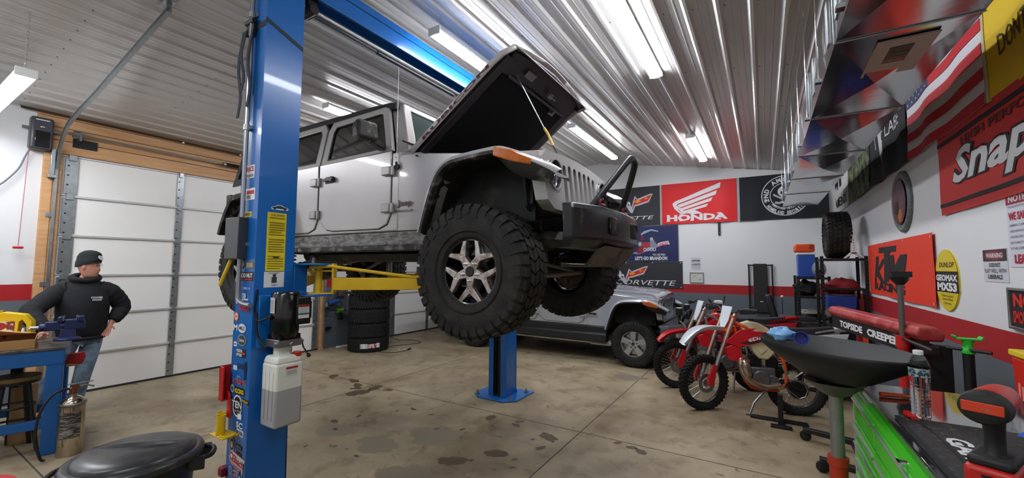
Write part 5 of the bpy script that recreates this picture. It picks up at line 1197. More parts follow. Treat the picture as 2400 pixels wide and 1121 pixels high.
t = thing('spare_tyre', 'black mud tyre standing upright on top of the right rack', 'tyre', (.90, 7.35, 2.235)); tm = tyre_mesh(.33, .27, .19, 34, 3, .012).build('tread', rub, t, smooth=30); tm.rotation_euler = (0, 0, R(90))
t = thing('jack_stand', 'silver perforated stand with a forked foot on top of the right rack', 'stand', (1.04, 7.08, 1.902)); m = MB(); m.bx(-.03, .03, -.03, .03, .06, .30); m.bx(-.04, .04, -.035, .035, .30, .315); m.c = 1
for k in range(5): m.cyl((0, -.0315, .10+k*.035), (0, -.03, .10+k*.035), .006, n=8)
m.build('post', [white, blk], t, bevel=.003); m = MB(); m.prism([(-.11, 0), (-.09, 0), (0, .06), (.09, 0), (.11, 0), (.04, .075), (-.04, .075)], -.03, .03, 'y'); m.build('foot', white, t)
def crumple(name, label, c, sz, col, seed, cat='cloth'):
    rnd = random.Random(seed); m = MB(); n = 18; k = 10; ph = [rnd.uniform(0, 6) for _ in range(8)]; vs = []
    for i in range(k+1):
        a = PI*i/k
        for j in range(n):
            b = 2*PI*j/n; r_ = 1+.16*math.sin(3*b+ph[0]+2*a)+.12*math.sin(5*b+ph[1]-3*a)+.10*math.sin(7*a+ph[2]+b)
            z = math.cos(a)*r_; vs.append((sz[0]/2*math.sin(a)*math.cos(b)*r_, sz[1]/2*math.sin(a)*math.sin(b)*r_, max(-.9, z)*sz[2]/2+sz[2]*.45))
    m.add(vs, [(i*n+j, (i+1)*n+j, (i+1)*n+(j+1) % n, i*n+(j+1) % n) for i in range(k) for j in range(n)])
    o = m.build(name, col, None, smooth=60); o.location = c; return tag(o, label, cat)
crumple('blanket', 'dark red bundled blanket on the right rack above the blue bin', (.92, 7.3, 1.405), (.40, .42, .22), mat('blanket_red', '#7c171b', .85), 3)
crumple('jacket', 'black bundled jacket hanging over the middle shelf of the left rack', (.57, 8.1, 1.325), (.30, .30, .25), mat('jacket_black', '#141416', .85), 4, 'clothes')
crumple('rag_pile', 'grey and white rags on the lower shelf of the left rack', (.66, 8.15, 1.002), (.3, .3, .12), mat('rag_grey', '#8a857c', .85), 5)
bin_('storage_box', 'olive green box low on the left rack', (.67, 8.2, .621), (.26, .3, .28), mat('olive', '#4a4a3c', .6), None, 'box')
bin_('storage_box', 'black tool box on the lower shelf of the right rack', (.90, 7.3, .701), (.36, .4, .28), blk, None, 'box')
t = thing('strapped_tool', 'orange and black strapped tools leaning at the foot of the right rack', 'tool', (1.07, 6.85, 0)); m = MB(); m.bx(-.04, .04, -.03, .03, 0, 1.0); m.build('case', blk, t, bevel=.01); m = MB(); m.bx(-.045, .035, -.036, -.03, .78, 1.0); m.build('strap', orange, t)
t = thing('engine_block', 'bare black engine block on a stand in front of the left rack', 'engine', (.41, 7.4, 0))
m = MB(); m.bx(-.25, .25, -.15, .15, .66, 1.0); m.bx(-.24, .24, -.12, .12, .55, .66); m.build('block', mat('cast_black', '#191817', .6, col2='#3a3835', vscale=20), t, bevel=.015)
for k in range(4): m = MB(); m.cyl((-.19+k*.125, -.155, .86), (-.19+k*.125, -.148, .86), .05, n=20); m.build('bore', blk, t)
m = MB(); m.bx(-.22, .22, -.06, .06, 1.0, 1.06); m.build('head', dkst, t, bevel=.01)
m = MB(); m.cyl((0, 0, .04), (0, 0, .55), .03); m.bx(-.3, .3, -.03, .03, 0, .05); m.bx(-.03, .03, -.3, .3, 0, .05); m.build('stand', blk, t)
t = thing('workshop_chair', 'black high-backed seat with red side pads standing by the far wall', 'chair', (.12, 8.6, 0))
m = MB(); m.box((0, 0, 1.0), (.13, .40, .62), rot=Euler((0, R(-12), 0)), taper=.8); m.build('backrest', blk, t, bevel=.03, seg=3); m = MB(); m.box((.12, 0, .62), (.42, .42, .12)); m.build('seat', blk, t, bevel=.03); m = MB(); m.box((.16, -.02, .82), (.10, .46, .26)); m.build('side_pad', red, t, bevel=.03)
m = MB(); m.cyl((.1, 0, .06), (.1, 0, .58), .03); 
for k in range(5): m.cyl((.1, 0, .1), (.1+.22*math.cos(k*2*PI/5), .22*math.sin(k*2*PI/5), .03), .02)
m.build('base', blk, t)
t = thing('marker_rod', 'thin rod with a pale pink ball tip standing by the red stripe', 'marker', (.28, 9.0, 0)); m = MB(); m.cyl((0, 0, 0), (0, 0, 1.22), .006, n=8); m.bx(-.1, .1, -.1, .1, 0, .02); m.build('rod', blk, t); m = MB(); m.ell((0, 0, 1.245), .028); m.build('tip', mat('pink', '#f4b9b4', .4), t)

# ================================================================ DIRT BIKES
def spoked(name, loc, Rr, W_, rim, parent, rimcol, disc=True, rz=0):
    t = bpy.data.objects.new(name, None); COL.objects.link(t); t.parent = parent; t.location = loc; t.rotation_euler = (0, 0, rz)
    m = MB(); h = W_/2; m.lathe([(rim, -h*.5), (rim+.02, -h*.85), (Rr-.035, -h), (Rr-.016, -h*.55), (Rr-.014, h*.55), (Rr-.035, h), (rim+.02, h*.85), (rim, h*.5)], axis='y', n=56)
    N = 40
    for i in range(N):
        a = 2*PI*i/N
        for y, q in ((-.82, 0), (.82, 0), (-.3, .5), (.3, .5)):
            aa = a+q*2*PI/N; c, s_ = math.cos(aa), math.sin(aa); Q = Matrix(((-s_, 0, c), (0, 1, 0), (c, 0, s_)))
            r_ = Rr-.012 if abs(y) < .5 else Rr-.018
            m.box((c*r_, y*h, s_*r_), (.026, W_*.22, .026), rot=Q)
    m.build('tyre', mat('knobby', '#131312', .75), t, smooth=30)
    m = MB(); m.lathe([(rim+.004, -h*.5), (rim-.008, -h*.45), (rim-.014, 0), (rim-.008, h*.45), (rim+.004, h*.5)], axis='y', n=56); m.build('rim', rimcol, t)
    m = MB(); m.cyl((0, -.05, 0), (0, .05, 0), .028); m.cyl((0, -.05, 0), (0, -.035, 0), .045); m.cyl((0, .035, 0), (0, .05, 0), .045); m.build('hub', alu, t)
    m = MB()
    for i in range(32):
        a = 2*PI*i/32; s_ = -1 if i % 2 else 1; b = a+(.55 if (i//2) % 2 else -.55)
        m.cyl((.043*math.cos(b), s_*.04, .043*math.sin(b)), ((rim-.01)*math.cos(a), s_*.006, (rim-.01)*math.sin(a)), .0018, n=4, cap=False)
    m.build('spokes', alu, t)
    if disc: m = MB(); m.lathe([(.07, .058), (.115, .058), (.115, .054), (.07, .054), (.07, .058)], axis='y', n=30); m.build('brake_disc', steel, t)
    return t
def strip(m, path, wfun, th=.004, z=0):
    """curved plate along path (x,z) with half width wfun(i/n)"""
    P = smooth_path([V((x, 0, z_)) for x, z_ in path], 5); n = len(P); rings = []
    for i, p in enumerate(P):
        d = (P[min(i+1, n-1)]-P[max(i-1, 0)]).normalized(); nn = V((-d.z, 0, d.x)); hw = wfun(i/(n-1))
        rings.append([p+V((0, -hw, 0))-nn*.045, p+V((0, -hw*.75, 0)), p+nn*.01, p+V((0, hw*.75, 0)), p+V((0, hw, 0))-nn*.045, p+V((0, hw*.75, 0))-nn*th*1.5, p+nn*(.01-th*1.5), p+V((0, -hw*.75, 0))-nn*th*1.5])
    m.loft(rings)
def dirt_bike(loc, rz, label, main):
    t = thing('dirt_bike', label, 'motorcycle', loc, rz)
    wh = mat('bike_white', '#dfe6ea', .3, coat=.3); rd = mat('bike_red', '#c8202a', .3, coat=.4); og = mat('bike_orange', '#e2561a', .35)
    WBk = 1.09
    spoked('wheel', (0, 0, .31), .315, .11, .225, t, mat('rim_grey', '#6a6a6a', .35, metal=.8) if main else alu, True)
    q_ = R(30) if main else R(12)
    spoked('wheel', (.80+(WBk-.80)*math.cos(q_), (WBk-.80)*math.sin(q_), .335), .34, .085, .25, t, mat('rim_black', '#151515', .35), True, rz=q_)
    FL = lambda p: V((p.x, -p.y, p.z))
    SA = R(30) if main else R(12)
    def st(p):
        c_, s_ = math.cos(SA), math.sin(SA); x, y = p.x-.80, p.y; return V((.80+x*c_-y*s_, x*s_+y*c_, p.z))
    fm = [('bike_fender', wh if main else rd)]
    m = MB(); strip(m, [(1.36, .80), (1.22, .93), (1.05, .985), (.80, .97)] if main else [(1.34, .66), (1.22, .76), (1.02, .80), (.80, .80)], lambda u: .035+.045*math.sin(PI*min(1, u*.9+.1))); m.build('front_fender', fm[0][1], t, smooth=60, fn=st)
    for s in (-1, 1):
        m = MB(); m.cyl((.68, s*.10, 1.19), (.84, s*.10, .86), .027); m.cyl((.84, s*.10, .86), (.97, s*.10, .58), .023); f = m.build('fork_tube', mat('fork_gold', '#a58f80', .3, metal=.7), t, fn=st)
        m = MB(); m.cyl((.93, s*.10, .66), (1.06, s*.095, .36), .027); m.box((1.07, s*.09, .35), (.07, .03, .07)); m.build('fork_leg', steel, f, fn=st)
        m = MB(); m.loft([[(1.0, s*.125-.006, .56), (1.04, s*.125-.006, .58), (1.04, s*.125+.006, .58), (1.0, s*.125+.006, .56)], [(1.03, s*.125-.02, .42), (1.13, s*.125-.02, .40), (1.13, s*.125+.02, .40), (1.03, s*.125+.02, .42)], [(1.06, s*.125-.012, .33), (1.12, s*.125-.012, .32), (1.12, s*.125+.012, .32), (1.06, s*.125+.012, .33)]]); m.build('fork_guard', rd, f, fn=st)
    for z, x in ((.98, .77), (1.15, .70)): m = MB(); m.box((x, 0, z), (.07, .25, .035), rot=Euler((0, R(25), 0))); m.build('fork_clamp', og if main else alu, t, bevel=.008, fn=st)
    # number plate
    m = MB(); P = [(-.085, .30), (.085, .30), (.075, .12), (.03, 0), (-.03, 0), (-.075, .12)]
    X = Matrix.Translation((.80, 0, .985)) @ Matrix.Rotation(R(-18), 4, 'Y'); m.X = X
    m.prism([(y, z) for y, z in P], -.005, .005, 'x'); 
    m.build('number_plate', wh, t, bevel=.003, fn=st)
    # bars
    m = MB(); m.tube([(.60, -.37, 1.24), (.66, -.22, 1.25), (.70, -.09, 1.19), (.70, .09, 1.19), (.66, .22, 1.25), (.60, .37, 1.24)], .011, sub=4); hb = m.build('handlebar', blk, t, fn=st)
    for s in (-1, 1):
        m = MB(); m.cyl((.60, s*.37, 1.24), (.635, s*.27, 1.248), .018); m.build('grip', rubn, hb, fn=st)
        m = MB(); m.tube([(.70, s*.20, 1.24), (.74, s*.28, 1.23), (.70, s*.36, 1.22)], .006, sub=3); m.build('lever', alu, hb, fn=st)
        m = MB(); m.loft([[(.71, s*.18, 1.22), (.72, s*.18, 1.22), (.72, s*.18, 1.25), (.71, s*.18, 1.25)], [(.76, s*.28, 1.195), (.77, s*.28, 1.195), (.77, s*.28, 1.255), (.76, s*.28, 1.255)], [(.66, s*.40, 1.21), (.68, s*.41, 1.21), (.68, s*.41, 1.25), (.66, s*.40, 1.25)]]); m.build('hand_guard', blk, hb, bevel=.006, fn=st)
    # frame
    m = MB(); fr = og if main else mat('frame_alu', '#a8aaad', .35, metal=.8)
    for s in (-.07, .07):
        m.tube([(.66, s*.4, 1.08), (.50, s, 1.0), (.30, s*1.2, .88), (.16, s*1.3, .66), (.13, s*1.3, .42), (.20, s, .30)], .018, sub=4)
        m.tube([(.66, s*.4, 1.02), (.62, s, .80), (.58, s, .50), (.50, s, .30), (.20, s, .28)], .014, sub=4)
        m.tube([(.22, s, .86), (-.10, s*.9, .92), (-.32, s*.7, .96)], .010)
    m.build('frame', fr, t)
    # engine
    m = MB(); m.box((.38, 0, .44), (.28, .20, .22)); m.cyl((.40, -.13, .42), (.40, .13, .42), .10, n=24); m.cyl((.28, -.12, .40), (.28, .12, .40), .07, n=20); en = m.build('engine', mat('engine_cast', '#77787a', .45, metal=.6, var=.4, vscale=25), t, bevel=.015)
    m = MB(); 
    for k in range(6): m.box((.44, 0, .56+k*.022), (.13, .14, .012), rot=Euler((0, R(-10), 0)))
    m.box((.44, 0, .60), (.10, .11, .16)); m.build('cylinder', mat('cyl_dark', '#2a2a2b', .5, metal=.5), en)
    m = MB(); m.cyl((.26, -.13, .52), (.26, -.10, .52), .04); m.box((.26, 0, .60), (.10, .12, .14)); m.build('air_intake', blk, en, bevel=.01)
    # exhaust chamber
    m = MB(); m.tube([(.50, -.02, .60), (.60, -.08, .66), (.62, -.115, .58), (.58, -.125, .46), (.50, -.12, .38), (.36, -.115, .33), (.2, -.11, .36)], [.02, .035, .058, .055, .035, .022, .02] and .04, n=12, sub=5) if main else m.tube([(.50, .0, .60), (.62, -.05, .58), (.56, -.08, .36), (.3, -.1, .33), (0, -.12, .55), (-.3, -.12, .7)], .022, sub=5)
    m.build('exhaust_pipe', mat('pipe_bronze', '#b5a490', .22, metal=.9), t, fn=FL)
    if not main: m = MB(); m.cyl((-.02, -.13, .60), (-.36, -.14, .74), .045); m.build('muffler', alu, t)
    else: m = MB(); m.cyl((-.05, -.12, .62), (-.40, -.13, .74), .045); m.build('muffler', alu, t)
    # tank, shrouds, seat, side panels
    tank = mat('tank_cream', '#cfc8a0', .35, coat=.2) if main else rd
    m = MB(); m.loft([[(.60, -.05, 1.02), (.60, .05, 1.02), (.60, .03, 1.07), (.60, -.03, 1.07)], [(.50, -.11, .90), (.50, .11, .90), (.50, .06, 1.10), (.50, -.06, 1.10)], [(.40, -.13, .70), (.40, .13, .70), (.40, .07, 1.08), (.40, -.07, 1.08)], [(.24, -.11, .82), (.24, .11, .82), (.24, .06, 1.0), (.24, -.06, 1.0)]]); m.build('fuel_tank', tank, t, bevel=.015)
    if main:
        m = MB(); m.prism([(.50, .84), (.22, .84), (.25, .72), (.32, .645), (.42, .655), (.48, .74)], -.115, .115, 'y'); m.build('lower_tank', tank, t, bevel=.02)
        m = MB(); m.ell((.565, .15, .53), (.055, .045, .12), rot=Euler((0, R(12), 0))); m.build('expansion_chamber', M('pipe_bronze') if 'pipe_bronze' in MATS else alu, t)
    m = MB(); m.cyl((.47, 0, 1.10), (.47, 0, 1.13), .03); m.build('fuel_cap', blk, t)
    for s in (-1, 1):
        m = MB(); m.prism([(.80, .84), (.62, 1.0), (.44, 1.03), (.50, .99), (.24, .98), (.20, .93), (.50, .83), (.62, .79)], s*.13, s*.14, 'y'); sh = m.build('shroud', rd, t, bevel=.003)
        m = MB(); m.prism([(.80, .77), (.66, .83), (.60, .66), (.64, .60), (.76, .63)], s*.11, s*.13, 'y'); m.build('radiator_guard', rd, sh, bevel=.006)
        if main:
            m = MB(); m.prism([(.64, .84), (.20, .965), (.20, .93), (.50, .83)], s*.1405, s*.142, 'y'); m.build('shroud_stripe', mat('maroon', '#5a1820', .35), sh)
            q = Sheet((.50, s*.1435, .875) if s > 0 else (.24, s*.1435, .925), (-.97, 0, .24) if s > 0 else (.97, 0, -.24), (.0, 0, 1), .28, .05)
            q = Sheet((.53 if s > 0 else .53, s*.1435, .855), (-1, 0, .30), (.3, 0, 1), .30, .05) if s > 0 else Sheet((.22, s*.1435, .945), (1, 0, -.30), (.3, 0, 1), .30, .05)
            q.text('6DAYS' if s > 0 else '6DAYS', 0, 0, .28, .045, wh, bold=.05); q.build('lettering', sh)
        m = MB(); m.prism([(.16, .90), (-.16, .965), (-.52, 1.0), (-.50, .93), (-.10, .83), (.10, .62), (.16, .70)], s*.10, s*.112, 'y'); m.build('side_panel', wh if main else rd, t, bevel=.004)
    m = MB(); m.loft([[(.44, -.05, 1.055), (.44, .05, 1.055), (.44, .04, 1.09), (.44, -.04, 1.09)], [(.2, -.085, .95), (.2, .085, .95), (.2, .06, 1.03), (.2, -.06, 1.03)], [(-.12, -.09, .95), (-.12, .09, .95), (-.12, .07, 1.035), (-.12, -.07, 1.035)], [(-.40, -.07, 1.0), (-.40, .07, 1.0), (-.40, .05, 1.065), (-.40, -.05, 1.065)]]); m.build('seat', mat('seat_vinyl', '#1e1f22', .7), t, bevel=.012)
    m = MB(); strip(m, [(-.20, .96), (-.38, 1.0), (-.58, 1.03)], lambda u: .09-.03*u); m.build('rear_fender', wh if main else rd, t, smooth=60)
    # swingarm, chain side, shock, peg, stand
    m = MB()
    for s in (-.075, .075): m.tube([(.20, s, .40), (.08, s*1.2, .36), (-.02, s*1.2, .31)], [.026]*3 and .022, n=8)
    m.build('swingarm', blk if main else alu, t)
    m = MB(); m.lathe([(.02, -.085), (.10, -.085), (.10, -.08), (.02, -.08)], (0, 0, .31), 'y', n=30); m.build('sprocket', blk, t, fn=FL)
    m = MB(); m.tube([(.19+.02*math.cos(a), -.0825, .40+.03*math.sin(a)) for a in [PI*.5-k*PI/4 for k in range(5)]]+[(-.09*math.sin(k*PI/4)*1, -.0825, .31-.1*math.cos(k*PI/4)) for k in range(5)], .007, n=5, closed=True); m.build('chain', steel, t, fn=FL)
    m = MB(); m.tube([(.15+.03*math.cos(k*PI/4), .03*math.sin(k*PI/4), .5+k*.004) for k in range(64)], .006, n=5); m.build('shock_spring', white, t)
    m = MB(); m.bx(.18, .24, -.20, -.10, .33, .345); m.bx(.18, .24, .10, .20, .33, .345); m.tube([(.26, -.12, .36), (.40, -.14, .33), (.44, -.16, .36)], .008); m.build('foot_peg', alu, t, bevel=.003)
    if main:
        m = MB(); m.tube([(.36, -.09, .28), (.50, -.16, .14), (.56, -.20, .008)], .013); m.bx(.53, .60, -.225, -.175, .0, .01); m.build('side_stand', steel, t, fn=FL)
        m = MB(); m.tube([(.18, -.13, .60), (.14, -.13, .50), (.10, -.13, .44), (-.06, -.135, .56)], .010, sub=3); m.build('kick_lever', alu, t, fn=FL)
    else:
        m = MB(); m.tube([(.30, -.09, .28), (.34, -.16, .14), (.36, -.20, .008)], .013); m.build('side_stand', steel, t, fn=FL)
    return t
dirt_bike((.30, 6.15, 0), math.atan2(-.28, -1.05), 'white, red and orange dirt bike on its side stand in front of the others', True)
dirt_bike((-.14, 7.0, 0), math.atan2(-.38, -1.0), 'red dirt bike with a low red front fender behind the white-fendered dirt bike', False)
# small red machine whose bars show above the bikes
t = thing('mini_bike', 'small red minibike near the far wall, only its bars showing over the dirt bikes', 'minibike', (-.85, 8.45, 0), R(20))
m = MB(); m.tube([(-.25, 0, .35), (.0, -.02, .80), (.10, -.02, 1.08)], .022); m.tube([(-.18, .06, .35), (.07, .06, .80), (.17, .06, 1.08)], .018); m.build('fork', red, t)
m = MB(); m.tube([(-.10, -.28, 1.20), (.02, -.20, 1.08), (.15, 0, 1.08), (.28, .22, 1.10), (.34, .34, 1.22)], .014, sub=4); m.build('handlebar', blk, t); m = MB(); m.box((.12, -.05, 1.12), (.12, .14, .09)); m.build('plate', white, t, bevel=.01)
for x in (-.25, .55): spoked('wheel', (x, 0, .26), .265, .10, .17, t, alu, False)
m = MB(); m.bx(-.0, .5, -.07, .07, .55, .68); m.build('seat', blk, t, bevel=.02); m = MB(); m.tube([(.06, 0, .8), (.3, 0, .5), (.55, 0, .26)], .02); m.bx(.1, .35, -.12, .12, .28, .5); m.build('frame', red, t)
t = thing('power_sprayer', 'small machine with a silver lever and chrome knob between pickup and bikes', 'machine', (-1.12, 7.55, 0)); m = MB(); m.bx(-.12, .12, -.2, .2, .0, .62); m.build('body', mat('dark_maroon', '#3a1416', .5), t, bevel=.02); m = MB(); m.bx(-.12, .05, -.22, -.15, .60, .70); m.build('filter', alu, t, bevel=.01)
m = MB(); m.tube([(.0, 0, .62), (-.04, 0, .78), (-.12, 0, .86)], .012); m.build('lever', chrome, t); m = MB(); m.cyl((.10, 0, .62), (.10, 0, .80), .02); m.cyl((.10, 0, .78), (.10, 0, .88), .035); m.build('knob', blk, t)

# ================================================================ STANDS, CREEPER, DRAIN PAN
t = thing('bike_stand', 'black T-footed stand holding the rear of the white-fendered dirt bike', 'stand', (.12, 5.62, 0))
m = MB(); m.bx(-.025, .025, -.02, .02, .0, .34); m.build('post', blk, t, bevel=.004); m = MB(); m.bx(-.30, .26, .10, .17, .0, .03); m.bx(-.03, .03, -.1, .17, .0, .028); m.bx(-.10, .10, -.12, -.06, .0, .03); m.build('foot', blk, t, bevel=.004)
t = thing('topside_creeper', 'red padded topside creeper with black side board on red posts and casters', 'creeper', (.62, 4.2, 0)); O = Matrix.Translation((-.62, -4.2, 0))
A, B = V((.53, 4.80, 1.36)), V((.80, 3.40, 1.36)); d = (B-A).normalized(); nrm = V((d.y, -d.x, 0))
if nrm.x > 0: nrm = -nrm
sd = -nrm
m = MB(O); m.loft([[A+sd*a+V((0, 0, b)) for a, b in ((0, -.03), (-.035, .01), (-.015, .055), (.06, .06), (.11, .02), (.10, -.03))], [B+sd*a+V((0, 0, b)) for a, b in ((0, -.03), (-.035, .01), (-.015, .055), (.06, .06), (.11, .02), (.10, -.03))]]); m.build('pad', mat('creeper_red', '#a3262c', .5, col2='#b4524a', vscale=8), t, bevel=.012, seg=3)
m = MB(O); m.loft([[A-V((0, 0, .03)), A+sd*.03-V((0, 0, .03)), A+sd*.03-V((0, 0, .13)), A-V((0, 0, .13))], [B-V((0, 0, .03)), B+sd*.03-V((0, 0, .03)), B+sd*.03-V((0, 0, .13)), B-V((0, 0, .13))]]); sb = m.build('side_board', blk, t)
s = Sheet(A-sd*.002+d*.18-V((0, 0, .105))-V((.62, 4.2, 0)), d, (0, 0, 1), 1.2, .07); s.text('TOPSIDE', 0, 0, .44, .055, W, bold=.05); s.build('lettering', sb)
s = Sheet(A-sd*.002+d*.70-V((0, 0, .105))-V((.62, 4.2, 0)), d, (0, 0, 1), 1.2, .07); s.text('CREEPER', 0, 0, .47, .055, W, bold=.05); s.build('lettering', sb)
m = MB(O); m.cyl(A-V((.0, 0, .02))-d*.05, A-V((.0, 0, -.02))-d*.02+V((0, 0, .0)), .04); m.build('end_knob', steel, t)
for p, q in (((.60, 4.55), .03), ((.72, 3.75), .03)): m = MB(O); m.cyl((p[0]+.08, p[1], .08), (p[0]+.08, p[1], 1.24), .022); m.build('post', red, t)
m = MB(O); m.cyl((.69, 4.5, .25), (.80, 3.78, .75), .018); m.cyl((.69, 4.5, .75), (.80, 3.78, .25), .018); m.build('brace', red, t)
for y, xe in ((5.28, .30), (4.55, .37)):
    m = MB(O); m.loft([[(xe, y-.03, .09), (xe, y+.03, .09), (xe, y+.03, .13), (xe, y-.03, .13)], [(1.0, y-.30, .09), (1.0, y-.22, .09), (1.0, y-.22, .15), (1.0, y-.30, .15)]]); lg = m.build('leg', blk, t, bevel=.004)
    m = MB(O); m.lathe([(.0, -.012), (.04, -.014), (.05, -.008), (.05, .008), (.04, .014), (0, .012)], (xe+.02, y, .05), 'y', n=20); m.bx(xe, xe+.05, y-.022, y+.022, .075, .095); m.build('caster', blkg, lg)
m = MB(O); m.bx(.80, .93, 3.42, 3.47, .92, 1.31); m.bx(.80, .86, 3.35, 3.6, 1.26, 1.31); m.build('end_frame', blk, t, bevel=.004)
m = MB(O); m.cyl((.69, 4.55, .1), (.80, 3.75, .1), .025); m.bx(.66, .74, 4.2, 5.1, .09, .14); m.build('base_bar', blk, t)
m = MB(O); m.tube([(.76+.03*math.cos(k*PI/4), 4.0+.03*math.sin(k*PI/4), .12+k*.004) for k in range(60)], .007, n=5); m.build('jack_spring', red, t)
t = thing('support_stand', 'tall red under-hoist stand with grey screw and black cradle, T handle at mid height', 'stand', (.74, 3.53, 0) if False else (.95, 3.52, 0))
t.location = (.74, 3.53, 0)
m = MB(); m.cyl((0, 0, .02), (0, 0, 1.33), .029, n=20); m.cyl((0, 0, 1.27), (0, 0, 1.34), .037, n=20); m.build('tube', red, t)
m = MB()
for k in range(3): a = k*2*PI/3+.5; m.tube([(0, 0, .25), (.22*math.cos(a), .22*math.sin(a), .02)], .014)
m.build('tripod_base', red, t)
m = MB(); m.cyl((0, 0, 1.33), (0, 0, 1.67), .016); m.build('screw', mat('screw_grey', '#6b645e', .5, metal=.6), t); m = MB(); m.lathe([(0, 1.66), (.02, 1.66), (.045, 1.69), (.05, 1.72), (.035, 1.722), (0, 1.70)], n=20); m.bx(-.05, .05, -.05, -.04, 1.71, 1.745); m.build('cradle', blk, t)
m = MB(); m.cyl((-.01, .15, 1.325), (.02, -.46, 1.325), .010); m.build('handle', blk, t)
t = thing('support_stand', 'black under-hoist stand with a bright green cradle and long black crossbar handle', 'stand', (.97, 3.34, 0))
m = MB(); m.cyl((0, 0, .02), (0, 0, 1.285), .024, n=20); m.build('tube', blk, t); m = MB()
for k in range(3): a = k*2*PI/3+.2; m.tube([(0, 0, .25), (.16*math.cos(a), .16*math.sin(a), .02)], .014)
m.build('tripod_base', blk, t); gr = mat('green_paint', '#2fc23c', .4)
m = MB(); m.lathe([(.02, 1.285), (.028, 1.29), (.03, 1.31), (.021, 1.325), (.021, 1.345), (.028, 1.365), (0, 1.365)], n=20); m.box((0, 0, 1.37), (.10, .055, .008)); m.box((-.052, 0, 1.378), (.008, .055, .02), rot=Euler((0, -.5, 0))); m.box((.052, 0, 1.378), (.008, .055, .02), rot=Euler((0, .5, 0))); m.build('cradle', gr, t, bevel=.002)
m = MB(); m.cyl((-.08, .035, 1.31), (.07, -.07, 1.31), .009); m.build('handle', blk, t)
t = thing('work_trolley', 'dark trolley against the right wall carrying the red and yellow tub', 'trolley', (1.06, 2.83, 0)); m = MB(); m.bx(-.13, .13, -.2, .2, .08, 1.02); m.build('cabinet', blk, t, bevel=.01); m = MB()
for x in (-.12, .12):
    for y in (-.17, .17): m.cyl((x-.012, y, .04), (x+.012, y, .04), .04)
m.build('casters', rubn, t)
t = thing('tub', 'tall red tub with a yellow lid at the right edge of the photo', 'tub', (1.09, 2.83, 1.021)); m = MB(); m.box((0, 0, .165), (.16, .24, .33), taper=1.1); m.build('body', mat('tub_red', '#cf2a1e', .35), t, bevel=.012); m = MB(); m.bx(-.094, .094, -.14, .14, .331, .36); m.build('lid', mat('lid_yellow', '#e3c92a', .4), t, bevel=.006)
s = Sheet((-.1, .05, .08), (0, -1, 0), (0, 0, 1), .1, .15)
for k in range(3): s.rect(.01+k*.03, .0, .028+k*.03, .14-.01*k, '#d88a80')
s.build('label', t)
# oil drain
t = thing('oil_drain', 'wide black oil drain pan on a grey pole before the green cabinet', 'oil drain', (.225, 2.05, 0)); DB = mat('pan_black', '#161617', .6, var=.3, vscale=30)
m = MB(); ang = [2*PI*k/32 for k in range(32)]
def rimr(a): return 1
rings = []
for f_, z in ((.16, 1.33), (.45, 1.36), (.86, 1.43), (.98, 1.455), (1.0, 1.475), (.985, 1.48), (.96, 1.475), (.80, 1.445), (.4, 1.40), (.12, 1.385)): rings.append([(-.008*f_+.31*f_*math.sin(a)*.59+.19*f_*math.cos(a)*.81, .0*f_-.31*f_*math.sin(a)*.81+.19*f_*math.cos(a)*.59, z-.018) for a in ang])
m.loft(rings); m.build('pan', DB, t, smooth=50)
m = MB(); m.lathe([(.03, 1.385), (.08, 1.389), (.06, 1.392), (.02, 1.39)], n=20); m.build('strainer', steel, t)
m = MB(); m.lathe([(.06, 1.31), (.10, 1.325), (.05, 1.28), (.03, 1.27), (.03, 1.31)], n=24); m.build('funnel', mat('pan_grey', '#55524c', .5), t)
m = MB(); m.cyl((0, 0, 1.02), (0, 0, 1.30), .0225, n=20); m.build('pole', mat('pole_grey', '#8e8c86', .4, metal=.5, var=.15, vscale=20), t)
m = MB(); m.cyl((0, 0, .1), (0, 0, 1.03), .029, n=20); m.cyl((0, 0, 1.01), (0, 0, 1.04), .034, n=20); m.build('lower_tube', mat('burnt_red', '#b5341c', .4), t)
m = MB(); m.lathe([(0, .03), (.20, .03), (.21, .06), (.21, .14), (.17, .18), (0, .18)], n=28); m.build('base_tank', mat('burnt_red', '#b5341c', .4), t, bevel=.01)
for k in range(4): a = k*PI/2+.6; m = MB(); m.cyl((.2*math.cos(a), .2*math.sin(a)-.01, .03), (.2*math.cos(a), .2*math.sin(a)+.01, .03), .03); m.build('caster', rubn, t)
crumple('glove', 'crumpled light blue nitrile gloves on the rim of the oil drain pan', (.060, 2.05, 1.464), (.09, .06, .055), mat('glove_blue', '#7fb6e4', .5), 11, 'glove')
t = thing('plastic_cap', 'dark blue plastic cap lying by the light blue gloves on the drain pan', 'cap', (.12, 2.02, 1.482)); m = MB(); X = Matrix.Rotation(R(80), 4, 'X') @ Matrix.Identity(4); m.X = X; m.lathe([(0, -.02), (.024, -.02), (.026, .02), (.022, .02), (.02, -.015), (0, -.015)], n=20); m.build('shell', mat('cap_blue', '#12308f', .3), t)
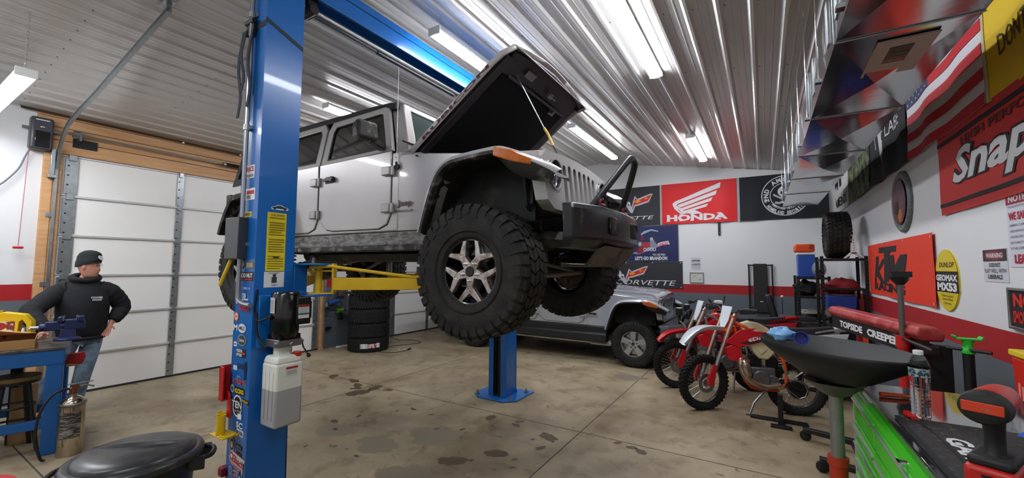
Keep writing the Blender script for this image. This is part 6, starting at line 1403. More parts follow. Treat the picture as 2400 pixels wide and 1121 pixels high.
# ================================================================ CABINET AND WHAT STANDS ON IT
grn = mat('cabinet_green', '#42c41c', .4)
t = thing('tool_cabinet', 'bright green tool cabinet with long silver handles and a glossy black worktop', 'tool cabinet', (.6, 1.55, 0))
O = Matrix.Translation((-.6, -1.55, 0)); m = MB(O); m.bx(.315, .92, .62, 2.19, .12, 1.255); m.build('body', mat('green_dark', '#2f9a14', .4), t, bevel=.004)
m = MB(O); m.bx(.30, .93, .60, 2.205, 1.255, 1.27); m.bx(.30, .315, .60, 2.205, 1.245, 1.27); m.build('top_frame', grn, t, bevel=.002)
m = MB(O); m.bx(.315, 1.0, .60, 2.20, 1.27, 1.30); m.build('worktop', mat('top_gloss', '#2a2a2c', .06, coat=.8), t, bevel=.004)
m = MB(O); m.bx(.298, .312, 2.185, 2.21, .1, 1.29); m.bx(.298, .93, 2.19, 2.21, .1, 1.26); m.build('corner_trim', mat('trim_grey', '#a9aba8', .4), t, bevel=.002)
rows = ((1.165, 1.245, 1.24), (1.09, 1.155, 1.13), (1.03, 1.08, 1.07), (.965, 1.02, 1.005), (.90, .955, .94), (.80, .89, .87), (.62, .79, .75), (.40, .61, .56), (.15, .39, .34))
for (ya, yb) in ((1.83, 2.175), (1.24, 1.815), (.66, 1.225)):
    for z0, z1, zh in rows:
        m = MB(O); m.bx(.296, .315, ya, yb, z0, z1); d = m.build('drawer', grn, t, bevel=.003)
        m = MB(O); m.loft([[(.296, y, zh+.004), (.290, y, zh+.004), (.287, y, zh), (.288, y, zh-.004), (.290, y, zh-.004), (.291, y, zh-.001), (.296, y, zh+.001)] for y in (ya+.005, yb-.005)]); m.build('handle', mat('handle_alu', '#cfd3cf', .28, metal=.85), d)
m = MB(O); m.cyl((.30, 1.457, 1.262), (.285, 1.457, 1.262), .008); m.box((.283, 1.457, 1.262), (.006, .028, .01)); m.build('lock', chrome, t)
for x in (.38, .86):
    for y in (.7, 2.1): m = MB(O); m.cyl((x-.02, y, .06), (x+.02, y, .06), .06); m.build('caster', rubn, t)
# rubber mat with lettering
s = Sheet((-.265, .14, 0), (0, -1, 0), (1, 0, 0), 1.05, .50); t2 = None
s.base(mat('tool_mat', '#2e2b2c', .7, col2='#5b5652', vscale=55, thr=(.56, .66)), thick=.004); s.n = V((0, 0, 1))
s.rect(0, .055, 1.05, .06, K); s.text('GARAGE', .15, .065, .46, .115, W, bold=.04); s.rect(.0, 0, 1.05, .012, K)
o = s.build('bench_mat'); o.location = (.60, 1.60, 1.306); tag(o, 'dark speckled rubber mat with GARAGE lettering on the black worktop', 'mat')
# bottle
t = thing('water_bottle', 'clear ribbed plastic water bottle with a white cap standing on the worktop', 'bottle', (.405, 1.775, 1.3005))
pet = mat('pet', '#eef4f6', .03, trans=1.0, ior=1.2)
prof = [(0, .004), (.026, 0), (.031, .006)]
for k in range(9): z = .012+k*.0115; prof += [(.0315, z), (.0295, z+.005), (.0315, z+.010)]
prof += [(.0325, .125), (.033, .155), (.032, .165), (.022, .186), (.0125, .196), (.0125, .203)]
prof = [(r_*.76, z) for r_, z in prof]
m = MB(); m.lathe(prof, n=28); m.build('shell', pet, t, smooth=60)
m = MB(); m.lathe([(.0253, .128), (.0256, .13), (.0256, .152), (.0253, .154)], n=28); m.build('label', mat('label_mix', '#33405a', .4, col2='#9fb7a6', vscale=60, thr=(.48, .54)), t)
m = MB(); m.cyl((0, 0, .193), (0, 0, .207), .0125, n=24); m.build('cap', white, t, bevel=.002)
# marker, screwdriver, cloth
t = thing('marker_pen', 'orange marker pen lying on the black worktop left of the bottle', 'marker', (.395, 2.0, 1.309)); t.rotation_euler = (0, 0, R(12)); m = MB(); m.cyl((-.035, 0, 0), (.025, 0, 0), .008); m.cyl((.025, 0, 0), (.04, 0, -.003), .007, .002); m.build('barrel', mat('marker_orange', '#d6552a', .4), t); m = MB(); m.cyl((-.05, 0, 0), (-.033, 0, 0), .0085); m.build('cap', orange, t)
t = thing('screwdriver', 'small red-handled screwdriver on the edge of the rubber mat', 'screwdriver', (.373, 1.72, 1.3145)); t.rotation_euler = (0, 0, R(-80)); m = MB(); m.lathe([(0, -.045), (.009, -.04), (.0095, -.01), (.006, .0), (.008, .01), (0, .012)], axis='x', n=12); m.build('handle', red, t); m = MB(); m.cyl((.01, 0, -.001), (.085, 0, -.004), .0025); m.build('shaft', chrome, t)
crumple('shop_cloth', 'bright blue crumpled shop cloth behind the red impact wrench', (.66, 1.64, 1.312), (.16, .16, .06), mat('cloth_blue', '#1f57b8', .8), 21)
# impact wrench
t = thing('impact_wrench', 'red and black cordless impact wrench standing on its battery on the mat', 'impact wrench', (.400, 1.275, 1.3115), R(62)); t.scale = (.95, .95, .93); rdt = mat('tool_red', '#b8231c', .4); bkt = mat('tool_black', '#1b1a1a', .6)
m = MB(); m.box((0, 0, .028), (.115, .078, .05)); bt = m.build('battery', rdt, t, bevel=.010, seg=3)
m = MB(); m.bx(-.0585, -.057, -.012, .012, .02, .026); m.bx(-.0585, -.057, -.012, .012, .032, .038); m.bx(-.0585, -.057, -.003, .003, .02, .038); m.build('mark', bkt, bt)
m = MB(); m.box((.0, 0, .062), (.10, .07, .022)); m.build('battery_shoe', bkt, t, bevel=.008)
m = MB(); m.loft([[(x+.019*1.15*math.cos(a)*q, .0165*math.sin(a)*q, z) for a in [2*PI*k/20 for k in range(20)]] for x, z, q in ((0, .068, 1.25), (.002, .08, 1.0), (.004, .11, .98), (.002, .14, 1.08), (.0, .158, 1.25))]); m.build('grip', bkt, t, smooth=60)
m = MB(); m.loft([[(x, .036*q*math.cos(a), .185+.033*q*math.sin(a)) for a in [2*PI*k/24 for k in range(24)]] for x, q in ((-.055, .9), (-.045, 1.0), (0, 1.0), (.03, .97), (.07, .9), (.09, .62), (.10, .5))]); m.build('housing', rdt, t, smooth=50)
m = MB(); m.loft([[(x, .041*q*math.cos(a), .183+.036*q*math.sin(a)) for a in [2*PI*k/24 for k in range(24)]] for x, q in ((-.078, .80), (-.074, .93), (-.05, 1.0), (-.04, .98))]); hc = m.build('rear_cap', bkt, t, smooth=40)
m = MB(); m.box((-.0785, 0, .185), (.003, .062, .022)); m.build('badge', mat('badge_orange', '#c93f22', .4), hc, bevel=.004)
s = Sheet((-.0805, .0, .180), (0, -1, 0), (0, 0, 1), .02, .01); s.text('FUEL', .0, 0, .014, .006, mat('worn_grey', '#b07a68', .5), bold=.0); s.build('badge_lettering', hc)
m = MB(); m.cyl((.095, 0, .185), (.125, 0, .185), .018); m.box((.135, 0, .185), (.02, .0127, .0127)); m.build('anvil', steel, t); m = MB(); m.box((.028, 0, .14), (.014, .014, .03)); m.build('trigger', bkt, t, bevel=.004)

# ================================================================ WORKBENCH
BA = R(-15.0)     # bench axes : local -x runs back to the wall side, local -y towards the photo's left
t = thing('workbench', 'sturdy blue steel workbench at the left edge of the photo', 'workbench', (-5.65, 1.19, 0)); t.rotation_euler = (0, 0, BA)
wb = mat('bench_blue', '#185a9c', .4, var=.1, vscale=4)
m = MB(); m.bx(-.80, 0, -1.5, 0, .955, .98); m.build('top', mat('bench_top', '#6b625b', .35, col2='#3d3a39', vscale=6, metal=.3), t, bevel=.004)
m = MB(); m.bx(-.79, -.01, -1.49, -.01, .82, .955); m.build('apron', wb, t, bevel=.006)
for x in (-.73, -.07):
    for y in (-1.43, -.07): m = MB(); m.bx(x-.055, x+.055, y-.055, y+.055, 0, .85); m.build('leg', wb, t, bevel=.008)
m = MB(); m.bx(-.10, -.04, -1.38, -.12, .24, .32); m.bx(-.76, -.70, -1.38, -.12, .24, .32); m.bx(-.7, -.1, -.10, -.04, .24, .32); m.build('stretcher', wb, t, bevel=.005)
for k in range(2): m = MB(); m.bx(-.70, -.1, -.95+k*.5, -.92+k*.5, .4, .82) if False else m.bx(-.68, -.60, -1.3+k*.9, -1.22+k*.9, .0, .8); m.build('leg_panel', blk, t)
BX = Matrix.Translation((-5.65, 1.19, 0)) @ Matrix.Rotation(BA, 4, 'Z')
def onb(x, y, z=.98): return BX @ V((x, y, z))
# vise
t = thing('bench_vise', 'dark blue bench vise bolted to the corner of the workbench', 'vise', onb(-.50, -.03, .9805)); t.rotation_euler = (0, 0, BA+R(0)); vb_ = mat('vise_blue', '#27335e', .35, metal=.2, var=.3, vscale=12)
m = MB(); m.lathe([(0, 0), (.10, 0), (.10, .02), (.07, .035), (0, .035)], n=24); m.box((0, 0, .07), (.10, .12, .10), taper=.85); m.build('base', vb_, t, bevel=.006)
m = MB(); m.box((0, .04, .16), (.09, .14, .10)); m.box((0, .085, .215), (.15, .05, .05)); m.cyl((0, -.06, .15), (0, .12, .15), .045); m.build('fixed_jaw', vb_, t, bevel=.008)
m = MB(); m.box((0, -.10, .15), (.08, .12, .09)); m.box((0, -.055, .215), (.15, .04, .05)); m.cyl((0, -.20, .14), (0, -.1, .14), .04); m.build('sliding_jaw', vb_, t, bevel=.008)
m = MB(); m.cyl((0, -.26, .14), (0, -.16, .14), .018); m.cyl((-.09, -.25, .14), (.09, -.25, .14), .008); m.ell((-.09, -.25, .14), .013); m.ell((.09, -.25, .14), .013); m.build('screw_handle', steel, t)
m = MB(); m.bx(-.075, .075, .055, .062, .20, .245); m.bx(-.075, .075, -.037, -.031, .20, .245); m.build('jaw_face', steel, t)
t = thing('hanging_tool', 'red tool hanging from the end of the bench below the vise', 'power tool', onb(-.38, .04, .76)); t.rotation_euler = (0, 0, BA+R(90)); t.scale = (.6, .6, .6); m = MB(); m.prism([(-.10, .0), (.09, -.04), (.13, .08), (.11, .17), (-.06, .15), (-.12, .10)], .0, .06, 'y'); m.build('guard', mat('guard_red', '#9b1d22', .4), t, bevel=.01); m = MB(); m.cyl((.0, .06, .08), (.0, .068, .08), .022); m.build('hub', steel, t); m = MB(); m.bx(-.10, .06, .01, .05, -.06, -.015); m.build('handle', mat('wood_tan', '#b98b5a', .5), t, bevel=.008)
# cardboard box with tools
t = thing('cardboard_box', 'open cardboard box with a raised flap on the workbench', 'box', onb(-.27, -.58, .9805)); t.rotation_euler = (0, 0, BA+R(4)); cb = mat('cardboard', '#b08552', .8, var=.12, vscale=8)
m = MB(); m.bx(-.24, .24, -.36, .36, 0, .004); m.bx(-.24, .24, -.36, -.356, 0, .085); m.bx(-.24, .24, .356, .36, 0, .085); m.bx(-.24, -.236, -.36, .36, 0, .085); m.bx(.236, .24, -.36, .36, 0, .085); m.build('tray', cb, t)
m = MB(); m.add([(-.24, -.36, .085), (-.24, .36, .085), (.12, .30, .13), (.08, -.36, .27), (-.24, -.36, .089), (-.24, .36, .089), (.12, .30, .134), (.08, -.36, .274)], [(0, 1, 2, 3), (7, 6, 5, 4), (0, 4, 5, 1), (1, 5, 6, 2), (2, 6, 7, 3), (3, 7, 4, 0)]); m.build('flap', mat('cardboard_light', '#c99b62', .8), t)
t = thing('hand_tool', 'dark red hand tool lying in the cardboard box', 'tool', onb(-.16, -.40, 1.02)); t.rotation_euler = (0, 0, R(70)); m = MB(); m.ell((0, 0, 0), (.13, .04, .03)); m.build('body', mat('tool_maroon', '#4a1518', .5), t); m = MB(); m.ell((-.13, .0, .03), (.05, .03, .03)); m.build('knob', red, t)
# oil jug
t = thing('oil_jug', 'yellow five-quart oil jug standing at the back of the workbench', 'jug', onb(-.68, -.43, .9805)); t.rotation_euler = (0, 0, BA+R(80)); jy = mat('jug_yellow', '#e0bc18', .35)
m = MB(); m.ring([(-.15, 0), (.15, 0), (.155, .06), (.15, .20), (.10, .27), (-.05, .30), (-.14, .25)], [(.07, .05), (.12, .06), (.12, .10), (.115, .17), (.085, .22), (.065, .20), (.06, .10)], -.055, .055, 'y'); m.build('body', jy, t, bevel=.014, seg=3)
m = MB(); m.cyl((-.09, 0, .27), (-.09, 0, .315), .028); m.build('cap', mat('cap_yellow', '#c9a312', .4), t); m = MB(); m.bx(-.13, .04, -.0565, -.055, .05, .21); m.build('label', mat('label_mixed', '#d8d0c8', .5, col2='#7a3020', vscale=22, thr=(.45, .5)), t)
m = MB(); m.cyl((-.05, -.0575, .165), (-.05, -.0567, .165), .035, n=20); m.build('label_disc', mat('disc_red', '#a02a1c', .4), t)
t = thing('food_tub', 'small white and maroon tub in front of the yellow jug on the workbench', 'tub', onb(-.57, -.45, .9805)); m = MB(); m.cyl((0, 0, 0), (0, 0, .09), .05, .058, n=24); m.build('tub', mat('tub_maroon', '#7c1e34', .5), t); m = MB(); m.cyl((0, 0, .09), (0, 0, .105), .062, n=24); m.build('lid', white, t, bevel=.003)
t = thing('glue_bottle', 'small blue and white bottle between the tub and the yellow jug', 'bottle', onb(-.585, -.34, .9805)); m = MB(); m.cyl((0, 0, 0), (0, 0, .10), .028, n=20); m.build('body', mat('bottle_blue', '#2e57b4', .4), t); m = MB(); m.cyl((0, 0, .10), (0, 0, .14), .014, .008); m.build('nozzle', white, t)
# stools under the bench
def stool(label, x, y):
    t = thing('bar_stool', label, 'stool', onb(x, y, 0), group=None); m = MB(); m.cyl((0, 0, .66), (0, 0, .70), .17, n=28); m.build('seat', mat('stool_wood', '#7d6238', .5, var=.3, vscale=6), t, bevel=.008)
    m = MB(); m.cyl((0, 0, .635), (0, 0, .66), .165, n=28); m.build('seat_ring', blk, t)
    for k in range(4):
        a = PI/4+k*PI/2; c, s_ = math.cos(a), math.sin(a); m = MB(); m.tube([(.11*c, .11*s_, .64), (.15*c, .15*s_, .35), (.21*c, .21*s_, 0)], .016); m.build('leg', blk, t)
    for r_, z in ((.165, .25), (.14, .42)): m = MB(); m.tube([(r_*math.cos(a), r_*math.sin(a), z) for a in [2*PI*k/24 for k in range(24)]], .010, closed=True); m.build('foot_ring', blk, t)
    return t
stool('black stool with round wooden seat under the near part of the workbench', -.34, -.34)
stool('black stool pushed under the workbench at the very edge of the photo', -.30, -.85)
t = thing('parts_canister', 'tan canister standing on the floor beneath the workbench', 'canister', onb(-.62, -.30, 0)); m = MB(); m.cyl((0, 0, 0), (0, 0, .55), .09, n=24); m.build('body', mat('tan', '#9a7a52', .5), t); m = MB(); m.cyl((0, 0, .55), (0, 0, .58), .05); m.build('cap', white, t)
# extinguisher
t = thing('fire_extinguisher', 'polished steel fire extinguisher with a black hose beside the blue workbench', 'fire extinguisher', (-5.55, 1.235, 0)); pol = mat('polished', '#b9ad9c', .16, metal=1)
m = MB(); m.lathe([(0, .0), (.085, 0), (.09, .01), (.09, .44), (.085, .48), (.06, .515), (.03, .53), (.03, .55), (0, .55)], n=36); m.build('cylinder', pol, t, smooth=50)
m = MB(); m.cyl((0, 0, .55), (0, 0, .60), .022); m.box((.0, .01, .61), (.04, .05, .03)); m.build('valve', mat('brass', '#8a4a34', .4, metal=.7), t)
m = MB(); m.bx(-.012, .012, -.04, .13, .635, .643); m.tube([(0, -.03, .60), (0, .08, .615), (0, .14, .585)], .008); m.build('lever', galv, t, bevel=.002)
m = MB(); m.tube([(0, -.03, .60), (.02, -.13, .58), (.05, -.21, .45), (.08, -.235, .25), (.09, -.20, .06), (.10, -.17, .03)], .011, sub=6); m.build('hose', rubn, t)
m = MB(); m.lathe([(.0905, .16), (.0915, .16), (.0915, .40), (.0905, .40)], n=30, a0=R(-65), a1=R(30)); lb = m.build('label', mat('ext_label', '#35322f', .5, col2='#8a857c', vscale=26, thr=(.5, .56), stretch=(.5, .5, 3)), t)
m = MB(); m.lathe([(.092, .455), (.096, .46), (.096, .47), (.092, .475)], n=30); m.build('band', steel, t)
# trash can
t = thing('trash_can', 'big black rubber trash can with a domed lid in the foreground', 'trash can', (-3.02, .94, 0), R(58))
m = MB(); m.lathe([(0, 0), (.22, 0), (.235, .02), (.262, .60), (.278, .62), (.285, .68), (.27, .68), (.25, .60), (.22, .03), (0, .03)], n=48); m.build('can', mat('can_black', '#1d1d1f', .38, var=.3, vscale=10), t, smooth=50)
m = MB(); m.lathe([(.287, .665), (.305, .668), (.308, .69), (.30, .705), (.285, .708), (.268, .706), (.262, .722), (.25, .730), (.20, .742), (.10, .752), (0, .755)], n=56); m.build('lid', mat('lid_black', '#2b2b2d', .3, col2='#5a5a5a', vscale=3, thr=(.5, .75)), t, smooth=60)
m = MB(Matrix.Rotation(R(-12), 4, 'Z'))
m.loft([[(x, y0_, .728+.02*(1-(x/.24)**2)), (x, y0_+.012, .745+h_), (x, y0_+.03, .745+h_), (x, y0_+.055+w_, .735+.02*(1-(x/.24)**2))] for x, y0_, w_, h_ in ((-.24, .02, 0, -.012), (-.16, -.01, .02, .012), (-.08, -.03, .035, .026), (0, -.035, .04, .030), (.08, -.03, .035, .026), (.16, -.01, .02, .012), (.24, .02, 0, -.012))]); m.build('lid_grip', M('lid_black'), t, smooth=40)
for s_ in (-1, 1):
    m = MB(); m.tube([(s_*.27, -.10, .66), (s_*.34, -.07, .655), (s_*.355, 0, .65), (s_*.34, .07, .655), (s_*.27, .10, .66)], .014, sub=4); m.bx(s_*.26, s_*.33, -.11, -.085, .60, .67); m.bx(s_*.26, s_*.33, .085, .11, .60, .67); m.build('handle', M('can_black'), t)
t = thing('red_bucket', 'round red bucket rim poking into the bottom left corner', 'bucket', (-3.95, .50, 0)); m = MB(); m.lathe([(0, 0), (.12, 0), (.15, .42), (.16, .43), (.16, .45), (.14, .45), (.11, .02), (0, .02)], n=36); m.cyl((0, 0, .44), (0, 0, .46), .15, n=36); m.build('bucket', red, t, smooth=50)

# ================================================================ TYRE STACK AND TOOLS ON THE PIER
tp = None
for k in range(4):
    c = (-7.19, 5.98, .145+k*.292); lb = ('lowest tyre of the new stack, with white and red paper labels', 'second tyre from the floor in the new tyre stack', 'third tyre from the floor in the new tyre stack', 'topmost tyre of the new stack under the lift arm')[k]
    if tp is None:
        mb = tyre_mesh(.415, .285, .215, 46, 4, .010); tp = mb.build('tyre', rubn, None, smooth=30); tyre = tp
    else: tyre = tp.copy(); COL.objects.link(tyre)
    tyre.location = c; tyre.rotation_euler = (R(90), 0, .3*k); tag(tyre, lb, 'tyre', 'new tyres stacked between the garage doors')
def curved_label(name, a0, a1, z0, z1, mt, par):
    m = MB(); n = 10; vs = []
    for i in range(n+1):
        a = a0+(a1-a0)*i/n
        for z in (z0, z1):
            for r_ in (.420, .4215): vs.append((r_*math.cos(a), r_*math.sin(a), z))
    for i in range(n):
        b = i*4; m.add([vs[b+j] for j in range(8)], [(0, 4, 6, 2), (1, 3, 7, 5), (0, 1, 5, 4), (2, 6, 7, 3), (0, 2, 3, 1), (4, 5, 7, 6)])
    o = m.build(name, mt, None); o.matrix_world = Matrix.Identity(4); o.location = (0, 0, 0); o.parent = par; o.rotation_euler = (R(-90), 0, 0); return o
curved_label('paper_label', R(-62), R(-42), -.06, .035, mat('paper_white', '#d6d6d2', .6), tp); curved_label('paper_label', R(-41), R(-20), -.055, .03, mat('paper_red', '#d8cfd0', .6, col2='#b03a40', vscale=9, stretch=(1, 6, 1), thr=(.5, .53)), tp); curved_label('paper_label', R(-19), R(-9), -.05, .04, M('paper_white'), tp)
t = thing('box', 'dark box lying on top of the tyre stack', 'box', (-7.30, 5.85, 1.172)); m = MB(); m.bx(-.2, .2, -.3, .1, .0, .05); m.build('body', blk, t, bevel=.008); m = MB(); m.bx(-.1, .16, -.16, .08, .051, .085); m.build('lid', white, t, bevel=.01)
t = thing('cordless_drill', 'green and black cordless drill hung on the wall pier between the doors', 'drill', (-7.90, 5.80, .78)); t.rotation_euler = (0, 0, R(90)); m = MB(); m.cyl((-.09, 0, 0), (.06, 0, 0), .05); m.build('motor', mat('lime', '#5f9a2a', .4), t); m = MB(); m.box((0, 0, -.09), (.05, .045, .14)); m.box((0, 0, -.17), (.11, .07, .05)); m.cyl((.06, 0, 0), (.12, 0, 0), .025); m.build('grip', blk, t, bevel=.008)
t = thing('angle_grinder', 'blue angle grinder with a coiled cord hung on the wall pier', 'grinder', (-7.88, 5.62, 1.0)); t.rotation_euler = (0, 0, R(90)); m = MB(); m.cyl((-.14, 0, -.05), (.10, 0, .0), .042); m.build('body', mat('grinder_blue', '#24509a', .4), t, ); m = MB(); m.cyl((-.17, 0, -.1), (-.17, 0, -.02), .035); m.cyl((-.17, -.0, -.11), (-.17, 0, -.105), .07, n=24); m.build('head', steel, t); m = MB(); m.tube([(.1, 0, 0), (.18, 0, -.05), (.12, 0, -.18), (-.05, 0, -.20), (-.16, 0, -.12), (-.12, 0, .10), (.02, 0, .16), (.13, 0, .22)], .008, sub=5); m.build('cord', blk, t)
t = thing('battery_charger', 'dark charger with white label on the wall pier above the blue grinder', 'charger', (-7.93, 5.85, 1.15)); m = MB(); m.bx(0, .10, -.14, .14, -.05, .07); m.build('case', mat('charger_grey', '#4a3f3c', .5), t, bevel=.012); m = MB(); m.bx(.10, .105, .07, .135, -.05, .07); m.build('label', white, t)
t = thing('door_latch', 'small black latch on the metal jamb beside the tyre stack', 'latch', (-7.97, 5.52, .43)); m = MB(); m.bx(0, .03, -.03, .10, -.02, .02); m.bx(0, .05, .0, .03, -.035, .035); m.build('body', blk, t, bevel=.004)
t = thing('power_strip', 'white power strip on the floor by the wall pier', 'power strip', (-7.85, 5.85, .0)); m = MB(); m.bx(-.03, .03, -.16, .16, .0, .035); m.build('body', white, t, bevel=.006)
for k in range(4): m = MB(); m.bx(-.012, .012, -.12+k*.07, -.09+k*.07, .0355, .037); m.build('socket', blk, t)
t = thing('extension_cord', 'thin dark extension cord trailing on the floor right of the tyre stack', 'cord', (-6.9, 6.5, 0)); m = MB()
m.tube([(-.95, .45, 1.1), (-.9, .5, .5), (-.75, .55, .05), (-.2, .75, .008), (.15, .55, .008), (-.05, .1, .008), (-.15, -.35, .008), (.1, -.6, .008), (.45, -.50, .008), (.50, -.15, .008)], .007, sub=8, n=6); m.build('cable', mat('cord_dark', '#4a3a30', .6), t); m = MB(); m.cyl((.50, -.16, .015), (.47, -.05, .02), .016); m.build('plug', blk, t)
m = MB(); m.tube([(-.95, .40, .9), (-.80, .45, .3), (-.5, .3, .03), (-.3, -.1, .008), (-.2, -.3, .008)], .006, sub=8, n=6); m.build('second_lead', M('cord_dark'), t)

# ================================================================ PERSON
def skin(name, verts, edges, root, m_, parent, sub=2, smooth=True):
    me = bpy.data.meshes.new(name); me.from_pydata([v[0] for v in verts], edges, []); o = bpy.data.objects.new(name, me); COL.objects.link(o); o.parent = parent
    md = o.modifiers.new('skin', 'SKIN'); md.use_smooth_shade = True; md.branch_smoothing = .6
    lay = me.skin_vertices[0].data
    for i, v in enumerate(verts):
        r_ = v[1]; lay[i].radius = r_ if isinstance(r_, tuple) else (r_, r_)
        lay[i].use_root = (i == root)
    sb = o.modifiers.new('sub', 'SUBSURF'); sb.levels = sub; sb.render_levels = sub
    bpy.context.view_layer.update(); dg = bpy.context.evaluated_depsgraph_get()
    me2 = bpy.data.meshes.new_from_object(o.evaluated_get(dg)); o.modifiers.clear(); o.data = me2; me2.materials.clear(); me2.materials.append(m_)
    me2.polygons.foreach_set('use_smooth', [True]*len(me2.polygons)); return o
skn = mat('skin', '#c98d78', .5, var=.12, vscale=30); hood_m = mat('hoodie', '#15161b', .85, var=.35, vscale=6, bump=1.0, bscale=9); jean = mat('denim', '#7e93a6', .8, col2='#5b6d80', vscale=9, bump=.4, bscale=16)
# local frame : x forward (towards the camera), y = his left (right in the photo)
PX = thing('person', 'man in black hoodie, beanie and jeans leaning one hand on the workbench', 'person', (-6.98, 1.58, 0), R(-8))
def inv(p): return PX.matrix_basis.inverted() @ V(p)
bpy.context.view_layer.update()
hand = inv(onb(-.74, -.24, 1.0)); hx, hy, hz = hand
sR, eR = (0.02, -.20, 1.50), (hx*.45+.05, -.42, 1.22)
wR = (hx-.05, hy+.03, 1.04)
bv = [((0, 0, .96), (.12, .10)), ((0, 0, 1.12), (.12, .10)), ((0, 0, 1.32), (.13, .10)), ((-.01, 0, 1.47), (.10, .08)), ((.0, 0, 1.58), .062), ((.01, .01, 1.66), .060),
      ((0, -.17, 1.45), .055), (eR, .045), (wR, .032),
      ((0, .17, 1.45), .055), ((-.04, .33, 1.24), .045), ((.06, .24, 1.02), .032),
      ((0, -.10, .88), .075), ((.06, -.20, .50), .055), ((.04, -.30, .09), .042), ((.15, -.31, .04), .035),
      ((0, .10, .88), .075), ((.05, .04, .50), .055), ((.04, -.02, .09), .042), ((.15, 0, .04), .035)]
be = [(0, 1), (1, 2), (2, 3), (3, 4), (4, 5), (3, 6), (6, 7), (7, 8), (3, 9), (9, 10), (10, 11), (0, 12), (12, 13), (13, 14), (14, 15), (0, 16), (16, 17), (17, 18), (18, 19)]
# hands : palm chain plus five fingers, part of the same body surface
def add_hand(w_i, base, d, side, curl, thumb):
    """w_i wrist vertex, d forward dir of the hand, side = sideways dir"""
    d = V(d).normalized(); sd_ = V(side).normalized(); dn = V((0, 0, -1)) if abs(d.z) < .8 else V((1, 0, 0))
    n0 = len(bv); bv.append((tuple(V(base)+d*.045), (.028, .02))); be.append((w_i, n0))
    for k in range(4):
        o_ = V(base)+d*.085+sd_*(.03-.02*k); l = (.075, .085, .08, .062)[k]
        a = len(bv); bv.append((tuple(o_), .010)); bv.append((tuple(o_+d*l*.5+dn*curl*.3), .009)); bv.append((tuple(o_+d*l*.85+dn*curl), .0075)); be.append((n0, a)); be.append((a, a+1)); be.append((a+1, a+2))
    o_ = V(base)+d*.03+sd_*.04*thumb; a = len(bv); bv.append((tuple(o_), .012)); bv.append((tuple(o_+d*.035+sd_*.02*thumb+dn*curl*.6), .0095)); be.append((n0, a)); be.append((a, a+1))
add_hand(8, wR, (V((hx+.06, hy-.05, .995))-V(wR)), (0, 1, 0), .012, 1)
add_hand(11, (.06, .24, 1.02), (.35, -.35, -.85), (0.3, .6, 0), .02, 1)
body = skin('body', bv, be, 0, skn, PX, 2)
# head as a shaped lathe of rings, turned towards his left
HD = Matrix.Translation((.03, .02, 1.74)) @ Matrix.Rotation(R(58), 4, 'Z') @ Matrix.Rotation(R(4), 4, 'Y') @ Matrix.Scale(1.05, 4)
m = MB(HD); rings = []; n = 28
for z, fx, bxk, w_ in ((-.145, .02, -.01, .03), (-.13, .075, -.02, .052), (-.11, .088, -.04, .062), (-.08, .088, -.065, .068), (-.05, .09, -.085, .073), (-.02, .092, -.095, .076), (.01, .088, -.10, .077), (.04, .092, -.10, .077), (.08, .086, -.095, .073), (.11, .06, -.07, .055), (.125, .02, -.02, .02)):
    ring = []
    for k in range(n):
        a = 2*PI*k/n; c, s_ = math.cos(a), math.sin(a); x = (fx if c > 0 else -bxk)*c; y = w_*s_*(1-.12*max(0, c))
        fr_ = max(0, c)**10
        if -.06 < z < .045: x += fr_*(.026 if -.055 < z < -.03 else .016 if z < .0 else .004)      # nose
        if abs(z-.01) < .02: x -= .012*math.exp(-((y*1-.032)**2+0)/.0003)*(c > .3)+.012*math.exp(-((y+.032)**2)/.0003)*(c > .3)
        if abs(z+.08) < .012: x += fr_*.004
        if z < -.1: x += .006*max(0, c)**3
        ring.append((x, y, z))
    rings.append(ring)
m.loft(rings); hd = m.build('head', skn, body, smooth=80, sub=1)
for s_ in (-1, 1):
    m = MB(HD); m.ell((-.005, s_*.078, -.015), (.018, .009, .032), 14); m.build('ear', skn, hd)
    m = MB(HD); m.ell((.078, s_*.031, .012), (.010, .014, .009), 14); m.c = 1; m.ell((.0865, s_*.031, .012), (.003, .006, .006), 10); m.build('eye', [mat('eye_white', '#d8d0c8', .3), blk], hd)
    m = MB(HD); m.tube([(.091, s_*.014, .033), (.090, s_*.034, .040), (.078, s_*.052, .034)], .0042, sub=3); m.build('eyebrow', mat('brow', '#4a3226', .8), hd)
m = MB(HD); m.tube([(.080, -.024, -.083), (.093, -.01, -.079), (.094, .01, -.079), (.080, .024, -.083)], .0045, sub=3); m.build('lips', mat('lips', '#9a5148', .5), hd)
m = MB(HD)
for s_ in (-1, 1): m.tube([(.095+.0*k, s_*.032+.022*math.cos(2*PI*k/14), .010+.017*math.sin(2*PI*k/14)) for k in range(14)], .0014, n=5, closed=True); m.tube([(.098, s_*.054, .014), (.03, s_*.082, .014)], .0014, n=5)
m.tube([(.099, -.011, .014), (.102, 0, .017), (.099, .011, .014)], .0014, n=5); m.build('glasses', mat('wire', '#6a5a50', .4, metal=.6), hd)
m = MB(HD); rr_ = []
for z, q in ((-.012, 1.0), (-.014, 1.09), (.0, 1.11), (.045, 1.13), (.05, 1.07), (.09, 1.06), (.125, .88), (.15, .5), (.157, .05)):
    rr_.append([(-.006+.101*q*math.cos(2*PI*k/28)*(1 if math.cos(2*PI*k/28) < 0 else .98), .082*q*math.sin(2*PI*k/28), z+.022+.042*max(-.8, math.cos(2*PI*k/28))*(1-max(0, z)/.16)) for k in range(28)])
m.loft(rr_); bn = m.build('beanie', mat('knit', '#1b2222', .9, bump=.6, bscale=90), PX, smooth=60)
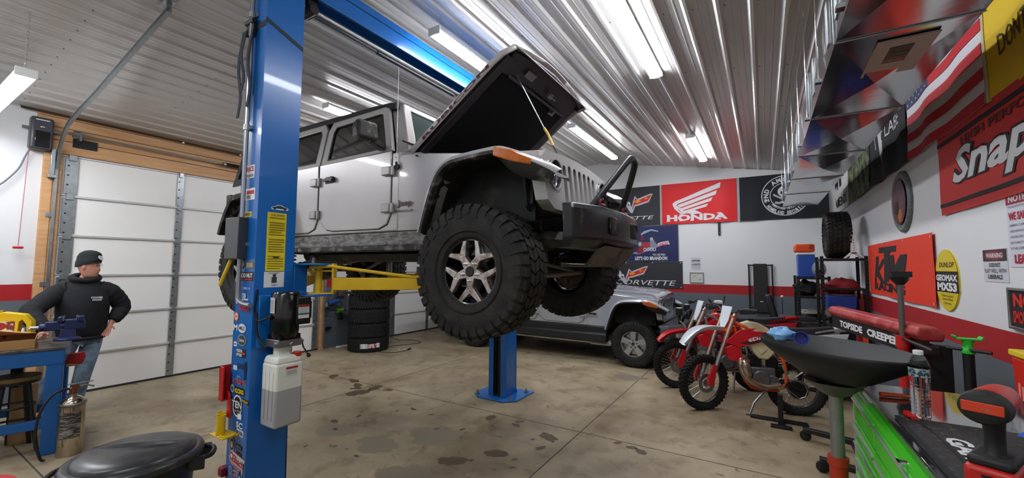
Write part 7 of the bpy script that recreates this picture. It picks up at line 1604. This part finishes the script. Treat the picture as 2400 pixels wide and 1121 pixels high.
m = MB(HD @ Matrix.Translation((.104, -.02, .098)) @ Matrix.Rotation(R(-28), 4, 'Y') @ Matrix.Rotation(R(-8), 4, 'Z')); m.cyl((0, 0, 0), (.005, 0, 0), .030, n=24); m.build('beanie_patch', mat('patch', '#c9ccd0', .6), bn)
# clothes : inflated skins over the same pose
m = MB(); T_ = []
for z, rx, ry, cx_ in ((.86, .135, .175, .0), (.89, .165, .195, .0), (.93, .172, .205, .0), (1.00, .185, .222, .005), (1.12, .19, .228, .01), (1.24, .188, .230, .012), (1.34, .175, .236, .008), (1.42, .15, .238, .0), (1.48, .13, .218, -.005), (1.53, .108, .165, -.01), (1.565, .095, .12, -.008), (1.59, .085, .095, -.004)):
    T_.append([(cx_+rx*math.cos(a)*(1+.03*math.sin(5*a+z*19)), ry*math.sin(a), z+.012*math.sin(3*a+z*9)) for a in [2*PI*k/36 for k in range(36)]])
m.loft(T_)
def sleeve(pts, rad):
    P = smooth_path([V(p) for p in pts], 6); n = len(P); rs = []
    for i in range(n):
        u = i/(n-1)*(len(rad)-1); k = min(int(u), len(rad)-2); rs.append((rad[k]*(1-(u-k))+rad[k+1]*(u-k))*(1+.05*math.sin(i*2.1)))
    m.tube(P, rs, n=18)
sleeve([(0, -.12, 1.46), (.0, -.215, 1.42), (eR[0]*.6, -.36, 1.30), eR, (wR[0]*.6+eR[0]*.4, wR[1]*.6+eR[1]*.4, 1.12), (wR[0]-.03, wR[1]-.01, 1.075)], [.10, .105, .095, .092, .078, .056])
sleeve([(0, .12, 1.46), (.0, .215, 1.42), (-.03, .30, 1.32), (-.04, .345, 1.22), (.02, .30, 1.12), (.05, .265, 1.06)], [.10, .105, .098, .092, .078, .056])
m.tube([(.165*math.cos(a), .20*math.sin(a), .885) for a in [2*PI*k/30 for k in range(30)]], .022, closed=True, n=8)
hoodie = m.build('hoodie', hood_m, PX, smooth=80, sub=1)
m = MB(); m.tube([(.10*math.cos(a)-.01+.01, .115*math.sin(a), 1.575-.03*math.cos(a)+.02) for a in [2*PI*k/16 for k in range(16)]], .034, closed=True, n=8); m.build('hood', hood_m, hoodie, smooth=80)
s = Sheet((.195, .045, 1.325), (0, 1, 0), (-.1, 0, 1), .10, .05); s.text('POWER', 0, .027, .10, .05, '#b8bcc0', .05); s.text('STROKE', .01, 0, .09, .022, '#b8bcc0', .05); s.build('chest_print', hoodie)
jv = [((0, 0, .98), (.155, .125)), ((0, -.10, .86), .115), ((.06, -.20, .50), .085), ((.04, -.30, .12), .072), ((0, .10, .86), .115), ((.05, .04, .50), .088), ((.04, -.02, .12), .074)]
je = [(0, 1), (1, 2), (2, 3), (0, 4), (4, 5), (5, 6)]
skin('jeans', jv, je, 0, jean, PX, 2)
for y, x in ((-.31, .09), (-.01, .09)): m = MB(); m.loft([[(x-.13, y-.045, 0), (x-.13, y+.045, 0), (x-.12, y+.04, .10), (x-.12, y-.04, .10)], [(x, y-.05, 0), (x, y+.05, 0), (x, y+.04, .10), (x, y-.04, .10)], [(x+.14, y-.045, 0), (x+.14, y+.045, 0), (x+.12, y+.03, .05), (x+.12, y-.03, .05)]]); m.build('shoe', mat('shoe', '#2a2522', .6), PX, bevel=.02, seg=3)
